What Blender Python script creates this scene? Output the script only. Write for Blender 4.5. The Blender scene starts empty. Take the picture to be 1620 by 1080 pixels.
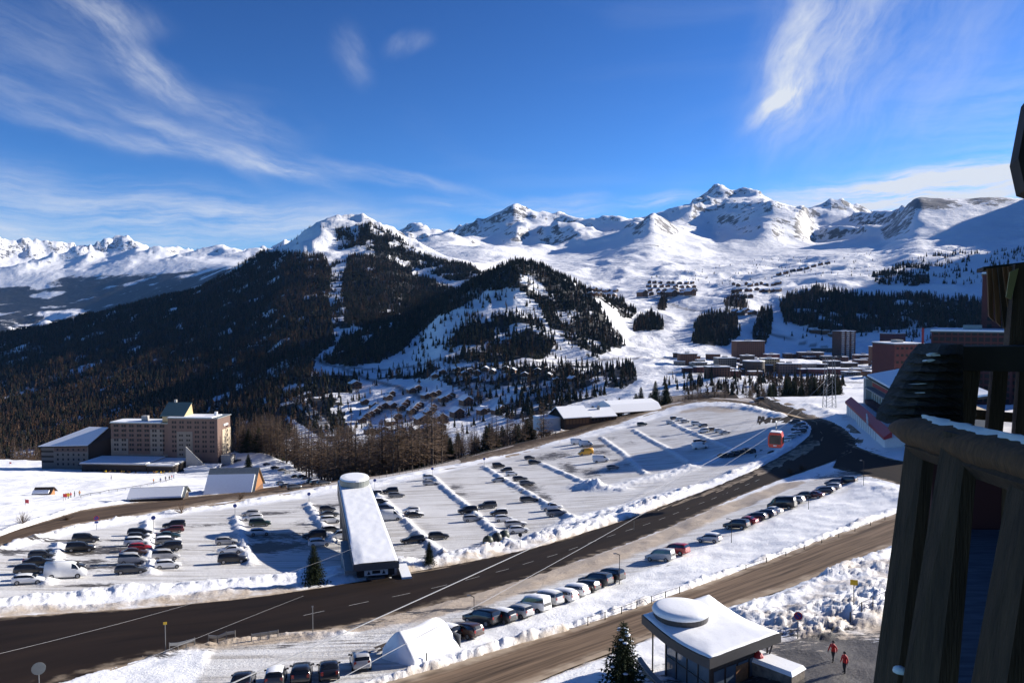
import bpy, bmesh, math, random
import numpy as np
from mathutils import Vector, Matrix, Euler
R = math.radians
rng = np.random.default_rng(7)
random.seed(11)
SC = bpy.context.scene
COL = SC.collection

# ------------------------------------------------------------------ camera
F = 1240.0                      # focal length in photo pixels (1620 wide)
TH = math.atan(50 / F)          # camera looks slightly down
cd = bpy.data.cameras.new('camera'); cam = bpy.data.objects.new('camera', cd); COL.objects.link(cam)
cd.sensor_width = 36.0; cd.lens = 36.0 * F / 1620.0
cd.clip_start = 0.05; cd.clip_end = 80000
cam.location = (0, 0, 0); cam.rotation_euler = (math.pi / 2 - TH, 0, 0)
SC.camera = cam
SC.render.resolution_x = 1024; SC.render.resolution_y = 682

# ------------------------------------------------------------------ world and sun
SUN_AZ = math.atan2(0.905, 0.425)        # clockwise from +Y
SUN_EL = R(19.5)
w = bpy.data.worlds.new('World'); SC.world = w; w.use_nodes = True
nt = w.node_tree; N = nt.nodes; L = nt.links; N.clear()
out = N.new('ShaderNodeOutputWorld'); bg = N.new('ShaderNodeBackground')
sky = N.new('ShaderNodeTexSky'); sky.sky_type = 'NISHITA'; sky.sun_disc = False
sky.sun_elevation = SUN_EL; sky.sun_rotation = SUN_AZ
sky.altitude = 2100; sky.air_density = 1.0; sky.dust_density = 0.25; sky.ozone_density = 2.2
bg.inputs['Strength'].default_value = 0.073
def wn(t, **k):
    n = N.new(t)
    for a, b in k.items(): setattr(n, a, b)
    return n
def wmath(op, a, b=None, c=None, clamp=False):
    n = wn('ShaderNodeMath', operation=op); n.use_clamp = clamp
    for i, v in enumerate((a, b, c)):
        if v is None: continue
        if isinstance(v, (int, float)): n.inputs[i].default_value = v
        else: L.new(v, n.inputs[i])
    return n.outputs[0]
tc = wn('ShaderNodeTexCoord'); sx = wn('ShaderNodeSeparateXYZ'); L.new(tc.outputs['Generated'], sx.inputs[0])
az = wmath('ARCTAN2', sx.outputs[0], sx.outputs[1])
el = wmath('ARCSINE', sx.outputs[2])
def sky_xy(px, py):
    a = math.atan((px - 810) / F); return a, math.atan((490 - py) / F * math.cos(a))
# cirrus: a few grain fields (streaks at different tilts), and for every wisp where it lies:
# centre (as seen), half length, half width, tilt (degrees), strength, grain field
cae = wn('ShaderNodeCombineXYZ'); L.new(az, cae.inputs[0]); L.new(el, cae.inputs[1])
wz = wn('ShaderNodeTexNoise'); wz.inputs['Scale'].default_value = 11; wz.inputs['Detail'].default_value = 4; L.new(cae.outputs[0], wz.inputs['Vector'])
wv = wn('ShaderNodeVectorMath', operation='MULTIPLY_ADD'); L.new(wz.outputs['Color'], wv.inputs[0]); wv.inputs[1].default_value = (.05, .03, 0); L.new(cae.outputs[0], wv.inputs[2])
wv2 = wn('ShaderNodeVectorMath', operation='SUBTRACT'); L.new(wv.outputs[0], wv2.inputs[0]); wv2.inputs[1].default_value = (.025, .015, 0)
def grain(tilt, sx_, sy_, lo, hi, seed):
    m = wn('ShaderNodeMapping', vector_type='TEXTURE'); L.new(wv2.outputs[0], m.inputs[0]); m.inputs['Location'].default_value = (seed, 0, 0); m.inputs['Rotation'].default_value = (0, 0, R(tilt)); m.inputs['Scale'].default_value = (1 / sx_, 1 / sy_, 1)
    n = wn('ShaderNodeTexNoise'); n.inputs['Scale'].default_value = 1.0; n.inputs['Detail'].default_value = 9; n.inputs['Roughness'].default_value = .68; n.inputs['Distortion'].default_value = .1; L.new(m.outputs[0], n.inputs['Vector'])
    g = wn('ShaderNodeMapRange', interpolation_type='SMOOTHSTEP'); L.new(n.outputs[0], g.inputs[0]); g.inputs[1].default_value = lo; g.inputs[2].default_value = hi; return g.outputs[0]
GR = [grain(-38, 11, 34, .22, .80, .3), grain(-14, 7, 36, .22, .80, .7), grain(2, 5, 44, .28, .72, 1.1), grain(58, 9, 30, .16, .80, 1.7)]
WISPS = [
 (178, 24, .085, .026, -6, .30, 0), (205, 78, .10, .034, -46, .40, 0), (262, 130, .07, .030, -28, .36, 0), (40, 70, .14, .05, -5, .22, 1),
 (60, 165, .22, .030, -12, .28, 1), (275, 208, .15, .016, -25, .42, 1), (430, 258, .13, .016, -19, .52, 1), (370, 190, .10, .026, -16, .40, 1),
 (640, 285, .19, .013, -11, .36, 1), (340, 247, .26, .013, -6, .36, 1),
 (120, 335, .46, .055, -2, .5, 2), (430, 348, .34, .030, -2, .46, 2), (745, 330, .10, .011, -4, .42, 2), (90, 378, .34, .018, 0, .5, 2),
 (562, 92, .04, .030, -60, .24, 0), (652, 73, .035, .016, 20, .28, 3),
 (1300, 50, .17, .075, 60, .58, 3), (1246, 110, .12, .030, 76, .52, 3), (1226, 172, .055, .017, 38, .75, 3), (1420, 95, .22, .12, 40, .28, 3),
 (1390, 300, .20, .026, 4, 1.2, 2), (1560, 280, .18, .028, 6, 1.2, 2), (1470, 322, .30, .016, 0, .8, 2), (1045, 317, .07, .010, 2, .8, 2), (890, 327, .09, .022, 0, .5, 2), (1620, 200, .20, .10, 0, .26, 2),
]
tot = None
for px_, py_, hl, hw, tilt, st_, gi_ in WISPS:
    a0, e0 = sky_xy(px_, py_)
    m = wn('ShaderNodeMapping', vector_type='TEXTURE'); L.new(wv2.outputs[0], m.inputs[0]); m.inputs['Location'].default_value = (a0, e0, 0); m.inputs['Rotation'].default_value = (0, 0, R(tilt)); m.inputs['Scale'].default_value = (hl, hw, 1)
    ln = wn('ShaderNodeVectorMath', operation='LENGTH'); L.new(m.outputs[0], ln.inputs[0])
    mr_ = wn('ShaderNodeMapRange', interpolation_type='SMOOTHERSTEP'); L.new(ln.outputs['Value'], mr_.inputs[0]); mr_.inputs[1].default_value = 1.25; mr_.inputs[2].default_value = 0.0; mr_.inputs[3].default_value = 0; mr_.inputs[4].default_value = st_
    tot = wmath('MULTIPLY', mr_.outputs[0], GR[gi_]) if tot is None else wmath('MULTIPLY_ADD', mr_.outputs[0], GR[gi_], tot)
# thin generic cirrus over the whole dome, as in the part of the sky in view
mp = wn('ShaderNodeMapping'); L.new(tc.outputs['Generated'], mp.inputs[0]); mp.inputs['Scale'].default_value = (1.5, 1.5, 7)
nz = wn('ShaderNodeTexNoise'); nz.inputs['Scale'].default_value = 1.6; nz.inputs['Detail'].default_value = 8; nz.inputs['Distortion'].default_value = 0.8; L.new(mp.outputs[0], nz.inputs[0])
mr = wn('ShaderNodeMapRange', interpolation_type='SMOOTHSTEP'); L.new(nz.outputs[0], mr.inputs[0]); mr.inputs[1].default_value = .5; mr.inputs[2].default_value = .85
tot = wmath('ADD', tot, wmath('MULTIPLY', mr.outputs[0], .10))
tot = wmath('MULTIPLY', tot, 1.0, clamp=True)
mx = wn('ShaderNodeMix', data_type='RGBA'); L.new(tot, mx.inputs['Factor'])
# sky colour: a little deeper and bluer, as through the dry mountain air
gm = wn('ShaderNodeGamma'); gm.inputs[1].default_value = 1.5; L.new(sky.outputs[0], gm.inputs[0])
hs = wn('ShaderNodeMix', data_type='RGBA', blend_type='MULTIPLY'); hs.inputs[0].default_value = 1.0; hs.inputs['B'].default_value = (.205, .325, .45, 1)
L.new(gm.outputs[0], hs.inputs['A']); L.new(hs.outputs['Result'], mx.inputs['A'])
w.cycles.sampling_method = 'MANUAL'; w.cycles.sample_map_resolution = 256
mx.inputs['B'].default_value = (5.2, 5.5, 6.0, 1)
L.new(mx.outputs['Result'], bg.inputs['Color']); L.new(bg.outputs[0], out.inputs['Surface'])

sd = bpy.data.lights.new('sun', 'SUN'); sun = bpy.data.objects.new('sun', sd); COL.objects.link(sun)
sd.energy = 5.0; sd.angle = R(0.53); sd.color = (1.0, .93, .83)
SUNV = Vector((math.sin(SUN_AZ) * math.cos(SUN_EL), math.cos(SUN_AZ) * math.cos(SUN_EL), math.sin(SUN_EL)))
sun.rotation_euler = SUNV.to_track_quat('Z', 'Y').to_euler(); sun.location = SUNV * 300
vs = SC.view_settings; vs.view_transform = 'Standard'; vs.look = 'None'; vs.gamma = 1.0; vs.use_curve_mapping = False
vs.exposure = 1.0
SC.cycles.max_bounces = 6; SC.cycles.diffuse_bounces = 2; SC.cycles.glossy_bounces = 2; SC.cycles.transmission_bounces = 4; SC.cycles.transparent_max_bounces = 6; SC.cycles.volume_bounces = 0
SC.cycles.use_denoising = True
try: SC.cycles.denoiser = 'OPENIMAGEDENOISE'
except Exception: pass
SC.cycles.caustics_reflective = False; SC.cycles.caustics_refractive = False

# ------------------------------------------------------------------ photo pixel <-> world
CT, ST = math.cos(TH), math.sin(TH)
def ray(px, py):
    u = (px - 810) / F; v = (540 - py) / F
    y = CT + v * ST; z = -ST + v * CT
    return u / y, z / y                       # x and z per metre of depth
def zpy(py, d): return ray(810, py)[1] * d
def P(px, py, d):
    a, b = ray(px, py); return Vector((a * d, d, b * d))
def proj(x, y, z):
    # arrays ok
    f = y * CT - z * ST; v = y * ST + z * CT
    return 810 + F * x / f, 540 - F * v / f

# ------------------------------------------------------------------ noise
_perm = np.random.default_rng(3).permutation(256); _perm = np.concatenate([_perm, _perm, _perm[:2]])
_ang = np.random.default_rng(4).random(256) * 2 * np.pi; _gx, _gy = np.cos(_ang), np.sin(_ang)
def perlin(x, y):
    xi = np.floor(x).astype(np.int64); yi = np.floor(y).astype(np.int64)
    xf = x - xi; yf = y - yi; xi &= 255; yi &= 255
    u = xf * xf * xf * (xf * (xf * 6 - 15) + 10); v = yf * yf * yf * (yf * (yf * 6 - 15) + 10)
    def g(ix, iy, dx, dy):
        h = _perm[_perm[ix & 255] + (iy & 255)]; return _gx[h] * dx + _gy[h] * dy
    a = g(xi, yi, xf, yf); b = g(xi + 1, yi, xf - 1, yf); c = g(xi, yi + 1, xf, yf - 1); d = g(xi + 1, yi + 1, xf - 1, yf - 1)
    return (a + u * (b - a)) * (1 - v) + (c + u * (d - c)) * v
def fbm(x, y, o=4, lac=2.03, gain=.5):
    s = 0; a = 1
    for i in range(o):
        s = s + a * perlin(x + 17.3 * i, y - 9.1 * i); x = x * lac; y = y * lac; a *= gain
    return s
def ridged(x, y, o=5, gain=.5):
    s = 0; a = 1; wgt = 1
    for i in range(o):
        n = 1 - np.abs(perlin(x + 31.7 * i, y + 11.9 * i)) * 1.7; n = n * n; n = n * wgt; wgt = np.clip(n * 1.5, 0, 1)
        s = s + a * n; x = x * 2.07; y = y * 2.07; a *= gain
    return s - 0.9
def sstep(a, b, x):
    t = np.clip((x - a) / (b - a), 0, 1); return t * t * (3 - 2 * t)
# ------------------------------------------------------------------ base terrain
QC = [4.76595661e-02, -1.86038596e-01, -2.04490161e+01, 5.54851018e-04, 2.25082060e-05, 2.23114779e-04]
def quad(x, y): return QC[0]*x + QC[1]*y + QC[2] + QC[3]*x*x + QC[4]*x*y + QC[5]*y*y
cps = []
for d in (40, 60, 85, 115, 150, 190, 240, 300):
    for u in (-.75, -.5, -.25, 0, .2, .4, .6, .8):
        if d > 170 and u < -.3: continue
        if d > 200 and u < -.2: continue
        if d >= 240 and u > .5: continue
        cps.append((u * d, d, quad(u * d, d)))
for q in [(0,830,166),(0,800,205),(0,770,290),(100,790,232),(100,765,305),(250,792,222),(250,772,285),(270,757,330),(30,745,400),(0,730,520),(-200,735,520),(-200,800,205),(100,736,500),(200,740,485),(270,743,470),(350,735,480),(400,712,500),(430,738,440),(470,757,385),(515,765,305),(400,772,262),(610,752,262),(700,731,300),(800,703,340),(860,690,356),(950,664,390),(1030,648,412),(1100,629,425),(1200,627,405),(1300,627,398),(1400,622,400),(1300,660,320),(1390,650,297),(1430,725,200),(1500,640,300),(1600,640,300),(1700,640,300)]:
    p = P(*q); cps.append(tuple(p))
cps = np.array(cps)
def tps_fit(c):
    n = len(c); X = c[:, :2] / 100; d2 = ((X[:, None] - X[None]) ** 2).sum(-1)
    K = np.where(d2 > 0, d2 * np.log(np.sqrt(d2) + 1e-12), 0) + np.eye(n) * .01
    Pm = np.c_[np.ones(n), X]; A = np.block([[K, Pm], [Pm.T, np.zeros((3, 3))]])
    return X, np.linalg.solve(A, np.r_[c[:, 2], 0, 0, 0])
TX, TW = tps_fit(cps)
def tps(x, y):
    x = x / 100; y = y / 100; s = TW[-3] + TW[-2] * x + TW[-1] * y
    for (a, b), wv in zip(TX, TW[:-3]):
        d2 = (x - a) ** 2 + (y - b) ** 2; s = s + wv * .5 * d2 * np.log(d2 + 1e-12)
    return s
# what lies beyond the near ground: per photo column, (distance, photo row)
COLS = {
-250: [(560,0),(700,800),(950,790),(1000,760),(1700,660),(2300,590),(2600,575),(3000,600),(8000,520),(9500,480),(11000,430),(13000,380),(16000,420),(32000,430)],
0:    [(540,0),(650,752),(880,765),(1000,715),(1700,612),(2150,545),(2300,529),(2700,560),(6500,550),(9000,500),(10500,445),(12000,405),(13000,387),(16000,420),(32000,430)],
104:  [(520,0),(650,755),(870,765),(1000,708),(1500,618),(2000,545),(2330,506),(2700,545),(6500,555),(9000,495),(10500,440),(12000,408),(13000,390),(16000,420),(32000,430)],
207:  [(510,0),(650,755),(860,755),(1000,700),(1450,608),(2000,525),(2380,483),(2800,530),(6500,550),(8700,490),(10000,440),(11500,405),(13000,385),(16000,420),(32000,430)],
311:  [(510,0),(650,755),(860,745),(1000,690),(1450,590),(2000,500),(2430,456),(2900,500),(6800,520),(9000,450),(10500,415),(12000,400),(13000,392),(16000,420),(32000,430)],
363:  [(510,0),(650,745),(860,735),(1000,680),(1450,580),(2000,485),(2480,430),(2900,470),(7000,470),(9500,420),(11500,405),(13000,389),(16000,420),(32000,430)],
415:  [(490,0),(620,735),(840,705),(1000,660),(1300,598),(1900,490),(2300,430),(2580,397),(3100,440),(8000,430),(11000,410),(13000,387),(16000,420),(32000,430)],
450:  [(450,0),(600,735),(820,700),(1000,648),(1200,606),(1800,490),(2300,412),(2620,380),(3100,430),(8000,430),(12000,410),(14000,392),(32000,430)],
485:  [(385,0),(540,748),(800,708),(1000,640),(1200,596),(1500,540),(1900,470),(2300,402),(2660,355),(3100,420),(8000,430),(12000,410),(14000,395),(32000,430)],
520:  [(310,0),(480,758),(780,712),(960,650),(1150,600),(1300,573),(1600,515),(2000,450),(2350,396),(2700,336),(3200,420),(6000,400),(9000,385),(32000,430)],
545:  [(275,0),(450,758),(750,712),(950,655),(1150,600),(1300,570),(1600,510),(2000,450),(2350,398),(2600,352),(2720,334),(3200,420),(6000,400),(9000,380),(32000,430)],
580:  [(270,0),(450,756),(750,712),(930,662),(1120,602),(1280,570),(1550,515),(1950,455),(2300,402),(2600,352),(2710,337),(3200,420),(6000,390),(9000,375),(32000,430)],
615:  [(272,0),(450,754),(720,712),(900,672),(1100,602),(1250,572),(1500,522),(1900,462),(2300,412),(2550,368),(2660,353),(3200,425),(6000,380),(9000,370),(32000,430)],
660:  [(285,0),(450,748),(700,708),(900,668),(1100,598),(1220,568),(1400,540),(1600,512),(2000,468),(2350,424),(2580,383),(3000,430),(6000,372),(8000,360),(32000,430)],
700:  [(300,0),(450,738),(700,702),(900,662),(1080,588),(1180,558),(1330,512),(1480,482),(1600,476),(1800,490),(2100,455),(2480,402),(2800,425),(4200,398),(5500,378),(7000,372),(9000,380),(32000,430)],
760:  [(322,0),(450,722),(680,692),(880,660),(1050,585),(1150,558),(1300,505),(1450,455),(1580,438),(1750,460),(2150,440),(2480,420),(3200,414),(4200,392),(5500,375),(6300,352),(8000,400),(32000,430)],
815:  [(338,0),(450,710),(680,682),(880,645),(1050,580),(1150,558),(1300,498),(1450,430),(1550,412),(1750,450),(2300,450),(3000,425),(4500,392),(5500,365),(6500,327),(8000,380),(32000,430)],
870:  [(358,0),(480,700),(700,665),(900,630),(1050,577),(1150,560),(1300,505),(1450,450),(1550,427),(1750,470),(2400,455),(3200,425),(4500,400),(5500,365),(6500,342),(8000,380),(32000,430)],
940:  [(388,0),(520,695),(750,650),(950,600),(1080,572),(1180,556),(1320,520),(1430,482),(1530,462),(1750,482),(2300,462),(3000,432),(4000,402),(5000,372),(6000,350),(8000,390),(32000,430)],
1000: [(412,0),(550,680),(800,620),(1000,585),(1120,570),(1250,556),(1400,528),(1600,497),(1900,472),(2400,455),(3000,425),(4000,385),(4800,362),(5500,348),(7000,370),(9000,390),(32000,430)],
1030: [(420,0),(550,676),(800,615),(1000,582),(1130,568),(1280,550),(1450,520),(1650,493),(1920,466),(2300,455),(2800,430),(3500,400),(4200,372),(4800,341),(5400,360),(7000,335),(9000,390),(32000,430)],
1075: [(425,0),(550,668),(800,610),(1000,580),(1150,565),(1300,547),(1500,515),(1700,488),(1950,462),(2300,454),(2800,430),(3500,408),(4500,378),(5500,345),(6600,319),(7500,340),(9000,390),(32000,430)],
1130: [(418,0),(520,655),(800,602),(1000,578),(1150,564),(1300,547),(1500,511),(1700,481),(2000,462),(2400,450),(3000,426),(4000,406),(5000,372),(6000,338),(7000,305),(7500,295),(9000,360),(32000,430)],
1170: [(408,0),(520,652),(800,602),(1000,580),(1180,566),(1320,548),(1500,512),(1720,478),(2050,458),(2500,445),(3100,422),(4000,404),(4800,372),(5300,340),(6300,320),(7200,305),(9000,360),(32000,430)],
1215: [(404,0),(520,648),(800,602),(1000,582),(1200,568),(1360,547),(1550,507),(1800,470),(2200,450),(2700,432),(3500,412),(4300,390),(4700,360),(5000,332),(5300,325),(6500,314),(7000,308),(9000,360),(32000,430)],
1262: [(400,0),(510,640),(800,600),(1050,583),(1250,568),(1420,545),(1600,503),(1900,457),(2300,440),(2800,421),(3500,406),(4500,388),(4800,364),(5000,330),(5200,323),(5500,345),(7000,330),(9000,360),(32000,430)],
1285: [(400,0),(500,636),(800,600),(1050,583),(1250,568),(1430,545),(1600,501),(1900,452),(2300,437),(2800,419),(3500,403),(4500,388),(5200,372),(6000,345),(6600,329),(9000,360),(32000,430)],
1327: [(400,0),(500,632),(800,602),(1050,584),(1250,570),(1430,545),(1650,497),(1920,447),(2300,430),(2800,414),(3500,400),(4500,384),(5500,355),(6500,321),(9000,360),(32000,430)],
1395: [(400,0),(600,620),(1000,586),(1250,568),(1450,542),(1700,490),(1950,442),(2300,424),(2800,408),(3500,395),(4500,372),(5500,345),(6000,335),(9000,360),(32000,430)],
1446: [(390,0),(600,612),(1000,584),(1250,566),(1450,538),(1700,486),(2000,436),(2400,407),(2900,392),(3500,376),(4000,345),(4250,317),(4600,312),(5200,335),(9000,360),(32000,430)],
1530: [(390,0),(600,610),(1000,582),(1250,564),(1450,535),(1700,484),(2000,438),(2400,402),(2900,388),(3400,372),(3900,345),(4250,318),(4600,313),(5200,335),(9000,360),(32000,430)],
1620: [(390,0),(600,610),(1000,582),(1250,564),(1450,535),(1700,484),(2000,436),(2400,400),(2900,385),(3400,368),(3900,340),(4300,314),(5200,335),(9000,360),(32000,430)],
1750: [(390,0),(600,610),(1000,582),(1250,564),(1450,530),(1700,475),(2000,410),(2400,350),(2900,300),(3400,260),(3900,240),(4300,235),(5200,300),(9000,360),(32000,430)],
1900: [(390,0),(600,610),(1000,575),(1400,480),(1877,345),(2316,265),(2676,245),(3110,235),(3900,255),(5000,290),(9000,360),(32000,430)],
2112: [(390,0),(600,595),(1000,500),(1400,305),(1877,174),(2091,89),(2316,67),(2676,70),(3110,92),(3900,205),(5000,285),(9000,360),(32000,430)],
2500: [(390,0),(600,590),(1000,500),(1400,330),(1877,203),(2091,120),(2316,100),(2676,93),(3110,110),(3900,215),(5000,285),(9000,360),(32000,430)],
}
NU, NS = 501, 760
U0, U1 = -1.1, 1.4; S0, S1 = math.log(34), math.log(30000)
ug = np.linspace(U0, U1, NU); sg = np.linspace(S0, S1, NS); Yg = np.exp(sg)
pxs = np.array(sorted(COLS)); ucol = (pxs - 810) / F
nearZ = np.empty((NS, NU))
near_rows = Yg < 760
nearZ[near_rows] = tps(ug[None, :] * Yg[near_rows][:, None], np.repeat(Yg[near_rows][:, None], NU, 1))
nearPY = 540 - F * np.tan(np.arctan2(nearZ, Yg[:, None]) + TH)
far_cols = []; yn = []
for px in pxs:
    k = COLS[px]; d0 = k[0][0]; yn.append(d0)
    i = int(np.argmin(np.abs(ug - (px - 810) / F))); j = int(np.argmin(np.abs(Yg - d0)))
    pts = [(d0, nearPY[j, i])] + k[1:]
    far_cols.append(np.interp(sg, np.log([a for a, b in pts]), [b for a, b in pts]))
far_cols = np.array(far_cols)                       # columns x rows
farPY = np.empty((NS, NU))
for j in range(NS): farPY[j] = np.interp(ug, ucol, far_cols[:, j])
ynu = np.interp(ug, ucol, yn)
PYg = np.where(Yg[:, None] <= ynu[None, :], nearPY, farPY)
BZ = np.tan(-np.arctan((PYg - 540) / F) - TH) * Yg[:, None]
def blur(a, k, ax, n=1):
    for _ in range(n):
        b = np.pad(a, [(k, k) if i == ax else (0, 0) for i in range(2)], mode='edge'); c = np.cumsum(b, ax)
        c = np.concatenate([np.zeros_like(np.take(c, [0], ax)), c], ax)
        a = (np.take(c, range(2*k+1, c.shape[ax]), ax) - np.take(c, range(0, c.shape[ax]-2*k-1), ax)) / (2*k+1)
    return a
fr = sstep(240, 520, Yg)[:, None]
BZb = blur(blur(BZ, 2, 0, 1), 1, 1, 1)
frm = np.clip(sstep(-14, 30, Yg[:, None] - ynu[None, :]) , 0, 1)
BZ = BZ * (1 - frm) + BZb * frm
def samp(G, x, y, u0=U0, u1=U1, s0=S0, s1=S1):
    nS, nU = G.shape
    fu = (np.asarray(x) / np.asarray(y) - u0) / (u1 - u0) * (nU - 1); fs = (np.log(np.maximum(y, 1e-3)) - s0) / (s1 - s0) * (nS - 1)
    fu = np.clip(fu, 0, nU - 1.001); fs = np.clip(fs, 0, nS - 1.001)
    iu = fu.astype(int); js = fs.astype(int); a = fu - iu; b = fs - js
    return (G[js, iu] * (1 - a) + G[js, iu + 1] * a) * (1 - b) + (G[js + 1, iu] * (1 - a) + G[js + 1, iu + 1] * a) * b
def bz(x, y): return samp(BZ, x, y)
_dd = np.exp(np.linspace(math.log(36), math.log(29000), 5200))
def hit(px, py, lift=0.0, dmin=36, dmax=29000, zf=None):
    a, b = ray(px, py); m = (_dd >= dmin) & (_dd <= dmax); d = _dd[m]
    g = (zf or bz)(a * d, d) + lift - b * d
    k = np.argmax(g > 0)
    if g[k] <= 0: k = len(d) - 1
    if k == 0: t = d[0]
    else:
        t = d[k-1] + (d[k] - d[k-1]) * (-g[k-1]) / (g[k] - g[k-1] + 1e-9)
    return Vector((a * t, t, b * t))
def pl(pts): return np.array([hit(*p)[:2] for p in pts])         # pixel polyline -> ground plan
# ------------------------------------------------------------------ materials
MATS = {}
def new_mat(name):
    m = bpy.data.materials.new(name); m.use_nodes = True; MATS[name] = m
    return m, m.node_tree.nodes, m.node_tree.links, m.node_tree.nodes['Principled BSDF']
def simple(name, col, rough=.7, var=.12, scale=3.0, metal=0.0, bump=0.0, bscale=None, spec=None, coat=0.0, coords='Object', rnd=0.0, stretch=None):
    if name in MATS: return MATS[name]
    m, n, l, b = new_mat(name)
    b.inputs['Roughness'].default_value = rough; b.inputs['Metallic'].default_value = metal
    if spec is not None: b.inputs['Specular IOR Level'].default_value = spec
    if coat: b.inputs['Coat Weight'].default_value = coat; b.inputs['Coat Roughness'].default_value = .06
    t = n.new('ShaderNodeTexCoord'); mp = n.new('ShaderNodeMapping'); l.new(t.outputs[coords], mp.inputs[0])
    if stretch: mp.inputs['Scale'].default_value = stretch
    no = n.new('ShaderNodeTexNoise'); no.inputs['Scale'].default_value = scale; no.inputs['Detail'].default_value = 5; l.new(mp.outputs[0], no.inputs[0])
    mr = n.new('ShaderNodeMapRange'); l.new(no.outputs[0], mr.inputs[0]); mr.inputs[1].default_value = .25; mr.inputs[2].default_value = .75; mr.inputs[3].default_value = 1 - var; mr.inputs[4].default_value = 1 + var
    mx = n.new('ShaderNodeMix'); mx.data_type = 'RGBA'; mx.blend_type = 'MULTIPLY'; mx.inputs[0].default_value = 1; mx.inputs['A'].default_value = (*col, 1)
    fac = mr.outputs[0]
    if rnd:
        oi = n.new('ShaderNodeObjectInfo'); r2 = n.new('ShaderNodeMapRange'); l.new(oi.outputs['Random'], r2.inputs[0]); r2.inputs[3].default_value = 1 - rnd; r2.inputs[4].default_value = 1 + rnd
        mm = n.new('ShaderNodeMath'); mm.operation = 'MULTIPLY'; l.new(fac, mm.inputs[0]); l.new(r2.outputs[0], mm.inputs[1]); fac = mm.outputs[0]
    cb = n.new('ShaderNodeCombineColor'); [l.new(fac, cb.inputs[i]) for i in range(3)]
    l.new(cb.outputs[0], mx.inputs['B']); l.new(mx.outputs['Result'], b.inputs['Base Color'])
    if bump:
        bn = n.new('ShaderNodeTexNoise'); bn.inputs['Scale'].default_value = bscale or scale * 4; bn.inputs['Detail'].default_value = 6; l.new(mp.outputs[0], bn.inputs[0])
        bp = n.new('ShaderNodeBump'); bp.inputs['Strength'].default_value = bump; bp.inputs['Distance'].default_value = .05; l.new(bn.outputs[0], bp.inputs['Height']); l.new(bp.outputs[0], b.inputs['Normal'])
    return m
SNOW = simple('snow', (.87, .88, .90), .55, .03, 1.5, bump=.25, bscale=4, coords='Object')
def near_ground_mat():
    m, n, l, b = new_mat('snowy_ground'); b.inputs['Roughness'].default_value = .6
    geo = n.new('ShaderNodeNewGeometry'); at = n.new('ShaderNodeAttribute'); at.attribute_name = 'zone'
    sp = n.new('ShaderNodeSeparateColor'); l.new(at.outputs['Color'], sp.inputs[0])
    def noise(sc, det=6, rough=.55, st=None):
        x = n.new('ShaderNodeTexNoise'); x.inputs['Scale'].default_value = sc; x.inputs['Detail'].default_value = det; x.inputs['Roughness'].default_value = rough
        if st:
            mp = n.new('ShaderNodeMapping'); mp.inputs['Scale'].default_value = st[0]; mp.inputs['Rotation'].default_value = (0, 0, st[1]); l.new(geo.outputs['Position'], mp.inputs[0]); l.new(mp.outputs[0], x.inputs[0])
        else: l.new(geo.outputs['Position'], x.inputs[0])
        return x.outputs[0]
    def thr(att, no, gain=1.0, soft=.18):
        # patches: attribute decides how much of the noise shows through
        a = n.new('ShaderNodeMath'); a.operation = 'MULTIPLY_ADD'; l.new(att, a.inputs[0]); a.inputs[1].default_value = gain; l.new(no, a.inputs[2])
        r = n.new('ShaderNodeMapRange'); r.interpolation_type = 'SMOOTHSTEP'; l.new(a.outputs[0], r.inputs[0]); r.inputs[1].default_value = .78 - soft / 2; r.inputs[2].default_value = .78 + soft
        return r.outputs[0]
    def mix(f, a, c):
        x = n.new('ShaderNodeMix'); x.data_type = 'RGBA'
        if isinstance(f, float): x.inputs[0].default_value = f
        else: l.new(f, x.inputs[0])
        for s, v in (('A', a), ('B', c)):
            if isinstance(v, tuple): x.inputs[s].default_value = (*v, 1)
            else: l.new(v, x.inputs[s])
        return x.outputs['Result']
    n1 = noise(.35, 7); n2 = noise(1.6, 6, .65, ((.35, 1.3, 1), R(-25))); n3 = noise(6, 4)
    lot = mix(n3, (.62, .61, .595), (.77, .765, .76))
    def mul(a_, b_):
        x = n.new('ShaderNodeMath'); x.operation = 'MULTIPLY'; l.new(a_, x.inputs[0]); l.new(b_, x.inputs[1]); return x.outputs[0]
    def win(v_, lo, hi):
        r = n.new('ShaderNodeMapRange'); r.interpolation_type = 'SMOOTHSTEP'; l.new(v_, r.inputs[0]); r.inputs[1].default_value = lo; r.inputs[2].default_value = hi; return r.outputs[0]
    lot = mix(mul(win(noise(.5, 8, .7, ((.10, 1.6, 1), R(-30))), .42, .62), win(noise(.05, 4), .30, .55)), lot, (.42, .395, .365))
    lot = mix(mul(win(noise(.8, 9, .75, ((.12, 1.3, 1), R(-36))), .53, .64), win(noise(.07, 5), .48, .62)), lot, (.16, .14, .125))
    base = mix(sp.outputs[2], (.88, .885, .90), lot)
    sand = mix(n2, (.30, .21, .13), (.62, .54, .44))
    c = mix(thr(sp.outputs[1], n1, .9, .35), base, sand)
    dark = mix(n3, (.030, .027, .025), (.10, .088, .078))
    dn = win(noise(.8, 10, .74, ((.55, 1.5, 1), R(-28))), .30, .70); da = n.new('ShaderNodeMath'); da.operation = 'MULTIPLY_ADD'; l.new(sp.outputs[0], da.inputs[0]); da.inputs[1].default_value = .95; l.new(mul(dn, win(sp.outputs[0], .0, .05)), da.inputs[2])
    c = mix(win(da.outputs[0], .84, 1.06), c, dark)
    l.new(c, b.inputs['Base Color'])
    bp = n.new('ShaderNodeBump'); bp.inputs['Strength'].default_value = .8; bp.inputs['Distance'].default_value = .16; l.new(noise(2.6, 10, .68), bp.inputs['Height']); l.new(bp.outputs[0], b.inputs['Normal'])
    return m
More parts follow.
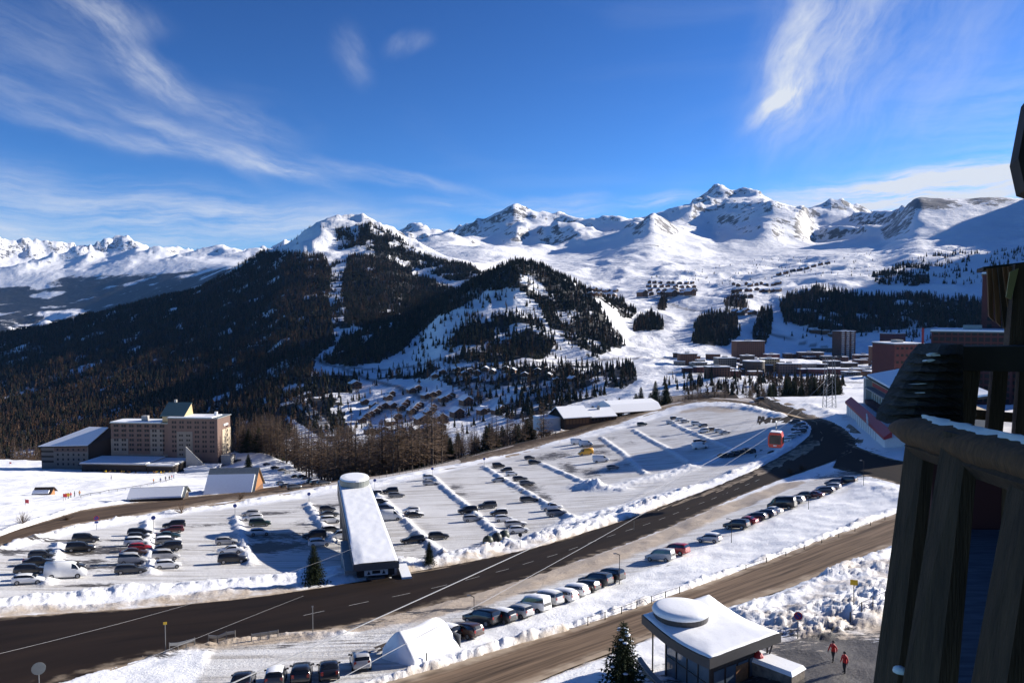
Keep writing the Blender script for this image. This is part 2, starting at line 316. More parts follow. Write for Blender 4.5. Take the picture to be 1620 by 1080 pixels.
def far_ground_mat():
    m, n, l, b = new_mat('mountain_snow'); b.inputs['Roughness'].default_value = .65
    geo = n.new('ShaderNodeNewGeometry'); at = n.new('ShaderNodeAttribute'); at.attribute_name = 'zone'
    sp = n.new('ShaderNodeSeparateColor'); l.new(at.outputs['Color'], sp.inputs[0])
    def noise(sc, det=8, rough=.6):
        x = n.new('ShaderNodeTexNoise'); x.inputs['Scale'].default_value = sc; x.inputs['Detail'].default_value = det; x.inputs['Roughness'].default_value = rough; l.new(geo.outputs['Position'], x.inputs[0]); return x.outputs[0]
    def mr(v, a, c, lo=0, hi=1):
        r = n.new('ShaderNodeMapRange'); r.interpolation_type = 'SMOOTHSTEP'; l.new(v, r.inputs[0]); r.inputs[1].default_value = a; r.inputs[2].default_value = c; r.inputs[3].default_value = lo; r.inputs[4].default_value = hi; return r.outputs[0]
    def mth(op, a, c):
        x = n.new('ShaderNodeMath'); x.operation = op
        for i, v in enumerate((a, c)):
            if isinstance(v, (int, float)): x.inputs[i].default_value = v
            else: l.new(v, x.inputs[i])
        return x.outputs[0]
    def mix(f, a, c):
        x = n.new('ShaderNodeMix'); x.data_type = 'RGBA'; l.new(f, x.inputs[0])
        for s, v in (('A', a), ('B', c)):
            if isinstance(v, tuple): x.inputs[s].default_value = (*v, 1)
            else: l.new(v, x.inputs[s])
        return x.outputs['Result']
    rocks = mix(noise(.02, 10, .7), (.05, .048, .048), (.19, .175, .16))
    rf = mr(mth('ADD', sp.outputs[1], mth('MULTIPLY', mth('SUBTRACT', noise(.018, 11, .72), .5), 2.4)), .46, .66)
    snow = mix(noise(.004, 6), (.84, .85, .88), (.90, .90, .91))
    c = mix(rf, snow, rocks)
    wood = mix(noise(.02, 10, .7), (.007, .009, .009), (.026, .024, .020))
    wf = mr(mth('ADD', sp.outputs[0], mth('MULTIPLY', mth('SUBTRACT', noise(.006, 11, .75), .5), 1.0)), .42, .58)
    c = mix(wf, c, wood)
    c = mix(sp.outputs[2], c, (.10, .09, .085))
    l.new(c, b.inputs['Base Color'])
    bp = n.new('ShaderNodeBump'); bp.inputs['Strength'].default_value = .9; bp.inputs['Distance'].default_value = 14; l.new(noise(.011, 12, .62), bp.inputs['Height']); l.new(bp.outputs[0], b.inputs['Normal'])
    return m
MN, MF = near_ground_mat(), far_ground_mat()

# ------------------------------------------------------------------ plan of the near ground (photo pixels on the ground)
def dseg(x, y, poly):
    """distance to a polyline, and the parameter along it (metres)"""
    best = np.full(x.shape, 1e9); par = np.zeros(x.shape); acc = 0
    for (ax, ay), (bx, by) in zip(poly[:-1], poly[1:]):
        dx, dy = bx - ax, by - ay; ln = math.hypot(dx, dy) + 1e-9
        t = np.clip(((x - ax) * dx + (y - ay) * dy) / ln ** 2, 0, 1)
        d = np.hypot(x - ax - t * dx, y - ay - t * dy); k = d < best
        best = np.where(k, d, best); par = np.where(k, acc + t * ln, par); acc += ln
    return best, par
def inpoly(x, y, poly):
    r = np.zeros(x.shape, bool); n = len(poly)
    for i in range(n):
        x1, y1 = poly[i]; x2, y2 = poly[(i + 1) % n]
        if y1 == y2: continue
        c = ((y1 > y) != (y2 > y)) & (x < (x2 - x1) * (y - y1) / (y2 - y1) + x1); r ^= c
    return r
MAIN_UP = [(-260,998),(-60,984),(0,977),(150,968),(300,955),(420,942),(550,922),(640,906),(740,890),(850,866),(950,834),(1050,800),(1150,763),(1225,728),(1262,706),(1283,690),(1287,676),(1272,664),(1240,653),(1205,644),(1165,636),(1120,634),(1075,639),(1030,651),(980,668),(930,682),(880,697),(820,714),(760,727)]
MAIN_LO = [(-260,1180),(30,1100),(130,1060),(240,1030),(340,1012),(450,1000),(545,990),(640,965),(740,940),(850,906),(950,872),(1050,834),(1150,790),(1230,758),(1300,735),(1345,715),(1352,698),(1335,680),(1300,662),(1262,648),(1215,633),(1165,624),(1115,624),(1068,630),(1022,641),(970,656),(922,671),(870,687),(812,703),(752,716)]
LEFT_UP = [(-240,905),(-60,868),(0,848),(60,827),(130,806),(200,796),(300,785),(400,776),(480,765),(530,757),(600,748),(680,729),(752,716)]
LEFT_LO = [(-240,930),(-60,886),(0,863),(60,846),(140,824),(220,812),(300,800),(400,786),(480,773),(535,764),(605,755),(690,738),(760,727)]
SLUSH_UP = [(150,1235),(450,1128),(600,1084),(700,1056),(800,1026),(900,997),(1000,964),(1100,930),(1200,893),(1300,855),(1420,812),(1560,765)]
SLUSH_LO = [(330,1320),(640,1160),(780,1100),(900,1052),(1000,1015),(1100,975),(1180,948),(1250,925),(1330,893),(1420,858),(1560,800)]
JUNC_UP = [(1335,700),(1365,712),(1400,724),(1450,735)]
JUNC_LO = [(1318,738),(1360,748),(1400,757),(1450,772)]
def resample(p, n):
    s = np.r_[0, np.cumsum(np.hypot(*np.diff(p, axis=0).T))]; t = np.linspace(0, s[-1], n)
    return np.c_[np.interp(t, s, p[:, 0]), np.interp(t, s, p[:, 1])]
def smooth_pl(p, n):
    q = resample(np.asarray(p, float), n)
    for _ in range(3): q[1:-1] = (q[:-2] + 2 * q[1:-1] + q[2:]) / 4
    return q
def pair(a, b, n):
    # pair the edges point by point (lists run alongside each other)
    a = smooth_pl(pl(a), n); b = smooth_pl(pl(b), n); return a, b
RN = {'main': pair(MAIN_UP, MAIN_LO, 420), 'left': pair(LEFT_UP, LEFT_LO, 240), 'slush': pair(SLUSH_UP, SLUSH_LO, 260), 'junc': pair(JUNC_UP, JUNC_LO, 30)}
kk = int(np.argmax(RN['main'][0][:, 1] * .6 + RN['main'][0][:, 0])); ROADPOLY = {k: np.r_[a, b[::-1]] for k, (a, b) in RN.items()}

SEPS = [[(232,826),(236,868),(238,908)], [(92,862),(88,890),(74,925)], [(372,818),(383,850),(397,893)], [(487,797),(508,828),(528,856)], [(590,776),(640,822),(668,850),(704,882)],
        [(684,754),(740,802),(780,838),(803,858)], [(766,738),(830,776),(880,806),(910,824)], [(856,733),(900,752),(945,772)], [(952,692),(985,716),(1022,750)], [(1003,680),(1050,706),(1090,732)], [(1062,668),(1110,690),(1160,712)]]
SEPW = [pl(s) for s in SEPS]
# (polyline, height, half width)  ploughed banks and heaps
BANKS = [
 ([(-60,962),(60,948),(200,935),(330,925),(430,915),(520,905),(560,915)], 1.0, 2.6), ([(-60,972),(60,960),(160,958),(300,944),(420,932),(545,915)], .55, 1.2),
 ([(635,898),(680,893),(740,880),(800,866),(880,850),(960,822),(1040,795)], 2.0, 3.0), ([(690,880),(760,868),(810,866)], .9, 1.6),
 ([(850,852),(920,820),(1000,800),(1080,775)], 1.0, 3.6), ([(1040,795),(1120,765),(1190,735),(1240,712),(1262,690)], 1.1, 2.2),
 ([(1150,770),(1220,726),(1265,700)], .7, 1.2),
 ([(925,770),(960,772),(1000,764),(1050,752),(1085,742),(1130,728)], 1.7, 4.5), ([(920,765),(945,775),(985,775)], 1.2, 3.0),
 ([(1135,720),(1185,705)], .5, 2.0),
 ([(1165,641),(1205,650),(1235,658)], 2.0, 3.6), ([(1090,642),(1130,642),(1165,645)], .7, 2.5),
 ([(-60,880),(0,866),(60,852),(140,830),(220,818),(300,806),(400,793),(480,780),(540,770)], 1.0, 2.0), ([(590,764),(680,745),(760,728),(850,704),(930,688),(1000,671),(1050,655)], .6, 1.6),
 ([(-60,860),(0,842),(60,822),(130,802),(200,792),(300,781),(400,772),(480,762),(530,754)], .7, 1.4),
 ([(590,1085),(700,1050),(800,1020),(900,992),(1000,960),(1100,925),(1200,889),(1300,851),(1410,808)], .95, 1.3),
 ([(1190,962),(1260,940),(1330,900),(1420,868)], .8, 1.5), ([(1200,975),(1260,985),(1320,960),(1390,930)], 1.5, 4.5), ([(1230,1000),(1290,1000),(1340,985),(1400,950)], 1.1, 2.5), ([(1340,910),(1400,895)], 1.2, 3.0),
 ([(240,1035),(340,1018),(450,1006),(540,1003)], .7, 1.3), ([(1345,765),(1300,790),(1200,830)], .2, 1.5),
 ([(1280,640),(1310,650),(1340,668)], 1.0, 3.0), ([(1210,742),(1260,722),(1278,716)], 1.0, 2.5), ([(880,680),(910,672),(960,660)], .6, 1.5),
 ([(1365,765),(1400,775),(1440,790)], .5, 3),
]
BANKW = [(pl(a), h, wd) for a, h, wd in BANKS]
LOTPOLY = [[(-80,868),(0,876),(140,838),(300,812),(480,788),(530,778),(590,772),(680,752),(760,733),(850,710),(930,692),(1000,674),(1060,655),(1110,640),(1165,642),(1210,655),(1250,672),(1262,690),(1220,715),(1130,765),(1000,795),(930,815),(860,850),(780,862),(650,892),(560,905),(400,912),(200,932),(-80,955)],
           [(340,1018),(560,1000),(640,985),(750,955),(850,925),(950,893),(1050,855),(1150,812),(1300,752),(1350,740),(1345,775),(1240,815),(1150,850),(1050,890),(950,930),(850,970),(760,1000),(690,1030),(600,1090),(300,1100)]]
LOTW = [pl(p) for p in LOTPOLY]
# bare wet asphalt showing through the packed snow: (pixel, half length, half width, strength)
DIRT = [(150,872,13,4,.8),(168,868,9,4,.8),(70,855,16,1.6,.7),(20,872,14,2.2,.8),(140,925,4,1.3,.7),(335,830,8,3,.5),(420,812,7,3.5,.75),(425,865,8,7,.95),(440,848,7,5,.7),(520,800,7,4,.8),(515,838,4,4,.5),(478,828,3,5,.45),
 (722,770,2.5,6,.6),(728,782,2.5,6,.6),(835,772,4,13,.75),(855,787,3,9,.75),(785,738,3,3,.5),(880,720,7,9,.7),(862,725,7,7,.6),(900,740,3,15,.75),(935,748,3,11,.7),(940,706,6,6,.8),(950,715,4,10,.6),(958,695,5,4,.6),(970,728,4,3,.5),(990,735,4,3,.5),(1030,690,4,4,.4),(960,745,5,3,.4),(1000,700,3,7,.4),
 (680,880,6,3,.3),(630,868,6,4,.35),(165,895,10,3,.7),(110,890,9,3,.7),(570,985,4,2,.6),(740,962,6,1.2,.7),(690,965,6,1.2,.7),(860,935,5,1,.7),(1030,895,3,1,.4),(560,1010,3,1.5,.3),(265,1033,4,2,.5),(420,1022,5,1,.4),
 (1320,1060,11,8,1.1),(1380,1040,12,8,1.1),(1350,1085,14,9,1.1),(1250,1090,12,5,1.0),(1330,1008,4,2,.6),(240,730,22,9,.7),(1390,745,14,9,.8),(1330,720,8,10,.9),(440,700,10,6,.3),(330,915,6,1,.3)]
SANDS = [([(300,1018),(480,1002),(640,975),(740,950),(850,918),(950,886),(1050,848),(1150,803),(1250,765)], 3.2, .85), ([(740,955),(850,922),(950,890),(1050,850)], 2.6, .7), ([(240,1030),(340,1015),(450,1003)], 2.2, .8),
 ([(-60,985),(150,970),(300,958),(550,926),(640,909),(850,869),(950,837),(1050,803),(1150,767)], 2.2, .72), ([(-60,972),(120,962),(300,948),(450,932)], 2.2, .55), ([(640,905),(760,882),(900,850)], 1.8, .5),
 ([(690,885),(760,874),(810,868)], 1.6, .5), ([(600,1084),(800,1028),(1000,966),(1200,895),(1420,814)], 1.0, .6), ([(780,1100),(1000,1015),(1180,948),(1420,858)], 1.0, .55),
 ([(-60,880),(140,824),(300,801),(535,765)], 1.0, .5), ([(780,712),(830,700),(900,685)], 2.5, .7), ([(1090,650),(1120,645),(1150,650)], 6.0, .55), ([(500,768),(535,760)], 2.0, .7),
 ([(1290,995),(1330,1000),(1400,985)], 3.5, .6), ([(1210,985),(1270,985),(1340,940),(1400,905)], 5.0, .42), ([(1230,1040),(1290,1020),(1330,1000)], 3.5, .62), ([(1280,700),(1240,725),(1140,772)], 1.5, .4), ([(1360,900),(1400,895)], 3.0, .5)]
SANDW = [(pl(a), wd, s) for a, wd, s in SANDS]

# ------------------------------------------------------------------ near ground mesh
def grid_xy(u0, u1, nu, y0, y1, ns):
    u = np.linspace(u0, u1, nu); y = np.exp(np.linspace(math.log(y0), math.log(y1), ns))
    return np.meshgrid(u, y)
NUa, NSa, Y0a, Y1a, UA = 780, 520, 38.0, 640.0, .84
Ug, Yy = grid_xy(-UA, UA, NUa, Y0a, Y1a, NSa); X = Ug * Yy; Y = Yy
Z0 = bz(X, Y); dZ = np.zeros_like(X)
inroad = np.zeros(X.shape); roadd = np.full(X.shape, 1e9)
for k, (a, b) in RN.items():
    ip = inpoly(X, Y, ROADPOLY[k]); bb = (X > ROADPOLY[k][:, 0].min() - 20) & (X < ROADPOLY[k][:, 0].max() + 20) & (Y > ROADPOLY[k][:, 1].min() - 20) & (Y < ROADPOLY[k][:, 1].max() + 20)
    d = np.full(X.shape, 1e9); st = 3 if len(a) > 60 else 1
    for e in (a, b): d[bb] = np.minimum(d[bb], dseg(X[bb], Y[bb], np.r_[e[::st], e[-1:]])[0])
    inroad = np.maximum(inroad, ip); roadd = np.minimum(roadd, np.where(ip, -d, d))
lot = np.zeros(X.shape)
for p in LOTW:
    ip = inpoly(X, Y, p); lot = np.maximum(lot, ip)
lot = blur(blur(lot, 2, 0), 2, 1)
nz_soft = fbm(X / 14, Y / 14, 3); nz_mid = fbm(X / 3.2, Y / 3.2, 3); nz_fine = fbm(X / 1.1 + 40, Y / 1.1, 3); lump = .45 - np.abs(fbm(X / 1.5 + 9, Y / 1.5 + 5, 3)) * 1.3; nz_xf = fbm(X / .45 + 3, Y / .45, 2)
open_ = (1 - lot) * sstep(0, 4, roadd)
dZ += open_ * (nz_soft * .55 + nz_mid * .13) + .02 * nz_fine + lot * .03 * nz_mid
bankm = np.zeros(X.shape)
for p, h, wd in BANKW:
    bb = (X > p[:, 0].min() - 3 * wd) & (X < p[:, 0].max() + 3 * wd) & (Y > p[:, 1].min() - 3 * wd) & (Y < p[:, 1].max() + 3 * wd)
    d, t = dseg(X[bb], Y[bb], p); g = np.exp(-(d / wd) ** 2 * 1.3)
    jag = (1 + .5 * fbm(t / 2.9 + h, d / 2.0, 3) + .45 * nz_mid[bb]) * np.clip(.85 + .9 * fbm(t / 11 + 3 * h, 0 * d + h, 2), .35, 1.4)
    dZ[bb] += .62 * h * g * jag + g * (lump[bb] * .30 + nz_fine[bb] * .20 + nz_xf[bb] * .15) * min(h, 1.2); bankm[bb] = np.maximum(bankm[bb], g)
sepm = np.zeros(X.shape)
for p in SEPW:
    bb = (X > p[:, 0].min() - 6) & (X < p[:, 0].max() + 6) & (Y > p[:, 1].min() - 6) & (Y < p[:, 1].max() + 6)
    d, t = dseg(X[bb], Y[bb], p); g = np.exp(-(d / .95) ** 2)
    dZ[bb] += g * (.52 + .40 * fbm(t / 3.1, d, 2) + .30 * lump[bb]); sepm[bb] = np.maximum(sepm[bb], g)
# flatten the carriageways below the road sheets, with a ragged snow edge
edge = roadd + .5 * nz_mid + .35 * nz_fine
dZ = np.where(edge < 0, -.28, dZ * sstep(0, 1.2, edge) - .28 * (1 - sstep(0, .9, edge)))
dirt = np.zeros(X.shape); sand = np.zeros(X.shape)
for px, py, hx, hy, s in DIRT:
    c = hit(px, py); dx = X - c.x; dy = Y - c.y; a = R(18 - 18 * np.clip((px - 300) / 700, 0, 1)); e = np.hypot((dx * math.cos(a) + dy * math.sin(a)) / hx, (-dx * math.sin(a) + dy * math.cos(a)) / hy)
    dirt = np.maximum(dirt, s * (1 - sstep(.2, 1.6, e + .35 * nz_mid)))
for p, wd, s in SANDW:
    d, t = dseg(X, Y, p); sand = np.maximum(sand, s * (1 - sstep(wd * .4, wd * 1.5, d)))
sand = np.maximum(sand, .55 * (1 - sstep(-.3, 1.0, roadd))); 
dirt *= 1 - .9 * sepm; sand = np.maximum(sand * (1 - .25 * bankm), bankm * (.16 + .25 * np.clip(fbm(X / 9, Y / 9, 2), 0, 1)) * (roadd < 8))
lotc = np.clip(lot - .8 * sepm - .9 * bankm, 0, 1)
ZN = Z0 + dZ
def grid_mesh(name, X, Y, Z, zone, mat):
    ns, nu = X.shape; v = np.stack([X, Y, Z], -1).reshape(-1, 3)
    i = np.arange(ns * nu).reshape(ns, nu); f = np.stack([i[:-1, :-1], i[:-1, 1:], i[1:, 1:], i[1:, :-1]], -1).reshape(-1, 4)
    me = bpy.data.meshes.new(name); me.vertices.add(len(v)); me.vertices.foreach_set('co', v.astype(np.float32).ravel())
    me.loops.add(f.size); me.loops.foreach_set('vertex_index', f.ravel().astype(np.int32)); me.polygons.add(len(f))
    me.polygons.foreach_set('loop_start', np.arange(0, f.size, 4, dtype=np.int32)); me.polygons.foreach_set('use_smooth', np.ones(len(f), bool))
    me.update(); at = me.attributes.new('zone', 'FLOAT_COLOR', 'POINT'); c = np.ones((len(v), 4), np.float32); c[:, :3] = zone.reshape(-1, 3); at.data.foreach_set('color', c.ravel())
    me.materials.append(mat); o = bpy.data.objects.new(name, me); COL.objects.link(o); o['kind'] = 'structure'; return o
grid_mesh('ground', X, Y, ZN, np.stack([dirt, sand, lotc], -1), MN)
def zn(x, y): return samp(ZN, x, y, -UA, UA, math.log(Y0a), math.log(Y1a))

# ------------------------------------------------------------------ far ground mesh (valley, hills, mountains)
NUb, NSb, Y0b, Y1b, UB0, UB1 = 1000, 440, 632.0, 29000.0, -.92, 1.34
Ug, Yy = grid_xy(UB0, UB1, NUb, Y0b, Y1b, NSb); Xb = Ug * Yy; Yb = Yy; Zb = bz(Xb, Yb)
PX, PY = proj(Xb, Yb, Zb)
rocky = np.zeros(Xb.shape)                                       # how rough the land is
def blob(px, py, rx, ry, d0, d1): return np.exp(-((PX - px) / rx) ** 2 - ((PY - py) / ry) ** 2) * sstep(d0 * .9, d0, Yb) * (1 - sstep(d1, d1 * 1.1, Yb))
hills = 1 - sstep(3000, 4200, Yb); mid = sstep(3000, 4200, Yb) * (1 - sstep(8200, 9500, Yb)); farm = sstep(8200, 9500, Yb)
pyr = sstep(2000, 2500, Yb) * sstep(430, 490, PX) * (1 - sstep(640, 720, PX)) * (1 - sstep(2800, 3000, Yb))
wx = fbm(Xb / 420, Yb / 420, 3) * 120; wy = fbm(Xb / 420 + 7, Yb / 420 - 3, 3) * 120
Zb = Zb + hills * (3.5 + 7 * sstep(700, 1600, Yb) + 15 * pyr) * (ridged((Xb + wx) / 210, (Yb + wy) / 260, 4) * .8 + fbm(Xb / 80, Yb / 80, 4) * .3)
snowy = sstep(1600, 2600, Yb) * (1 - sstep(3600, 4200, Yb)); Zb = Zb + snowy * 16 * fbm((Xb + wx) / 330, (Yb + wy) / 200, 3)
cr = sstep(4200, 5600, Yb)
Zb = Zb + mid * (16 + 84 * cr) * ridged((Xb + 1.4 * wx) / 900 + 3, (Yb + 1.4 * wy) / 1100, 6, .43) + mid * 7 * fbm(Xb / 160, Yb / 160, 4)
Zb = Zb + farm * (30 + 230 * sstep(10500, 12800, Yb)) * ridged((Xb + 2 * wx) / 1700, (Yb + 2 * wy) / 3000 + 2, 6, .46)
Zb = Zb + 2.0 * fbm(Xb / 30, Yb / 30, 2) * (Yb < 2000)
# join the near sheet
jm = 1 - sstep(632, 700, Yb); Zj = bz(Xb, Yb); Zb = Zb * (1 - jm) + (Zj - .6) * jm
gy, gx = np.gradient(Zb); dyy = np.gradient(Yb, axis=0); dxx = np.gradient(Xb, axis=1)
slope = np.hypot(gx / dxx, gy / dyy - gx / dxx * Ug)
rocky = sstep(.36, .75, slope) * .64 * sstep(2200, 3000, Yb) * (1 - .15 * farm)
for q in [(1240,345,40,22,4300,5400,.55),(1275,350,16,22,4300,5400,.75),(1022,352,14,14,4200,5200,.5),(1470,322,55,12,3600,4900,1.0),(1560,318,50,9,3600,4900,.8),(1130,300,30,8,6000,7600,.30),(815,345,22,14,5600,6700,.5),(870,350,60,10,5600,6700,.35),(560,345,60,14,2300,2800,.28),(620,385,45,25,2200,2760,.35),(760,360,30,10,5000,6500,.35),(1040,390,50,14,3600,5000,.35),(1180,385,90,16,3600,4600,.2),(1330,322,25,5,5600,6800,.45)]:
    rocky = np.maximum(rocky, q[6] * blob(*q[:6]))
PX, PY = proj(Xb, Yb, Zb)
woodz = np.zeros(Xb.shape)
# the far dark valley side below its snow line
snl = np.interp(PX, [-200,0,60,100,150,210,260,300,350,420], [455,448,446,432,430,428,425,420,418,410])
woodz = np.maximum(woodz, sstep(-6, 12, PY - snl) * (.66 - .30 * sstep(.05, .35, fbm(Xb / 900, Yb / 350, 4))) * sstep(5200, 6000, Yb) * (PX < 440))
track = np.zeros(Xb.shape)
# ------------------------------------------------------------------ woods: where they stand
# polygon in photo pixels, distance range, spacing (m), share of larch, mean height, clearing threshold, name, label
FORESTS = [
 ([(-120,545),(0,530),(104,507),(207,484),(311,457),(363,431),(415,399),(440,400),(480,402),(512,404),(524,430),(520,470),(526,520),(532,545),(505,560),(490,600),(450,612),(440,640),(470,690),(300,740),(-120,760)], 700, 2620, 6.4, .50, 15, -.42, 'forest', 'dark brown larch and spruce wood over the long hillside behind the hotel'),
 ([(552,405),(600,402),(650,428),(700,452),(725,462),(750,440),(790,430),(760,470),(720,490),(690,505),(660,530),(636,556),(600,575),(555,580),(505,575),(538,545),(546,500),(540,450)], 1080, 2560, 6.6, .18, 15, -.5, 'forest', 'dense dark spruce wood right of the snowy gully under the pyramid peak'),
 ([(512,420),(555,410),(560,480),(550,540),(525,545),(512,480)], 1100, 2400, 8.2, .25, 13, .0, 'forest', 'thin strip of trees in the steep snow gully'),
 ([(530,362),(585,352),(628,372),(660,398),(700,412),(745,420),(770,440),(740,455),(700,440),(660,425),(640,432),(600,400),(560,392),(535,395)], 2150, 2740, 5.6, .1, 13, -.2, 'forest', 'dark pines on the rocky upper face of the pyramid peak'),
 ([(430,395),(470,365),(520,342),(520,360),(480,395)], 2300, 2720, 26, .1, 10, .0, 'forest', 'scattered pines on the snowy left shoulder of the pyramid peak'),
 ([(745,455),(780,425),(820,411),(868,425),(905,445),(935,462),(960,500),(990,548),(950,562),(905,545),(870,520),(850,480),(815,455),(780,462)], 1150, 1600, 6.4, .12, 14, -.35, 'forest', 'dense dark spruce wood over the top of the snowy knoll'),
 ([(700,545),(735,515),(790,498),(850,505),(880,545),(860,570),(780,575),(705,572)], 1080, 1480, 7.0, .1, 15, -.25, 'forest', 'dark spruce wood on the lower slope of the snowy knoll'),
 ([(636,556),(660,530),(700,480),(745,455),(815,455),(850,480),(870,520),(905,545),(960,570),(860,578),(700,578),(640,575)], 1080, 1600, 11, .25, 12, -.08, 'forest', 'scattered small trees on the open snow of the knoll'),
 ([(395,615),(450,605),(505,575),(640,578),(760,580),(900,577),(1000,580),(1010,600),(980,620),(900,640),(860,660),(830,668),(770,655),(740,625),(690,600),(600,600),(560,610),(545,660),(560,690),(520,700),(440,650)], 640, 1200, 8.2, .3, 14, -.2, 'forest', 'dark wood round the chalet village in the valley bottom'),
 ([(540,600),(760,600),(770,690),(690,715),(560,690)], 650, 1100, 17, .4, 11, -.05, 'forest', 'single trees between the village chalets'),
 ([(1232,475),(1290,455),(1330,462),(1400,470),(1450,468),(1560,478),(1570,520),(1480,520),(1400,522),(1330,528),(1240,510)], 1400, 1950, 6.8, .35, 17, -.35, 'forest', 'wide dark wood above the resort tower blocks'),
 ([(1240,510),(1400,518),(1560,520),(1560,545),(1240,540)], 1250, 1650, 13, .3, 13, -.05, 'forest', 'thin wood between the tower blocks and the dark wood above'),
 ([(1385,440),(1430,415),(1480,402),(1560,398),(1620,395),(1620,445),(1560,452),(1470,450),(1400,455)], 1850, 2500, 15, .3, 15, .08, 'forest', 'loose groups of trees on the high snow slope'),
 ([(1380,438),(1420,425),(1470,425),(1470,452),(1390,455)], 1800, 2300, 8, .3, 16, -.1, 'forest', 'dark tree clump at the foot of the high snow slope'),
 ([(1095,545),(1098,515),(1125,495),(1165,500),(1172,530),(1150,548)], 1250, 1700, 6.4, .2, 16, -.6, 'forest', 'dark round wood beside the lit ski piste'),
 ([(1000,525),(1005,508),(1030,495),(1048,505),(1050,522)], 1350, 1700, 6.4, .2, 15, -.6, 'forest', 'small dark wood on the near edge of the piste'),
 ([(970,500),(985,482),(1010,490),(1000,505)], 1400, 1750, 8, .2, 13, -.3, 'forest', 'little wood under the chalet terraces'),
 ([(1040,490),(1046,470),(1056,472),(1054,492)], 1600, 1950, 7, .5, 17, -.6, 'forest', 'lone clump of tall trees under the big chalet block'),
 ([(1190,540),(1192,515),(1205,492),(1222,490),(1222,520),(1212,545)], 1250, 1750, 6.8, .2, 16, -.5, 'forest', 'dark wood between the piste and the red brick block'),
 ([(1145,480),(1160,462),(1180,470),(1185,492),(1150,500)], 1500, 1900, 8, .7, 14, -.3, 'forest', 'brown larch copse beside the small chalets'),
 ([(1000,440),(1100,425),(1210,410),(1380,400),(1390,440),(1260,440),(1200,450),(1120,450)], 2000, 3600, 42, .1, 9, .10, 'forest', 'tiny scattered pines on the wide snowy plateau'),
 ([(930,455),(990,470),(985,490),(950,490)], 1500, 1900, 8, .2, 12, -.2, 'forest', 'dark trees among the terraced chalets'),
 ([(1050,602),(1110,596),(1200,600),(1335,602),(1335,627),(1050,627)], 450, 900, 9.5, .6, 12, -.2, 'forest', 'mixed larch and spruce wood in the hollow before the resort'),
]
def zb(x, y): return samp(Zb, x, y, UB0, UB1, math.log(Y0b), math.log(Y1b))
def zall(x, y): return np.where(np.asarray(y) < 634, zn(x, y), zb(x, y))
TREEPTS = {}
for fi, (poly, d0, d1, spc, larch, hm, thr, nm, lab) in enumerate(FORESTS):
    us = [(p[0] - 810) / F for p in poly]; ua, ub = min(us) - .01, max(us) + .01
    n = int((ub - ua) * (d1 ** 2 - d0 ** 2) / 2 / spc ** 2)
    r = np.random.default_rng(100 + fi); yy = np.sqrt(d0 ** 2 + r.random(n) * (d1 ** 2 - d0 ** 2)); xx = (ua + r.random(n) * (ub - ua)) * yy
    zz = zall(xx, yy); px, py = proj(xx, yy, zz)
    k = inpoly(px, py, poly) & (fbm(xx / 60 + fi, yy / 60, 3) + .18 * r.standard_normal(n) > thr)
    xx, yy, zz = xx[k], yy[k], zz[k]; lm = r.random(len(xx)) + .5 * fbm(xx / 120, yy / 120, 2) < larch
    sc = hm * (.6 + .55 * r.random(len(xx)))
    TREEPTS[fi] = (np.c_[xx, yy, zz - .3], sc, lm)
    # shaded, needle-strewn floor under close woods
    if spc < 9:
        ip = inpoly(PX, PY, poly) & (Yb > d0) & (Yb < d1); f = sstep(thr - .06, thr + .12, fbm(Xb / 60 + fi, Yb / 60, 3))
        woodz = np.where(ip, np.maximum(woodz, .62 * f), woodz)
# village roads and the valley road
for pts, hw in [([(500,565),(520,578),(560,590),(600,605),(650,622),(700,640)], 4.5), ([(438,612),(470,635),(500,660),(525,685)], 5), ([(545,578),(650,580),(800,580),(920,575),(1000,568),(1080,566)], 4), ([(1030,470),(1100,492),(1140,497)], 4), ([(1190,525),(1260,540),(1320,552)], 4), ([(560,695),(640,692),(720,683)], 4), ([(1060,590),(1180,598),(1300,602),(1400,606)], 5)]:
    p = np.array([hit(a, b, dmin=640, zf=zall)[:2] for a, b in pts]); d, t = dseg(Xb, Yb, p); track = np.maximum(track, (1 - sstep(hw * .7, hw * 1.6, d)) * .8)
woodz *= 1 - track
grid_mesh('mountain_terrain', Xb, Yb, Zb, np.stack([woodz, rocky, track], -1), MF)

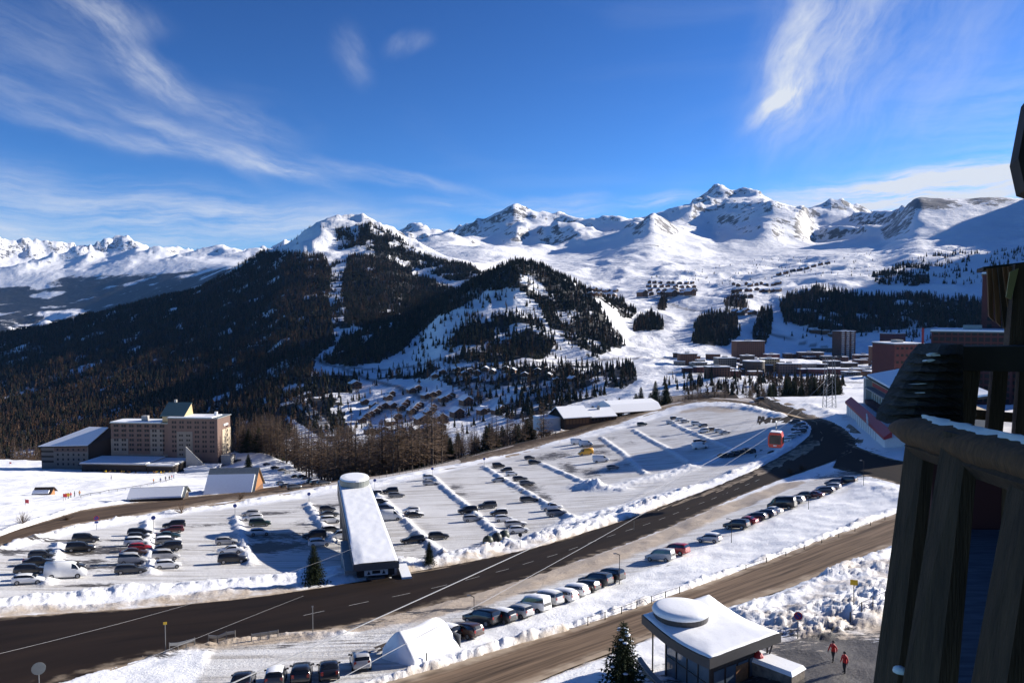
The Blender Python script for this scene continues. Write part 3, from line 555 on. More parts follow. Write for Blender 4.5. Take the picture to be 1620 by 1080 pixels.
# ------------------------------------------------------------------ road sheets
def road_mat(name, dark, light, sandw, streak=1.0):
    m, n, l, b = new_mat(name); b.inputs['Roughness'].default_value = .8; b.inputs['Specular IOR Level'].default_value = .1
    uv = n.new('ShaderNodeUVMap'); sp = n.new('ShaderNodeSeparateXYZ'); l.new(uv.outputs[0], sp.inputs[0]); geo = n.new('ShaderNodeNewGeometry')
    mp = n.new('ShaderNodeMapping'); mp.inputs['Scale'].default_value = (.05, 9 * streak, 1); l.new(uv.outputs[0], mp.inputs[0])
    no = n.new('ShaderNodeTexNoise'); no.inputs['Scale'].default_value = 1; no.inputs['Detail'].default_value = 7; no.inputs['Roughness'].default_value = .6; l.new(mp.outputs[0], no.inputs[0])
    n2 = n.new('ShaderNodeTexNoise'); n2.inputs['Scale'].default_value = .5; n2.inputs['Detail'].default_value = 8; l.new(geo.outputs['Position'], n2.inputs[0])
    ab = n.new('ShaderNodeMath'); ab.operation = 'SUBTRACT'; l.new(sp.outputs[1], ab.inputs[0]); ab.inputs[1].default_value = .5
    a2 = n.new('ShaderNodeMath'); a2.operation = 'ABSOLUTE'; l.new(ab.outputs[0], a2.inputs[0])
    a3 = n.new('ShaderNodeMath'); a3.operation = 'MULTIPLY_ADD'; l.new(n2.outputs[0], a3.inputs[0]); a3.inputs[1].default_value = .22; l.new(a2.outputs[0], a3.inputs[2])
    a4 = n.new('ShaderNodeMath'); a4.operation = 'MULTIPLY_ADD'; l.new(no.outputs[0], a4.inputs[0]); a4.inputs[1].default_value = .16; l.new(a3.outputs[0], a4.inputs[2])
    e = n.new('ShaderNodeMapRange'); e.interpolation_type = 'SMOOTHSTEP'; l.new(a4.outputs[0], e.inputs[0]); e.inputs[1].default_value = .69 - sandw; e.inputs[2].default_value = .75 - sandw * .35
    m1 = n.new('ShaderNodeMix'); m1.data_type = 'RGBA'; m1.inputs['A'].default_value = (*dark, 1); m1.inputs['B'].default_value = (*light, 1)
    r = n.new('ShaderNodeMapRange'); l.new(no.outputs[0], r.inputs[0]); r.inputs[1].default_value = .3; r.inputs[2].default_value = .7; l.new(r.outputs[0], m1.inputs[0])
    m2 = n.new('ShaderNodeMix'); m2.data_type = 'RGBA'; l.new(e.outputs[0], m2.inputs[0]); l.new(m1.outputs['Result'], m2.inputs['A']); 
    m3 = n.new('ShaderNodeMix'); m3.data_type = 'RGBA'; l.new(n2.outputs[0], m3.inputs[0]); m3.inputs['A'].default_value = (.22, .155, .10, 1); m3.inputs['B'].default_value = (.52, .43, .33, 1); l.new(m3.outputs['Result'], m2.inputs['B'])
    l.new(m2.outputs['Result'], b.inputs['Base Color'])
    bp = n.new('ShaderNodeBump'); bp.inputs['Strength'].default_value = .3; bp.inputs['Distance'].default_value = .03; l.new(n2.outputs[0], bp.inputs['Height']); l.new(bp.outputs[0], b.inputs['Normal'])
    return m
def road(name, key, mat, nw=14, lift=0.0, i0=0, i1=None):
    a, b = RN[key]; a = a[i0:i1]; b = b[i0:i1]; n = len(a); w = np.linspace(0, 1, nw)[None, :, None]
    # widen a little so the ragged snow edge overlaps the sheet
    m = (a + b) / 2; aa = m + (a - m) * 1.12; bb = m + (b - m) * 1.12
    g = aa[:, None] * (1 - w) + bb[:, None] * w; x = g[..., 0]; y = g[..., 1]
    z = bz(x, y) - .05 + lift + .05 * fbm(x / 6, y / 6, 2)
    v = np.stack([x, y, z], -1).reshape(-1, 3); i = np.arange(n * nw).reshape(n, nw); f = np.stack([i[:-1, :-1], i[:-1, 1:], i[1:, 1:], i[1:, :-1]], -1).reshape(-1, 4)
    me = bpy.data.meshes.new(name); me.from_pydata(v.tolist(), [], f.tolist()); uvl = me.uv_layers.new()
    s = np.r_[0, np.cumsum(np.hypot(*np.diff((a + b) / 2, axis=0).T))]; uv = np.stack([np.repeat(s[:, None], nw, 1), np.repeat(np.linspace(0, 1, nw)[None], n, 0)], -1).reshape(-1, 2)
    li = np.array([l.vertex_index for l in me.loops]); uvl.data.foreach_set('uv', uv[li].astype(np.float32).ravel())
    me.polygons.foreach_set('use_smooth', np.ones(len(f), bool)); me.materials.append(mat)
    nrm = me.polygons[0].normal if len(me.polygons) else None
    if me.polygons[len(me.polygons) // 2].normal.z < 0: me.flip_normals()
    o = bpy.data.objects.new(name, me); COL.objects.link(o); o['kind'] = 'structure'; return o
ASPH = road_mat('wet_asphalt', (.0075, .0045, .0030), (.023, .0140, .0090), .085)
BROWN = road_mat('slushy_track', (.045, .031, .021), (.26, .18, .12), .20, 1.6)
WETB = road_mat('wet_brown_road', (.035, .025, .018), (.13, .088, .058), .16, 1.2)
KM = int(np.argmin(np.hypot(*(RN['main'][0] - np.array(hit(1268, 662)[:2])).T)))
RD_main = road('main_road', 'main', ASPH, 16, 0, 0, KM + 1); road('loop_road', 'main', WETB, 14, 0, KM); road('lower_road', 'left', WETB, 8, .01); road('upper_track', 'slush', BROWN, 12, .02); road('side_road', 'junc', ASPH, 8, .015)
# painted centre dashes, children of the road
PAINT = simple('road_paint', (.42, .41, .39), .7, .4, 3)
cl = pl([(480,972),(560,955),(620,943),(700,926),(735,917),(800,900),(880,876),(950,852),(1030,826),(1100,799),(1160,775),(1215,752)])
cl = resample(cl, 1200); tl = np.r_[0, np.cumsum(np.hypot(*np.diff(cl, axis=0).T))]; s = 0; Lr = tl[-1]
while s < Lr - 3:
    k = (tl >= s) & (tl <= s + 3.2); q = cl[k]
    if len(q) > 1:
        d = q[-1] - q[0]; nn = np.array([-d[1], d[0]]) / np.hypot(*d) * .06; vs_ = []
        for pt in q[::max(1, len(q) // 4)]:
            for sg_ in (-1, 1): c = pt + sg_ * nn; vs_.append((c[0], c[1], float(bz(c[0], c[1])) - .05 + .05 * float(fbm(np.array(c[0] / 6), np.array(c[1] / 6), 2)) + .018))
        me = bpy.data.meshes.new('centre_dash'); me.from_pydata(vs_, [], [(i, i + 1, i + 3, i + 2) for i in range(0, len(vs_) - 2, 2)]); me.materials.append(PAINT)
        if me.polygons[0].normal.z < 0: me.flip_normals()
        o = bpy.data.objects.new('centre_dash', me); COL.objects.link(o); o.parent = RD_main
    s += 6.4

# ------------------------------------------------------------------ generic mesh helpers
class MB:
    def __init__(s): s.v = []; s.f = []
    def add(s, v, f): o = len(s.v); s.v += [tuple(p) for p in v]; s.f += [tuple(i + o for i in q) for q in f]; return s
    def box(s, x0, x1, y0, y1, z0, z1, taper=0.0):
        t = taper; return s.add([(x0,y0,z0),(x1,y0,z0),(x1,y1,z0),(x0,y1,z0),(x0+t,y0+t,z1),(x1-t,y0+t,z1),(x1-t,y1-t,z1),(x0+t,y1-t,z1)], [(0,3,2,1),(4,5,6,7),(0,1,5,4),(1,2,6,5),(2,3,7,6),(3,0,4,7)])
    def tube(s, p, q, r0, r1=None, n=6):
        p = Vector(p); q = Vector(q); r1 = r0 if r1 is None else r1; d = (q - p); 
        if d.length < 1e-6: return s
        m = d.to_track_quat('Z', 'Y').to_matrix(); v = []
        for c, r in ((p, r0), (q, r1)):
            for i in range(n): a = 2 * math.pi * i / n; v.append(c + m @ Vector((math.cos(a) * r, math.sin(a) * r, 0)))
        return s.add(v, [(i, (i + 1) % n, n + (i + 1) % n, n + i) for i in range(n)] + [tuple(range(n - 1, -1, -1)), tuple(range(n, 2 * n))])
    def prism(s, pts, z0, z1):
        n = len(pts); return s.add([(x, y, z0) for x, y in pts] + [(x, y, z1) for x, y in pts], [tuple(range(n - 1, -1, -1)), tuple(range(n, 2 * n))] + [(i, (i + 1) % n, n + (i + 1) % n, n + i) for i in range(n)])
    def extr(s, pts, axis, a, b):
        # polygon pts in the plane normal to `axis` (0 = x: pts are (y,z); 1 = y: pts are (x,z))
        n = len(pts); mk = (lambda t, p: (t, p[0], p[1])) if axis == 0 else (lambda t, p: (p[0], t, p[1]))
        return s.add([mk(a, p) for p in pts] + [mk(b, p) for p in pts], [tuple(range(n)), tuple(range(2 * n - 1, n - 1, -1))] + [(i, n + i, n + (i + 1) % n, (i + 1) % n) for i in range(n)])
    def lathe(s, prof, n=16, cx=0, cy=0, sx=1, sy=1):
        o = []; 
        for r, z in prof:
            for i in range(n): a = 2 * math.pi * i / n; o.append((cx + math.cos(a) * r * sx, cy + math.sin(a) * r * sy, z))
        f = [(j*n+i, j*n+(i+1)%n, (j+1)*n+(i+1)%n, (j+1)*n+i) for j in range(len(prof)-1) for i in range(n)]
        f += [tuple(range(n - 1, -1, -1)), tuple(range((len(prof)-1)*n, len(prof)*n))]; return s.add(o, f)
    def mesh(s, name, mat, smooth=False):
        me = bpy.data.meshes.new(name); me.from_pydata(s.v, [], s.f)
        for m in (mat if isinstance(mat, (list, tuple)) else [mat]): me.materials.append(m)
        bm = bmesh.new(); bm.from_mesh(me); bmesh.ops.recalc_face_normals(bm, faces=bm.faces); bm.to_mesh(me); bm.free()
        if smooth: me.polygons.foreach_set('use_smooth', np.ones(len(me.polygons), bool))
        return me
    def build(s, name, mat, parent=None, smooth=False): return inst(s.mesh(name, mat, smooth), name, parent)
def inst(me, name, parent=None, loc=None, rz=0, scale=None):
    o = bpy.data.objects.new(name, me); COL.objects.link(o)
    if parent is not None: o.parent = parent
    if loc is not None: o.location = loc
    if rz: o.rotation_euler = (0, 0, rz)
    if scale is not None: o.scale = scale if hasattr(scale, '__len__') else (scale,) * 3
    return o
def thing(name, label, cat, loc=(0, 0, 0), rz=0, group=None):
    o = bpy.data.objects.new(name, None); COL.objects.link(o); o.empty_display_size = .2; o.location = loc; o.rotation_euler = (0, 0, rz); tag(o, label, cat, group); return o
def tag(o, label, cat, group=None, kind=None):
    o['label'] = label; o['category'] = cat
    if group: o['group'] = group
    if kind: o['kind'] = kind
    return o

# ------------------------------------------------------------------ trees
def leafmat(name, col, rnd=.35, tr=.0): return simple(name, col, .85, .35, 2.2, rnd=rnd, spec=.15)
M_SPR = leafmat('spruce_needles', (.026, .026, .014)); M_LAR = leafmat('larch_twigs', (.085, .05, .028)); M_TRK = simple('bark', (.07, .052, .04), .9, .3, 6, rnd=.2)
M_SPRN = leafmat('spruce_needles_near', (.026, .036, .015), .2); M_LARN = leafmat('larch_twigs_near', (.115, .076, .05), .28)
def far_spruce(seed, rad=.20, layers=6, sides=7):
    r = random.Random(seed); m = MB()
    for k in range(layers):
        z0 = .06 + .86 * k / layers; rr = rad * (1 - k / (layers + .6)) * r.uniform(.8, 1.15); z1 = min(1.0, z0 + .30); v = [(r.uniform(-.01, .01), r.uniform(-.01, .01), z1)]
        for i in range(sides * 2):
            a = math.pi * i / sides + r.uniform(-.15, .15) + k; q = rr * (1 if i % 2 == 0 else .45) * r.uniform(.75, 1.2); v.append((math.cos(a) * q, math.sin(a) * q, z0 + (0 if i % 2 == 0 else .05) + r.uniform(-.02, .02)))
        m.add(v, [(0, 1 + i, 1 + (i + 1) % (sides * 2)) for i in range(sides * 2)])
    return m
def far_larch(seed, rad=.20):
    r = random.Random(seed); m = MB(); m.tube((0, 0, 0), (0, 0, .95), .012, .003, 4)
    for k in range(46):
        z = .14 + .82 * (k / 46) ** .9; a = r.uniform(0, 6.28); q = rad * (1.08 - z) * r.uniform(.6, 1.2); dz = r.uniform(.0, .06); t = Vector((math.cos(a), math.sin(a), 0)); s = Vector((-t.y, t.x, 0)) * .03
        b = Vector((0, 0, z)); e = b + t * q + Vector((0, 0, dz)); m.add([b, e + s * .8, e + Vector((0, 0, .05)), e - s * .8 - Vector((0, 0, .02)), b + t * q * .5 + Vector((0, 0, .05))], [(0, 1, 2), (0, 2, 3), (0, 4, 2)])
    return m
SPRF = [far_spruce(s, [.19, .16, .23][s % 3]).mesh('spruce_far', M_SPR) for s in range(3)]; LARF = [far_larch(s + 5, [.17, .2, .15][s % 3]).mesh('larch_far', M_LAR) for s in range(3)]
SRC = {False: [], True: []}
for k, lst in ((False, SPRF), (True, LARF)):
    for me in lst: SRC[k].append(bpy.data.objects.new(me.name, me))          # source shapes, not linked to the scene
def scatter_group(src):
    g = bpy.data.node_groups.new('tree_scatter', 'GeometryNodeTree'); g.interface.new_socket('Geometry', in_out='INPUT', socket_type='NodeSocketGeometry'); g.interface.new_socket('Geometry', in_out='OUTPUT', socket_type='NodeSocketGeometry')
    n = g.nodes; l = g.links; gi = n.new('NodeGroupInput'); go = n.new('NodeGroupOutput'); ip = n.new('GeometryNodeInstanceOnPoints'); jn = n.new('GeometryNodeJoinGeometry')
    for o in src:
        oi = n.new('GeometryNodeObjectInfo'); oi.inputs[0].default_value = o; oi.inputs['As Instance'].default_value = True; l.new(oi.outputs['Geometry'], jn.inputs[0])
    l.new(gi.outputs[0], ip.inputs['Points']); l.new(jn.outputs[0], ip.inputs['Instance']); ip.inputs['Pick Instance'].default_value = True
    ri = n.new('FunctionNodeRandomValue'); ri.data_type = 'INT'; ri.inputs[4].default_value = 0; ri.inputs[5].default_value = len(src) - 1; l.new(ri.outputs[2], ip.inputs['Instance Index'])
    rr = n.new('FunctionNodeRandomValue'); rr.data_type = 'FLOAT_VECTOR'; rr.inputs[0].default_value = (-.04, -.04, 0); rr.inputs[1].default_value = (.04, .04, 6.28); rr.inputs['Seed'].default_value = 5
    l.new(rr.outputs[0], ip.inputs['Rotation']); na = n.new('GeometryNodeInputNamedAttribute'); na.data_type = 'FLOAT'; na.inputs[0].default_value = 'scl'; l.new(na.outputs[0], ip.inputs['Scale']); l.new(ip.outputs[0], go.inputs[0])
    return g
GRP = {k: scatter_group(SRC[k]) for k in SRC}
ntree = 0
for fi, (pts, sc, lm) in TREEPTS.items():
    for k in (False, True):
        sel = lm == k
        if sel.sum() == 0: continue
        me = bpy.data.meshes.new('forest'); me.from_pydata(pts[sel].tolist(), [], []); a = me.attributes.new('scl', 'FLOAT', 'POINT'); a.data.foreach_set('value', sc[sel].astype(np.float32)); ntree += int(sel.sum())
        lab = FORESTS[fi][8]; o = bpy.data.objects.new('larch_wood' if k else 'spruce_wood', me); COL.objects.link(o); tag(o, ('brown larches of the ' if k else 'dark spruces of the ') + lab, 'wood', None, 'stuff')
        md = o.modifiers.new('trees', 'NODES'); md.node_group = GRP[k]
print('forest trees', ntree)
# ------------------------------------------------------------------ buildings
M_BEIGE = simple('beige_render', (.20, .17, .14), .85, .08, .6); M_PINK = simple('pinkish_render', (.15, .095, .075), .85, .10, .6); M_OCHRE = simple('ochre_render', (.46, .34, .18), .85, .08, .8)
M_WIN = simple('window_glass', (.012, .013, .016), .35, .2, 1, spec=.2); M_FRAME = simple('window_frame', (.5, .48, .45), .6, .05, 2)
M_TIMB = simple('timber_brown', (.13, .062, .030), .8, .25, 5, rnd=.25); M_TIMBL = simple('timber_orange', (.30, .135, .05), .75, .25, 4); M_DARKT = simple('timber_dark', (.045, .032, .025), .85, .3, 4, rnd=.2)
M_BRICK = simple('red_brown_cladding', (.10, .045, .028), .85, .15, .5, rnd=.15); M_DRED = simple('dark_red_cladding', (.085, .020, .020), .75, .15, .5); M_RED = simple('red_panel', (.36, .025, .030), .55, .1, 2)
M_CONC = simple('concrete', (.33, .32, .30), .85, .12, 1.2, bump=.15); M_CONCD = simple('dark_concrete', (.12, .115, .11), .85, .15, 1.5); M_METR = simple('standing_seam_metal', (.27, .29, .28), .45, .12, 1.5, metal=.4)
M_STONE = simple('stone_wall', (.20, .17, .14), .9, .45, 2.5, bump=.6, bscale=5); M_WHITE = simple('white_paint', (.72, .72, .71), .6, .06, 2); M_BLACK = simple('black_metal', (.016, .016, .018), .5, .1, 3); M_GREYM = simple('grey_metal', (.20, .205, .21), .4, .1, 3, metal=.6)
M_COPP = simple('green_roof_sheet', (.10, .15, .14), .6, .15, 1)
def rotpt(o, yaw, x, y): c, s = math.cos(yaw), math.sin(yaw); return o[0] + c * x - s * y, o[1] + s * x + c * y
WMESH = {}
def window_mesh(w, h, proud=.06):
    k = (round(w, 2), round(h, 2))
    if k not in WMESH:
        m = MB(); m.box(-w / 2, w / 2, -proud, .05, 0, h); me = m.mesh('window', [M_WIN, M_FRAME]); WMESH[k] = me
        fr = MB(); t = .07
        fr.box(-w/2-t, w/2+t, -proud-.05, .04, -t, -.001); fr.box(-w/2-t, w/2+t, -proud-.05, .04, h+.001, h+t); fr.box(-w/2-t, -w/2-.001, -proud-.05, .04, 0, h); fr.box(w/2+.001, w/2+t, -proud-.05, .04, 0, h)
        WMESH[k + ('f',)] = fr.mesh('frame', M_FRAME)
    return WMESH[k], WMESH[k + ('f',)]
def face_windows(parent, x0, x1, yface, zs, n, w=1.1, h=1.3, side=0, skip=None, frame=False, pair=False):
    """windows on a face of the box: side 0 = front (-y), 1 = right (+x), 2 = left (-x); x runs along the face"""
    me, fm = window_mesh(w, h)
    for zi, z in enumerate(zs):
        for i in range(n):
            if skip and skip(i, zi): continue
            t = x0 + (x1 - x0) * (i + .5) / n
            for off in ((-w * .7, w * .7) if pair else (0,)):
                loc, rz = ((t + off, yface, z), 0) if side == 0 else ((yface, t + off, z), math.pi / 2) if side == 1 else ((yface, t + off, z), -math.pi / 2)
                o = inst(me, 'window', parent, loc, rz)
                if frame: inst(fm, 'frame', o)
def snow_slab(m, x0, x1, y0, y1, z, t=.35, ins=.1):
    return m.add([(x0, y0, z), (x1, y0, z), (x1, y1, z), (x0, y1, z), (x0 + ins, y0 + ins, z + t), (x1 - ins, y0 + ins, z + t), (x1 - ins, y1 - ins, z + t), (x0 + ins, y1 - ins, z + t)], [(4,5,6,7),(0,1,5,4),(1,2,6,5),(2,3,7,6),(3,0,4,7)])

# ---- hotel on the far edge of the snow field
HO = P(345, 744, 472); hy = -.07
hot = thing('hotel', 'large pinkish hotel with stepped flat snowy roofs and a small green gabled tower', 'hotel', (HO.x, HO.y, HO.z), hy)
zt = 31.5
MB().box(-31, 0, 0, 18, -3, zt).build('wall', M_PINK, hot); MB().box(-25.5, -15.5, -.25, .3, 6, 23.5).build('bay_panel', M_BEIGE, hot)
MB().box(-31.6, .6, -.6, 18.6, zt, zt + .5).build('roof', M_METR, hot); rm = MB(); snow_slab(rm, -31, -3.2, -.4, 14, zt + .504, .4); rm.build('roof_snow', SNOW, hot)
MB().box(.004, .35, 6, 17.8, 1, 24).build('gable_panel', simple('cream_render', (.50, .41, .29), .85, .05, 1), hot); MB().box(.004, .5, 8, 14, 26, 27.2).build('sign_panel', M_WHITE, hot)
face_windows(hot, -29.5, -1, -.02, [11 + 2.9 * k for k in range(7)], 6, 1.15, 1.5, 0, lambda i, z: i in (1, 2) and z < 5, pair=True)
face_windows(hot, -25, -16, -.28, [9 + 2.9 * k for k in range(5)], 2, 1.0, 1.2, 0, None, pair=True); face_windows(hot, 12, 14, .37, [7 + 3 * k for k in range(7)], 1, 1.1, 1.4, 1)
# left wing, a little set back and lower
MB().box(-68, -31.01, 1.5, 19, -3, 28).build('left_wing_wall', M_PINK, hot); MB().box(-67.99, -57, 1.25, 2, 6, 18.5).build('left_panel', M_BEIGE, hot); MB().box(-43, -35, 1.25, 2, 6, 24.5).build('left_panel', M_BEIGE, hot); MB().box(-66, -32, 1.28, 2, 4, 9.2).build('left_panel', M_BEIGE, hot)
MB().box(-68.5, -31.02, .9, 19.5, 28, 28.5).build('left_wing_roof', M_METR, hot); rm = MB(); snow_slab(rm, -68.2, -36, 1.1, 15, 28.504, .4); rm.build('left_wing_snow', SNOW, hot)
face_windows(hot, -67, -33, 1.22, [11.2 + 2.9 * k for k in range(6)], 7, 1.15, 1.5, 0, None, pair=True); face_windows(hot, -66, -34, 1.22, [6.6], 15, 1.2, 1.4, 0)
tw = MB(); tw.box(-36, -22, 3, 14, 28.6, 33.0); tw.extr([(3, 33.0), (14, 33.0), (12.2, 39.5)], 0, -36, -22); tw.build('roof_tower', M_OCHRE, hot)
MB().add([(-37, 1.8, 32.6), (-21.6, 1.8, 32.6), (-21.6, 12.3, 39.9), (-37, 12.3, 39.9), (-37, 1.8, 32.3), (-21.6, 1.8, 32.3), (-21.6, 12.3, 39.6), (-37, 12.3, 39.6)], [(0,1,2,3),(4,7,6,5),(0,4,5,1),(1,5,6,2),(2,6,7,3),(3,7,4,0)]).build('tower_roof', M_COPP, hot)
MB().box(-51, -47.5, 6, 9, 28.9, 32).build('chimney', M_CONC, hot); MB().box(-6, -4.4, 9, 10.4, zt + .6, zt + 3).build('chimney', M_WHITE, hot); MB().box(-33, -31.6, 12, 13.2, 37, 41.5).build('chimney', M_CONC, hot)
# podium
pm = thing('hotel_podium', 'low flat snow roofed restaurant wing at the foot of the hotel', 'building', (HO.x, HO.y, HO.z), hy)
MB().box(-72, -33, -22, -.6, -4, 7.3).build('wall', M_DARKT, pm); MB().box(-73, -32.5, -23, -.3, 7.3, 7.9).build('roof', M_CONC, pm); rm = MB(); snow_slab(rm, -72.8, -32.7, -22.8, -.5, 7.904, .4); rm.build('roof_snow', SNOW, pm)
MB().box(-32.4, -17, -22, -.7, -4, 6.6).build('wall', M_DARKT, pm); MB().box(-32.45, -16.5, -22.6, -.4, 6.6, 7.2).build('roof', M_CONC, pm); rm = MB(); snow_slab(rm, -32.3, -16.7, -22.4, -.5, 7.204, .4); rm.build('roof_snow', SNOW, pm)
MB().box(-40, -14, -31, -23.1, -4, 3.2).build('terrace_wall', M_STONE, pm); rm = MB(); snow_slab(rm, -40, -14, -31, -23.1, 3.2, .4); rm.build('terrace_snow', SNOW, pm)
face_windows(pm, -70, -35, -22.03, [2.6], 12, 1.8, 1.8, 0)
sl = thing('sail_roof_hall', 'small white hall with a tall pointed sail wall beside the hotel', 'building', (HO.x, HO.y, HO.z), hy)
MB().add([(-14, -12, -2), (-3.5, -9, -2), (-14, -12, 16.5), (-14, -11.4, -2), (-3.5, -8.4, -2), (-14, -11.4, 16.5), (-3.5, -9, 4.5), (-3.5, -8.4, 4.5)], [(0,1,6,2),(3,5,7,4),(0,3,4,1),(0,2,5,3),(1,4,7,6),(2,6,7,5)]).build('sail_wall', M_CONC, sl)
MB().box(-11, 4, -20, -4, -4, 4.6).build('wall', M_WHITE, sl); rm = MB(); snow_slab(rm, -11.4, 4.4, -20.4, -3.6, 4.6, .5); rm.build('roof_snow', SNOW, sl); MB().box(4.6, 11, -30, -2, -4, 3.2).build('side_wall', M_WHITE, sl); MB().box(-10, 4, -29, -20.5, -4, 2.4).build('porch', M_STONE, sl); rm = MB(); snow_slab(rm, -10, 4, -29, -20.5, 2.4, .4); rm.build('porch_snow', SNOW, sl)
MB().box(1, 7, 2, 9, 3, 9).build('entrance', M_CONC, sl)
# ---- annex left of the hotel
AO = P(140, 738, 474); an = thing('hotel_annex', 'four storey beige annex with a broad sloping snow roof left of the hotel', 'building', (AO.x, AO.y, AO.z), -.03)
MB().box(-21.5, 0, 0, 16, -3, 12.3).build('wall', M_BEIGE, an); MB().box(-21, -.5, -.12, .2, 9.2, 12.2).build('upper_band', M_PINK, an); MB().box(-30, -21.51, 1.5, 16, -3, 11.2).build('balcony_wing', M_BEIGE, an)
for k in range(3): MB().box(-29.8, -21.6, 1.2, 2.2, 2.2 + 3.1 * k, 3.4 + 3.1 * k).build('balcony', M_DARKT, an)
MB().add([(-31, -1.2, 11.6), (.6, -1.2, 12.4), (4.5, 16, 21), (-9, 18, 21), (-31, -1.2, 12.1), (.6, -1.2, 12.9), (4.5, 16, 21.5), (-9, 18, 21.5), (-31, 17, 12), (-31, 17, 12.5)], [(0,1,2,3),(4,7,6,5),(0,4,5,1),(1,5,6,2),(0,3,8),(4,9,7),(2,6,7,3),(3,7,9,8),(0,8,9,4)]).build('roof', M_DARKT, an)
MB().add([(-30.6, -.8, 12.15), (.2, -.8, 12.93), (4.0, 15.6, 21.3), (-9, 17.4, 21.5), (-30.6, -.8, 12.6), (.2, -.8, 13.3), (4.0, 15.6, 21.8), (-9, 17.4, 21.9), (-30.4, 16.6, 12.9)], [(4,5,6,7),(0,1,5,4),(1,2,6,5),(2,3,7,6),(4,7,8),(0,4,8)]).build('roof_snow', SNOW, an)
MB().add([(.01, .3, -3), (12, 17, -3), (12, 17, 18), (4.2, 15.8, 20.9), (.01, .3, 12.3), (0, 15, -3), (0, 15, 12)], [(0,1,2,3,4),(0,4,6,5),(1,5,6,2),(2,6,3),(3,6,4)]).build('end_wing', M_DARKT, an)
face_windows(an, -20.5, -1, -.02, [.9, 3.8, 6.7], 6, 1.0, 1.3, 0); face_windows(an, -20.5, -1, -.14, [9.8], 6, 1.0, 1.3, 0)

# ---- sheds and hut on the snow field
def shed(name, label, px, py, d, L, W, H, yaw, ridge, wall, roofm, snowfrac, bare=False, gable=M_TIMBL):
    o = P(px, py, d); t = thing(name, label, 'shed', (o.x, o.y, o.z), yaw)
    MB().box(0, L, 0, W, -2, H).build('wall', wall, t)
    g = MB(); g.extr([(0, H), (W, H), (W / 2, ridge)], 0, .02, L - .02); g.build('gable', gable, t)
    e = .7; r = MB(); sl_ = (ridge - H) / (W / 2)
    for s in (0, 1):
        a = [(-e, H - sl_ * e + .02), (W / 2, ridge + .02), (W / 2, ridge + .22), (-e, H - sl_ * e + .22)]
        if s: a = [(W - q, z) for q, z in a]
        r.extr(a, 0, -.6, L + .6)
    r.build('roof', roofm, t)
    f = snowfrac; q0 = -e; q1 = W / 2 * f; sm = MB(); sm.extr([(q0, H - sl_ * e + .225), (q1, H + sl_ * q1 + .225), (q1 - .3, H + sl_ * q1 + .55), (q0 + .1, H - sl_ * e + .6)], 0, -.5, L + .5 if f > .9 else L - .3); sm.build('roof_snow', SNOW, t)
    return t
sh1 = shed('long_shed', 'long low shed with a snow covered roof beside the lower road', 205, 796, 222, 14.5, 6.5, 1.6, .16, 3.6, M_DARKT, M_METR, .86, gable=M_CONC)
sh2 = shed('metal_roof_shed', 'shed with a ribbed grey metal roof half buried in snow', 325, 787, 240, 14.2, 15, 1.2, .10, 7.5, M_TIMB, M_METR, .70)
for i in range(16): MB().extr([(4.6, 4.9), (7.4, 7.25), (7.4, 7.36), (4.6, 5.05)], 0, .1 + i * .93, .16 + i * .93).build('roof_rib', M_GREYM, sh2)
hut = shed('wooden_hut', 'small orange wooden hut with a dark roof on the snow field', 55, 788, 252, 4.8, 3.2, 1.9, .1, 3.1, M_TIMBL, M_DARKT, .2)
for k in range(5): MB().box(.1, 4.7, -.05, -.01, .25 + k * .34, .45 + k * .34).build('board', M_TIMBL, hut)

# ---- timber restaurant by the loop road
RO = P(893, 672, 372); rs = thing('timber_restaurant', 'timber restaurant with snow covered gable roofs beside the curving road', 'restaurant', (RO.x, RO.y, RO.z), .42)
def gable_hall(t, x0, x1, y0, y1, h, rg, over, wall, side=M_TIMBL):
    MB().box(x0, x1, y0, y1, -3, h).build('wall', wall, t); ym = (y0 + y1) / 2
    MB().extr([(y0, h), (y1, h), (ym, rg)], 0, x0 + .3, x1 - .02).build('gable', M_DARKT, t)
    r = MB(); s_ = (rg - h) / (ym - y0)
    for q in (0, 1):
        a = [(y0 - over, h - s_ * over + .02), (ym, rg + .02), (ym, rg + .3), (y0 - over, h - s_ * over + .3)]
        if q: a = [(y0 + y1 - yy, z) for yy, z in a]
        r.extr(a, 0, x0 - 1.6, x1 + .5)
    r.build('roof', M_DARKT, t); sn = MB()
    for q in (0, 1):
        a = [(y0 - over + .1, h - s_ * over + .304), (ym, rg + .304), (ym, rg + .85), (y0 - over + .2, h - s_ * over + .75)]
        if q: a = [(y0 + y1 - yy, z) for yy, z in a]
        sn.extr(a, 0, x0 - 1.4, x1 + .3)
    sn.build('roof_snow', SNOW, t)
rs.scale = (.82, .82, .82); gable_hall(rs, 0, 17, 0, 17, 4.4, 9.0, 1.6, M_TIMB); gable_hall(rs, 17.6, 36, 2, 15, 3.4, 7.0, 1.3, M_TIMB)
for i in range(7): MB().box(1.2 + i * 2.2, 2.9 + i * 2.2, -.1, -.02, .2, 3.6).build('plank_panel', M_TIMBL, rs)
face_windows(rs, 19, 37, 1.97, [1.2], 8, 1.2, 1.2, 0)
for y in (3, 6, 8.5, 11, 14): MB().tube((-1.2, y, -1), (-1.2, y, 4.5 + 5 * (1 - abs(y - 8.5) / 8.5) - .4), .15).build('post', M_DARKT, rs)
MB().tube((-1.2, 1.5, 4.3), (-1.2, 15.5, 4.3), .16).build('tie_beam', M_DARKT, rs); MB().tube((-1.2, 4, 4.3), (-1.2, 8.5, 8.8), .13).build('brace', M_DARKT, rs); MB().tube((-1.2, 13, 4.3), (-1.2, 8.5, 8.8), .13).build('brace', M_DARKT, rs)
MB().box(26, 27.4, 6.5, 7.6, 6, 9.2).build('chimney', M_CONC, rs)
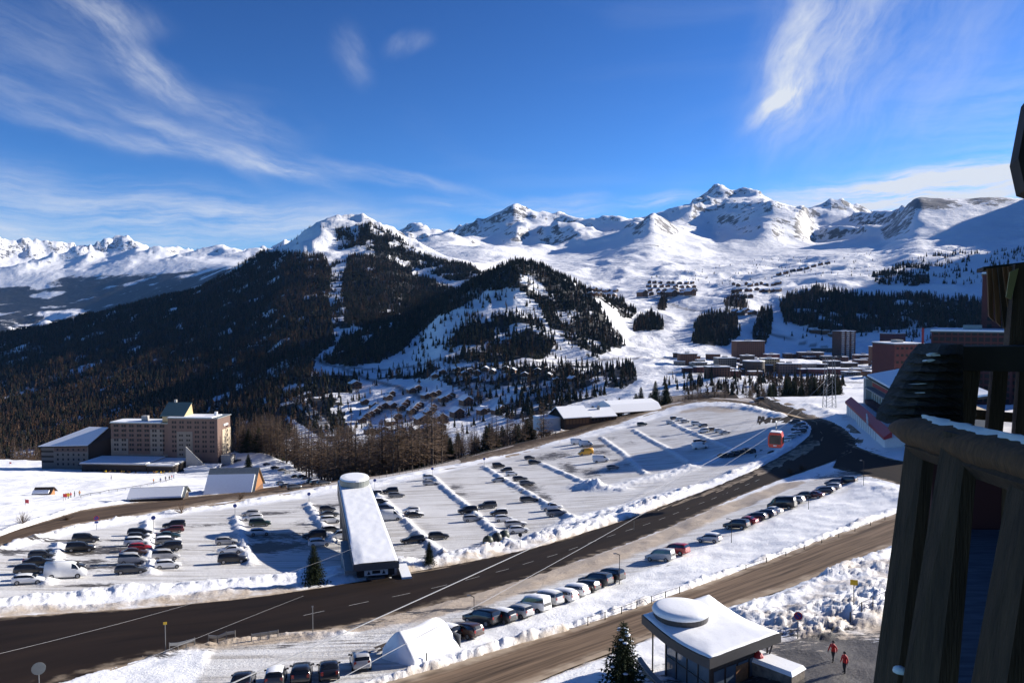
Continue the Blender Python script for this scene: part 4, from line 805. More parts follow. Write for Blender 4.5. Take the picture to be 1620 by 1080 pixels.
MB().box(-12, -.3, 4, 17, -4, 3.6).build('annex_wall', M_WHITE, rs); rm = MB(); snow_slab(rm, -12.3, -.1, 3.7, 17.3, 3.6, .6, .4); rm.build('annex_snow', SNOW, rs)
sn = thing('snow_roofed_garage', 'long low garage buried under a smooth snow roof beyond the restaurant', 'garage', tuple(P(966, 648, 400)), .42)
MB().box(2, 36, 1, 14, -3, 2.6).build('wall', M_TIMB, sn); sm = MB(); sm.extr([(-4, -1.5), (16, .5), (15, 3.2), (9, 4.9), (1, 3.1)], 0, 0, 38); sm.build('roof_snow', SNOW, sn); sn.scale = (.78, .8, .8)

# ---- chalets
def chalet_meshes(seed):
    r = random.Random(seed); W, D, H, G = r.uniform(8, 10.5), r.uniform(9, 12), r.uniform(5, 6.4), r.uniform(2.2, 3.2); ms = {}
    m = MB(); m.box(-W/2, W/2, -D/2, D/2, -4, H); m.extr([(-W/2, H), (W/2, H), (0, H + G)], 1, -D/2 + .01, D/2 - .01); ms['wall'] = m.mesh('wall', M_TIMB)
    m = MB(); s_ = G / (W / 2); o = 1.0; t = MB()
    for q in (1, -1):
        m.extr([(q * (W/2 + o), H - s_ * o + .02), (0, H + G + .02), (0, H + G + .25), (q * (W/2 + o), H - s_ * o + .25)], 1, -D/2 - 1.1, D/2 + .8)
        t.extr([(q * (W/2 + o - .1), H - s_ * o + .26), (0, H + G + .26), (0, H + G + .85), (q * (W/2 + o - .25), H - s_ * o + .75)], 1, -D/2 - 1.0, D/2 + .7)
    ms['roof'] = m.mesh('roof', M_DARKT); ms['roof_snow'] = t.mesh('roof_snow', SNOW)
    b = MB(); b.box(-W/2 + .3, W/2 - .3, -D/2 - 1.0, -D/2 - .02, 2.6, 3.5); ms['balcony'] = b.mesh('balcony', M_DARKT); ms['base'] = MB().box(-W/2 - .1, W/2 + .1, -D/2 - .1, D/2 + .1, -4, .6).mesh('stone_base', M_CONC)
    return ms, W, D, H
CH = [chalet_meshes(s) for s in range(5)]
def chalet(px, py, yaw, scale, label, group, dmin=640, wins=True):
    p = hit(px, py, dmin=dmin, zf=zall); k = random.randrange(5); ms, W, D, H = CH[k]
    z = float(zall(p.x, p.y)); t = thing('chalet', label, 'chalet', (p.x, p.y, z), yaw, group); t.scale = (scale,) * 3
    for nm in ('wall', 'roof', 'roof_snow', 'balcony', 'base'): inst(ms[nm], {'base': 'stone_base'}.get(nm, nm), t)
    if wins:
        me, _ = window_mesh(1.2, 1.3); n = 3
        for zz in (1.0, 3.7):
            for i in range(n): inst(me, 'window', t, (-W/2 + W * (i + .5) / n, -D/2 - .02, zz))
    return t
VL = 'brown timber chalet with a snow covered roof in the valley village'; VG = 'chalets of the valley village'
VIL = [(577,640),(591,646),(573,669),(579,663),(586,659),(593,655),(598,651),(608,646),(621,646),(614,633),(619,627),(635,650),(638,645),(642,641),(651,655),(655,651),(658,647),(662,644),(678,658),(681,652),(684,648),(674,631),(682,628),(691,626),(701,636),(707,633),(712,629),(651,622),(659,618),(628,663),(621,669),(616,673),(585,686),(605,684),(635,686),(661,686),(696,681),(677,684),(762,656),(767,653),(785,656),(790,652)]
VROW = [(2, 'in the pair at the wooded top of the village'), (7, 'in the stepped row of five along the left village edge'), (9, 'in the pair behind the left stepped row'), (11, 'in the pair below the valley road bend'), (14, 'in the tight group of three in the village middle'), (18, 'in the stepped row of four facing the square house'), (21, 'in the short row of three right of the square house'), (24, 'in the upper group of three beside the village road'), (27, 'in the stepped trio at the upper right village edge'), (29, 'in the pair above the village road'), (32, 'in the trio left of the square house'), (38, 'on the front street of the village'), (43, 'in the small group at the right wood edge')]
for i, (a, b) in enumerate(VIL):
    rw = next(t for k, t in VROW if i < k); chalet(a, b, [.5, .55, .45, -1.0][i % 4 if i > 30 else 0] + random.uniform(-.1, .1), .98, 'snow roofed brown chalet ' + rw, 'chalets ' + rw)
for a, b, l in [(737,642,'long timber lodge with a rounded snow roof at the village edge'),(723,661,'wide dark chalet with a steep snow roof beside the snowy yard'),(668,672,'broad orange timber house with a double snow gable in the village middle'),(696,670,'long low dark chalet on the village street'),(611,703,'large dark chalet with one white roof slope at the village front'),(634,704,'large chalet next to the front chalet of the village'),(562,615,'pale roofed farmhouse standing apart beside the valley road')]:
    t = chalet(a, b, .45, 1.45, l, None)
for i, (a, b) in enumerate([(745,590),(755,593),(768,588),(722,588),(735,595),(780,592),(800,586),(812,590),(830,596),(850,590),(868,598),(700,592),(688,598),(880,606),(905,604)]): chalet(a, b, random.uniform(-.4, .6), .85, 'small dark chalet half hidden among the trees above the village', 'chalets in the valley wood')
UL = 'dark terraced chalet on the sunny snow slope'
for i in range(30):
    rr_, cc = divmod(i, 8); chalet(1026 + cc * 10 + rr_ * 2 + random.uniform(-2, 2), 449 + rr_ * 6 + random.uniform(-1, 1), random.uniform(-.5, .8), 1.05, UL, 'chalets of the terraced village', 1500, False)
for a, b, l in [(1062,470,'wide brown chalet hotel at the foot of the terraced village'),(1092,468,'long brown building with a single snow slope beside the piste'),(1016,470,'rust brown barn shaped chalet at the left end of the terraces')]: chalet(a, b, .5, 2.0, l, None, 1500)
for i in range(22): chalet(1160 + (i % 9) * 9 + random.uniform(-3, 3), 452 + (i // 9) * 9 + random.uniform(-2, 2), random.uniform(-.5, .8), 1.05, 'dark chalet in the spread hamlet right of the piste', 'chalets of the hamlet by the piste', 1500, False)
for i in range(12): chalet(932 + (i % 6) * 8 + random.uniform(-2, 2), 462 + (i // 6) * 7 + random.uniform(-1, 1), random.uniform(-.5, .8), 1.05, 'dark chalet in the row left of the terraced village', 'chalets of the row on the ridge', 1400, False)
for i in range(8): chalet(1232 + i * 11, 436 - i * 2.6 + random.uniform(-1, 1), .3, 1.2, 'dark chalet in the line climbing the snowy plateau', 'chalets on the plateau', 1800, False)
for a, b in [(1163,497),(1172,499),(1180,495),(1190,498)]: chalet(a, b, .3, 1.2, 'dark chalet beside the brown larch copse', 'chalets by the larch copse', 1400, False)

# ---- resort blocks
def tower(name, label, pxl, pxr, pyt, pyb, depth, wall, yaw=0.0, floors=None, ncol=None, roof='flat', bands=False, base=None, d=None):
    pc = (pxl + pxr) / 2
    p = hit(pc, pyb, dmin=640, zf=zall) if d is None else P(pc, pyb, d); d = p.y; W = (pxr - pxl) * d / F; H = (pyb - pyt) * d / F * 1.0
    t = thing(name, label, 'building', (p.x, p.y, p.z), yaw); MB().box(-W/2, W/2, 0, depth, -14, H).build('wall', wall, t)
    MB().box(-W/2 - .4, W/2 + .4, -.4, depth + .4, H, H + .5).build('roof', M_CONCD, t); s_ = MB(); snow_slab(s_, -W/2 - .3, W/2 + .3, -.3, depth + .3, H + .504, .55); s_.build('roof_snow', SNOW, t)
    nf = floors or max(1, int(H / 3.0)); nc = ncol or max(2, int(W / 4.5))
    if bands:
        for c in range(bands):
            xa = -W/2 + W * (c + .12) / bands; xb = -W/2 + W * (c + .62) / bands
            bm_ = MB().box(xa, xb, -1.3, -.02, 0, 1.0).mesh('balcony', M_WHITE)
            for f in range(nf): inst(bm_, 'balcony', t, (0, 0, 1.2 + f * H / nf))
    face_windows(t, -W/2 + .5, W/2 - .5, -.02, [1.3 + f * H / nf for f in range(nf)], nc, 1.6, 1.5, 0)
    if nf > 3: face_windows(t, 1, depth - 1, W/2 + .02, [1.3 + f * H / nf for f in range(nf)], max(2, int(depth / 5)), 1.6, 1.5, 1)
    MB().box(-W * .12, W * .12, depth * .4, depth * .65, H + .6, H + 2.6).build('lift_housing', M_CONC, t)
    return t
tower('tower_block', 'tall slim brown residential tower with rows of white balconies', 1328, 1355, 524, 570, 22, M_BRICK, .25, 15, 4, bands=3)
tower('apartment_block', 'wide dark brown apartment block with a long flat snow roof', 1163, 1212, 540, 566, 16, M_BRICK, .22, 9, 14)
tower('apartment_block', 'pale beige flat roofed block below the wide dark brown block', 1135, 1166, 567, 585, 14, M_BEIGE, .15, 5, 8)
tower('apartment_block', 'low brown block with a lumpy snow roof before the pale beige block', 1119, 1156, 581, 596, 12, M_BRICK, .1, 4, 8)
tower('apartment_block', 'dark brown stepped block at the bend of the valley road', 1076, 1103, 560, 578, 14, M_BRICK, .1, 6, 7)
tower('apartment_block', 'small beige block between the stepped block and the pale block', 1099, 1119, 574, 588, 12, M_BEIGE, .1, 4, 5)
tower('apartment_block', 'dark low block tucked under the wide dark brown block', 1175, 1194, 563, 577, 12, M_DARKT, .1, 3, 5)
tower('apartment_block', 'ochre row of flats stepping down towards the town centre', 1205, 1233, 568, 588, 14, M_OCHRE, -.1, 5, 7)
tower('apartment_block', 'ochre and brown flats next to the town square', 1233, 1268, 576, 592, 14, M_PINK, -.1, 4, 8)
tower('shopping_hall', 'low red hall with a broad snow roof in the town centre', 1213, 1234, 561, 571, 14, M_DRED, .1, 1, 5)
tower('shopping_hall', 'curved low brown hall with a bright snow roof left of the tower', 1264, 1303, 558, 568, 16, M_BRICK, -.1, 2, 9)
tower('shopping_hall', 'long narrow hall with a white roof edge behind the tower', 1286, 1328, 551, 557, 10, M_CONCD, .05, 1, 8)
tower('shopping_hall', 'low gallery building running right from the tower foot', 1354, 1384, 562, 574, 12, M_BRICK, .1, 2, 8)
tower('apartment_block', 'square red brick block with six floors right of the tower', 1384, 1416, 549, 576, 18, M_BRICK, .1, 7, 6)
tower('apartment_block', 'dark brown slab block with a bare white stair column on its corner', 1408, 1436, 528, 562, 26, M_DRED, .4, 9, 6)
tower('shopping_hall', 'flat white roofed station hall before the tower', 1335, 1380, 584, 589, 14, M_CONCD, .05, 1, 8); tower('shopping_hall', 'second flat roofed hall nearer the road', 1338, 1362, 589, 594, 12, M_CONCD, .05, 1, 6)
rd = hit(1192, 590, dmin=640, zf=zall); t = thing('round_hall', 'round dark building with a ring shaped snow roof', 'building', (rd.x, rd.y, rd.z)); MB().lathe([(12.5, -10), (12.5, 13.5)], 20).build('wall', M_DARKT, t); MB().lathe([(13, 13.51), (13, 14.3)], 20).build('roof', M_CONCD, t); MB().lathe([(12.8, 14.31), (12.4, 14.9), (7, 14.9), (6.4, 14.4)], 20).build('roof_snow', SNOW, t)
face_windows(t, -5, 5, -12.6, [2, 5, 8], 4, 1.6, 1.5)
for a, b, c, d_, l in [(1283,1300,522,528,'small brown house on the slope left of the tower'),(1301,1313,523,529,'small dark house beside the slope road'),(1313,1325,528,533,'small blue roofed house above the long hall')]: tower('slope_house', l, a, b, c, d_, 9, M_TIMB, .1, 1, 3)

for i in range(52):
    a = 1075 + (i * 37) % 345 + random.uniform(-5, 5); b = 566 + (i * 13) % 32 + random.uniform(-2, 2); p = hit(a, b, dmin=640, zf=zall); t = thing('town_house', 'low snow roofed building squeezed between the larger resort blocks', 'building', (p.x, p.y, p.z), random.uniform(-.3, .4), 'low buildings of the resort'); W = random.uniform(9, 22); H = random.uniform(3.5, 8); D = random.uniform(8, 13)
    MB().box(-W/2, W/2, 0, D, -8, H).build('wall', [M_BRICK, M_DARKT, M_TIMB, M_BEIGE, M_DRED][i % 5], t); MB().box(-W/2 - .5, W/2 + .5, -.5, D + .5, H, H + .4).build('roof', M_CONCD, t); s_ = MB(); snow_slab(s_, -W/2 - .4, W/2 + .4, -.4, D + .4, H + .404, .6, .3); s_.build('roof_snow', SNOW, t); face_windows(t, -W/2 + .5, W/2 - .5, -.02, [1.2 + 2.8 * k for k in range(int(H // 3))], max(2, int(W / 4)), 1.5, 1.3, 0)

# ---- red banded lodge at the right, and the tall block behind it
A3 = P(1338, 655, 300); B3 = P(1408, 738, 212); dirx = math.atan2(B3.y - A3.y, B3.x - A3.x); LL = (Vector((B3.x, B3.y)) - Vector((A3.x, A3.y))).length
rl = thing('red_banded_lodge', 'cream lodge with red window bands and a sloping red roofed gallery beside the road bend', 'building', (A3.x, A3.y, -38.3), dirx)
# local: x towards the camera, y to the right of it (away from the road) is +y
MB().box(0, LL, 9, 24, -4, 11.5).build('wall', simple('cream_wall', (.42, .36, .28), .85, .06, 1), rl); MB().box(-6, 0, 7, 22, -4, 12).build('end_tower', M_CONC, rl); s_ = MB(); snow_slab(s_, -6.2, -.01, 6.8, 22.2, 12, .5); s_.build('end_tower_snow', SNOW, rl)
MB().box(3, LL, 8.75, 9.02, 9.6, 10.9).build('red_band', M_RED, rl); MB().box(3, LL, 6.2, 8.98, 3.2, 4.6).build('red_balcony', M_DRED, rl); MB().box(3, LL, 6, 9, 8.9, 9.3).build('ledge', M_CONC, rl)
face_windows(rl, 4, LL - 2, 8.94, [5.4], 16, 2.2, 2.6, 0)
for i in range(17): MB().box(3.6 + i * (LL - 6) / 17, 4.0 + i * (LL - 6) / 17, 8.5, 8.74, 4.8, 8.8).build('mullion', M_WHITE, rl)
MB().add([(-1, 7, 12.6), (LL + 1, 6.4, 12.2), (LL + 1, 25, 15.5), (2, 26, 17), (-1, 7, 13.1), (LL + 1, 6.4, 12.7), (LL + 1, 25, 16), (2, 26, 17.5)], [(0,3,2,1),(4,5,6,7),(0,1,5,4),(1,2,6,5),(2,3,7,6),(3,0,4,7)]).build('roof', M_DARKT, rl)
MB().add([(-.6, 7.3, 13.14), (LL + .6, 6.8, 12.74), (LL + .6, 24.6, 16), (2.4, 25.6, 17.5), (-.4, 7.5, 13.7), (LL + .4, 7, 13.3), (LL + .4, 24.4, 16.5), (2.6, 25.4, 18)], [(4,5,6,7),(0,1,5,4),(1,2,6,5),(2,3,7,6),(3,0,4,7)]).build('roof_snow', SNOW, rl)
MB().box(2, LL - 8, 0, 6, -4, 2.6).build('gallery_wall', M_WHITE, rl); MB().add([(1.5, -.5, 3.4), (LL - 7, -.5, 2.6), (LL - 7, 1.6, 4.4), (1.5, 1.6, 5.2), (1.5, -.5, 2.6), (LL - 7, -.5, 1.8), (LL - 7, 1.6, 2.6), (1.5, 1.6, 2.6)], [(0,1,2,3),(4,7,6,5),(0,4,5,1),(1,5,6,2),(2,6,7,3),(3,7,4,0)]).build('gallery_fascia', M_RED, rl)
for i in range(15): MB().box(3.5 + i * 4.6, 3.8 + i * 4.6, -.06, -.005, -2, 2.5).build('panel_joint', M_GREYM, rl)
s_ = MB(); snow_slab(s_, 2, LL - 8, 1.7, 6, 2.65, .4); s_.build('gallery_snow', SNOW, rl)
for i in range(3): MB().tube((LL * .62 + i * .5, -1, 5.6 - i), (LL * .62 + 2.2 + i * .5, -1, 4.2 - i), .22).build('emblem_bar', M_WHITE, rl)
tower('apartment_tower', 'highest dark red residence block hidden mostly by the plank screen', 1568, 1800, 432, 640, 40, M_DRED, -.55, 18, 12, d=305)
tb = tower('apartment_tower', 'tall dark red residence with a stepped snow roof behind the balcony', 1478, 1590, 526, 640, 40, M_DRED, -.55, 12, 12, d=292)
MB().box(-16.4, -15.6, -.6, -.03, 22, 28.5).build('fascia_band', M_RED, tb)
tower('apartment_tower', 'dark red block standing on a pale concrete base beside the lodge roof', 1413, 1462, 545, 600, 24, M_DRED, .1, 5, 6, d=470)
# ------------------------------------------------------------------ cars
def paint(name, col, rough=.32): return simple('paint_' + name, col, rough, .06, 2, coat=.6)
PAINTS = {'black': paint('black', (.012, .012, .014)), 'dark grey': paint('dark_grey', (.045, .047, .05)), 'dark blue': paint('dark_blue', (.018, .028, .06)), 'silver': paint('silver', (.42, .42, .42)), 'white': paint('white', (.78, .78, .77)),
          'red': paint('red', (.30, .012, .015)), 'dark green': paint('dark_green', (.015, .035, .025)), 'brown': paint('brown', (.05, .026, .018)), 'yellow': paint('yellow', (.80, .38, .02)), 'grey': paint('grey', (.16, .165, .17)), 'dark red': paint('dark_red', (.09, .012, .014)), 'teal': paint('teal', (.02, .05, .06))}
M_GLASS = simple('car_glass', (.012, .014, .018), .08, .1, 1, spec=.7); M_TYRE = simple('tyre', (.018, .018, .018), .85, .15, 6); M_RIM = simple('rim', (.30, .30, .31), .35, .08, 3, metal=.7); M_LAMP = simple('lamp_glass', (.62, .62, .60), .15, .05, 3); M_TAIL = simple('tail_lamp', (.22, .008, .008), .2, .05, 3); M_PLAST = simple('black_plastic', (.02, .02, .021), .6, .1, 3)
# stations: x (front +), top z, roof share (0 = bonnet level, 1 = full roof), half width
CARS = {
 'hatchback': (4.0, .87, .95, [(2.0,.50,0),(1.93,.72,0),(1.45,.86,0),(1.02,.95,0),(.42,1.36,1),(-.2,1.47,1),(-1.2,1.45,1),(-1.72,1.36,1),(-1.98,.98,0),(-2.0,.5,0)], 1.30),
 'estate car': (4.6, .90, .98, [(2.3,.50,0),(2.22,.74,0),(1.6,.88,0),(1.05,.97,0),(.38,1.38,1),(-.3,1.48,1),(-1.5,1.47,1),(-2.05,1.36,1),(-2.26,.95,0),(-2.3,.5,0)], 1.42),
 'saloon car': (4.5, .89, .93, [(2.25,.50,0),(2.17,.72,0),(1.5,.86,0),(.95,.95,0),(.25,1.36,1),(-.4,1.43,1),(-1.0,1.38,1),(-1.65,.98,0),(-2.2,.92,0),(-2.25,.5,0)], 1.38),
 'off-roader': (4.6, .94, 1.12, [(2.3,.60,0),(2.24,.90,0),(1.65,1.06,0),(1.1,1.12,0),(.55,1.62,1),(-.2,1.74,1),(-1.5,1.72,1),(-2.1,1.62,1),(-2.27,1.1,0),(-2.3,.6,0)], 1.42),
 'small van': (4.4, .91, 1.15, [(2.2,.55,0),(2.13,.82,0),(1.65,1.0,0),(1.25,1.12,0),(.62,1.70,1),(0,1.84,1),(-1.2,1.85,1),(-2.1,1.82,1),(-2.19,1.2,1),(-2.2,.5,0)], 1.38),
 'van': (5.6, 1.0, 1.35, [(2.8,.65,0),(2.72,1.0,0),(2.3,1.25,0),(1.95,1.38,0),(1.3,2.15,1),(.8,2.4,1),(-1.0,2.45,1),(-2.7,2.44,1),(-2.79,1.4,1),(-2.8,.6,0)], 1.75),
 'pickup': (5.1, .93, 1.08, [(2.55,.60,0),(2.48,.9,0),(1.85,1.05,0),(1.35,1.1,0),(.85,1.6,1),(.2,1.75,1),(-.5,1.72,1),(-.8,1.15,0),(-2.5,1.1,0),(-2.55,.6,0)], 1.6),
}
def car_parts(kind):
    L_, hw, belt, st, wb = CARS[kind]; nS = len(st); secs = []
    rmax = max(s[1] for s in st)
    for x, zt_, rf in st:
        endt = 1 - .13 * max(0, (abs(x) - L_ / 2 + .55) / .55) ** 2
        w_ = hw * endt; zb_ = .26 if abs(x) < L_ / 2 - .2 else .36
        if rf: zbelt = min(belt, zt_ - .25); wt = w_ * (.80 if kind not in ('van', 'small van') else .88)
        else: zbelt = zt_ - .06; wt = w_ * .88
        half = [(w_ * .90, zb_), (w_ * 1.0, .48 if zbelt > .5 else zbelt - .02), (w_ * .985, zbelt), (wt, zt_ - (.05 if rf else .015)), (wt * .6, zt_), ]
        secs.append([(x, -a, b) for a, b in half] + [(x, a, b) for a, b in half[::-1]])
    n = len(secs[0]); b = MB(); b.v = [p for s in secs for p in s]
    for i in range(nS - 1):
        for j in range(n - 1): b.f.append((i*n+j, i*n+j+1, (i+1)*n+j+1, (i+1)*n+j))
        b.f.append((i*n+n-1, i*n, (i+1)*n, (i+1)*n+n-1))
    b.f.append(tuple(range(n))); b.f.append(tuple(range((nS-1)*n+n-1, (nS-1)*n-1, -1)))
    # wheel arches in plastic, bumpers stay body coloured
    parts = {'body': b}
    ri = [i for i, s in enumerate(st) if s[2]]; i0, i1 = ri[0], ri[-1]
    def lerp(p, q, t): return tuple(a + (c - a) * t for a, c in zip(p, q))
    def strip(ia, ib, lo=.06, hi=.93, nrm=(1, 0, .6)):
        a = secs[ia]; c = secs[ib]; m = MB(); o = Vector(nrm).normalized() * .012
        pa = [lerp(a[k], c[k], lo) for k in (3, 4, 5, 6)]; pc = [lerp(a[k], c[k], hi) for k in (3, 4, 5, 6)]
        v = [tuple(Vector(p) + o) for p in pa + pc]; m.add(v, [(0, 1, 5, 4), (1, 2, 6, 5), (2, 3, 7, 6)]); return m
    parts['windscreen'] = strip(i0 - 1, i0, nrm=(.6, 0, .8)); parts['rear_window'] = strip(min(i1 + 1, nS - 1), i1, .18 if kind not in ('van', 'small van') else .45, .92, (-1, 0, .3))
    for sgn, nm in ((-1, 'side_window'), (1, 'side_window_b')):
        m = MB(); q = []; last = i1 if kind not in ('van',) else i0 + 1
        seq = list(range(i0, last + 1)); lo_, hi_ = [], []
        fb = secs[i0 - 1]; jb, jt = (2, 3) if sgn < 0 else (n - 3, n - 4)
        for k in seq:
            A_, B_ = secs[k][jb], secs[k][jt]; lo_.append(lerp(A_, B_, .12)); hi_.append(lerp(A_, B_, .86))
        first = lerp(secs[i0 - 1][jb], secs[i0][jb], .35); first = (first[0], lo_[0][1], lo_[0][2])
        v = [(p[0], p[1] + sgn * .012, p[2]) for p in lo_ + hi_] + [(first[0], first[1] + sgn * .012, first[2])]
        kk = len(seq); m.add(v, [(i, i + 1, kk + i + 1, kk + i) for i in range(kk - 1)] + [(2 * kk, 0, kk)]); parts[nm] = m
    wr = .32 if kind in ('hatchback', 'estate car', 'saloon car', 'small van') else .37
    wh = MB(); wh.tube((0, -.11, 0), (0, .11, 0), wr, n=14); rim = MB(); rim.tube((0, -.118, 0), (0, .118, 0), wr * .62, n=10)
    hl = MB().box(-.16, .05, -.2, .2, -.07, .07, .01); tl = MB().box(-.05, .09, -.12, .12, -.14, .14, .01)
    mir = MB().box(-.06, .08, -.1, .1, 0, .13, .015)
    sn = MB()   # snow lying on roof and bonnet
    rows = list(range(2, i0)) + ri
    def snowstrip(idx, hgt):
        v = []; 
        for k in idx:
            s = secs[k]; 
            for j in (3, 4, 5, 6): v.append((s[j][0], s[j][1] * 1.0, s[j][2] + (hgt if j in (4, 5) else hgt * .35)))
        sn.add(v, [(i*4+j, i*4+j+1, (i+1)*4+j+1, (i+1)*4+j) for i in range(len(idx) - 1) for j in range(3)])
    snowstrip(ri, .10); snowstrip(list(range(1, i0)), .07)
    meshes = {'body': parts['body'], 'windscreen': parts['windscreen'].mesh('windscreen', M_GLASS), 'rear_window': parts['rear_window'].mesh('rear_window', M_GLASS), 'side_window': parts['side_window'].mesh('side_window', M_GLASS), 'side_window_b': parts['side_window_b'].mesh('side_window', M_GLASS),
              'wheel': wh.mesh('tyre', M_TYRE), 'rim': rim.mesh('rim', M_RIM), 'headlight': hl.mesh('headlight', M_LAMP), 'taillight': tl.mesh('tail_light', M_TAIL), 'mirror': mir.mesh('wing_mirror', M_PLAST), 'snow': sn.mesh('snow_cover', SNOW, True), 'arch': None}
    return meshes, wr
CARM = {k: car_parts(k) for k in CARS}; BODY = {}
def make_car(kind, colour, px, py, yaw, label, group, snow=0, detail=2, loc=None, onsnow=False):
    ms, wr = CARM[kind]; L_, hw, belt, st, wb = CARS[kind]
    p = hit(px, py, lift=.55, zf=bz) if loc is None else Vector(loc)
    z = float(bz(p.x, p.y)); e = .8
    if onsnow: z = max(z, float(np.mean([zn(p.x + a * 1.4, p.y + b * 1.4) for a in (-1, 0, 1) for b in (-1, 0, 1)])))
    # lie on the slope of the ground
    gx_ = float(bz(p.x + e, p.y) - bz(p.x - e, p.y)) / (2 * e); gy_ = float(bz(p.x, p.y + e) - bz(p.x, p.y - e)) / (2 * e)
    up = Vector((-gx_, -gy_, 1)).normalized(); fx = Vector((math.cos(yaw), math.sin(yaw), 0)); fy = up.cross(fx).normalized(); fx = fy.cross(up)
    t = thing({'hatchback': 'hatchback_car', 'estate car': 'estate_car', 'saloon car': 'saloon_car', 'off-roader': 'off_road_car', 'small van': 'small_van', 'van': 'van', 'pickup': 'pickup_truck'}[kind], label, 'van' if 'van' in kind else 'pickup' if kind == 'pickup' else 'car', (p.x, p.y, z + .02), 0, group)
    t.rotation_mode = 'QUATERNION'; t.rotation_quaternion = Matrix((fx, fy, up)).transposed().to_quaternion()
    if (kind, colour) not in BODY: BODY[(kind, colour)] = ms['body'].mesh('body', PAINTS[colour], True)
    inst(BODY[(kind, colour)], 'body', t)
    for nm in ('windscreen', 'rear_window', 'side_window', 'side_window_b'): inst(ms[nm], 'side_window' if nm.endswith('_b') else nm, t)
    for sx_ in (1, -1):
        for sy_ in (1, -1):
            wo = inst(ms['wheel'], 'wheel', t, (sx_ * wb * .97, sy_ * (hw - .1), wr))
            if detail > 0: inst(ms['rim'], 'rim', wo)
    if detail > 1:
        for sy_ in (1, -1):
            inst(ms['headlight'], 'headlight', t, (L_ / 2 - .09, sy_ * hw * .66, .68 if hw < .92 else .85)); inst(ms['taillight'], 'tail_light', t, (-L_ / 2 + .06, sy_ * hw * .72, .86 if hw < .92 else 1.0)); inst(ms['mirror'], 'wing_mirror', t, (st[4][0] + .28, sy_ * (hw + .08), belt - .02))
    if snow: inst(ms['snow'], 'snow_cover', t)
    return t
LOTA = [(0,25),(237,25),(385,21),(505,20),(648,16),(742,12),(838,10),(900,7),(985,2),(1045,0),(1200,-2)]
def lot_yaw(px): return R(np.interp(px, [a for a, b in LOTA], [b for a, b in LOTA]))
H_, E_, S_, O_, SV, V_, PU = 'hatchback', 'estate car', 'saloon car', 'off-roader', 'small van', 'van', 'pickup'
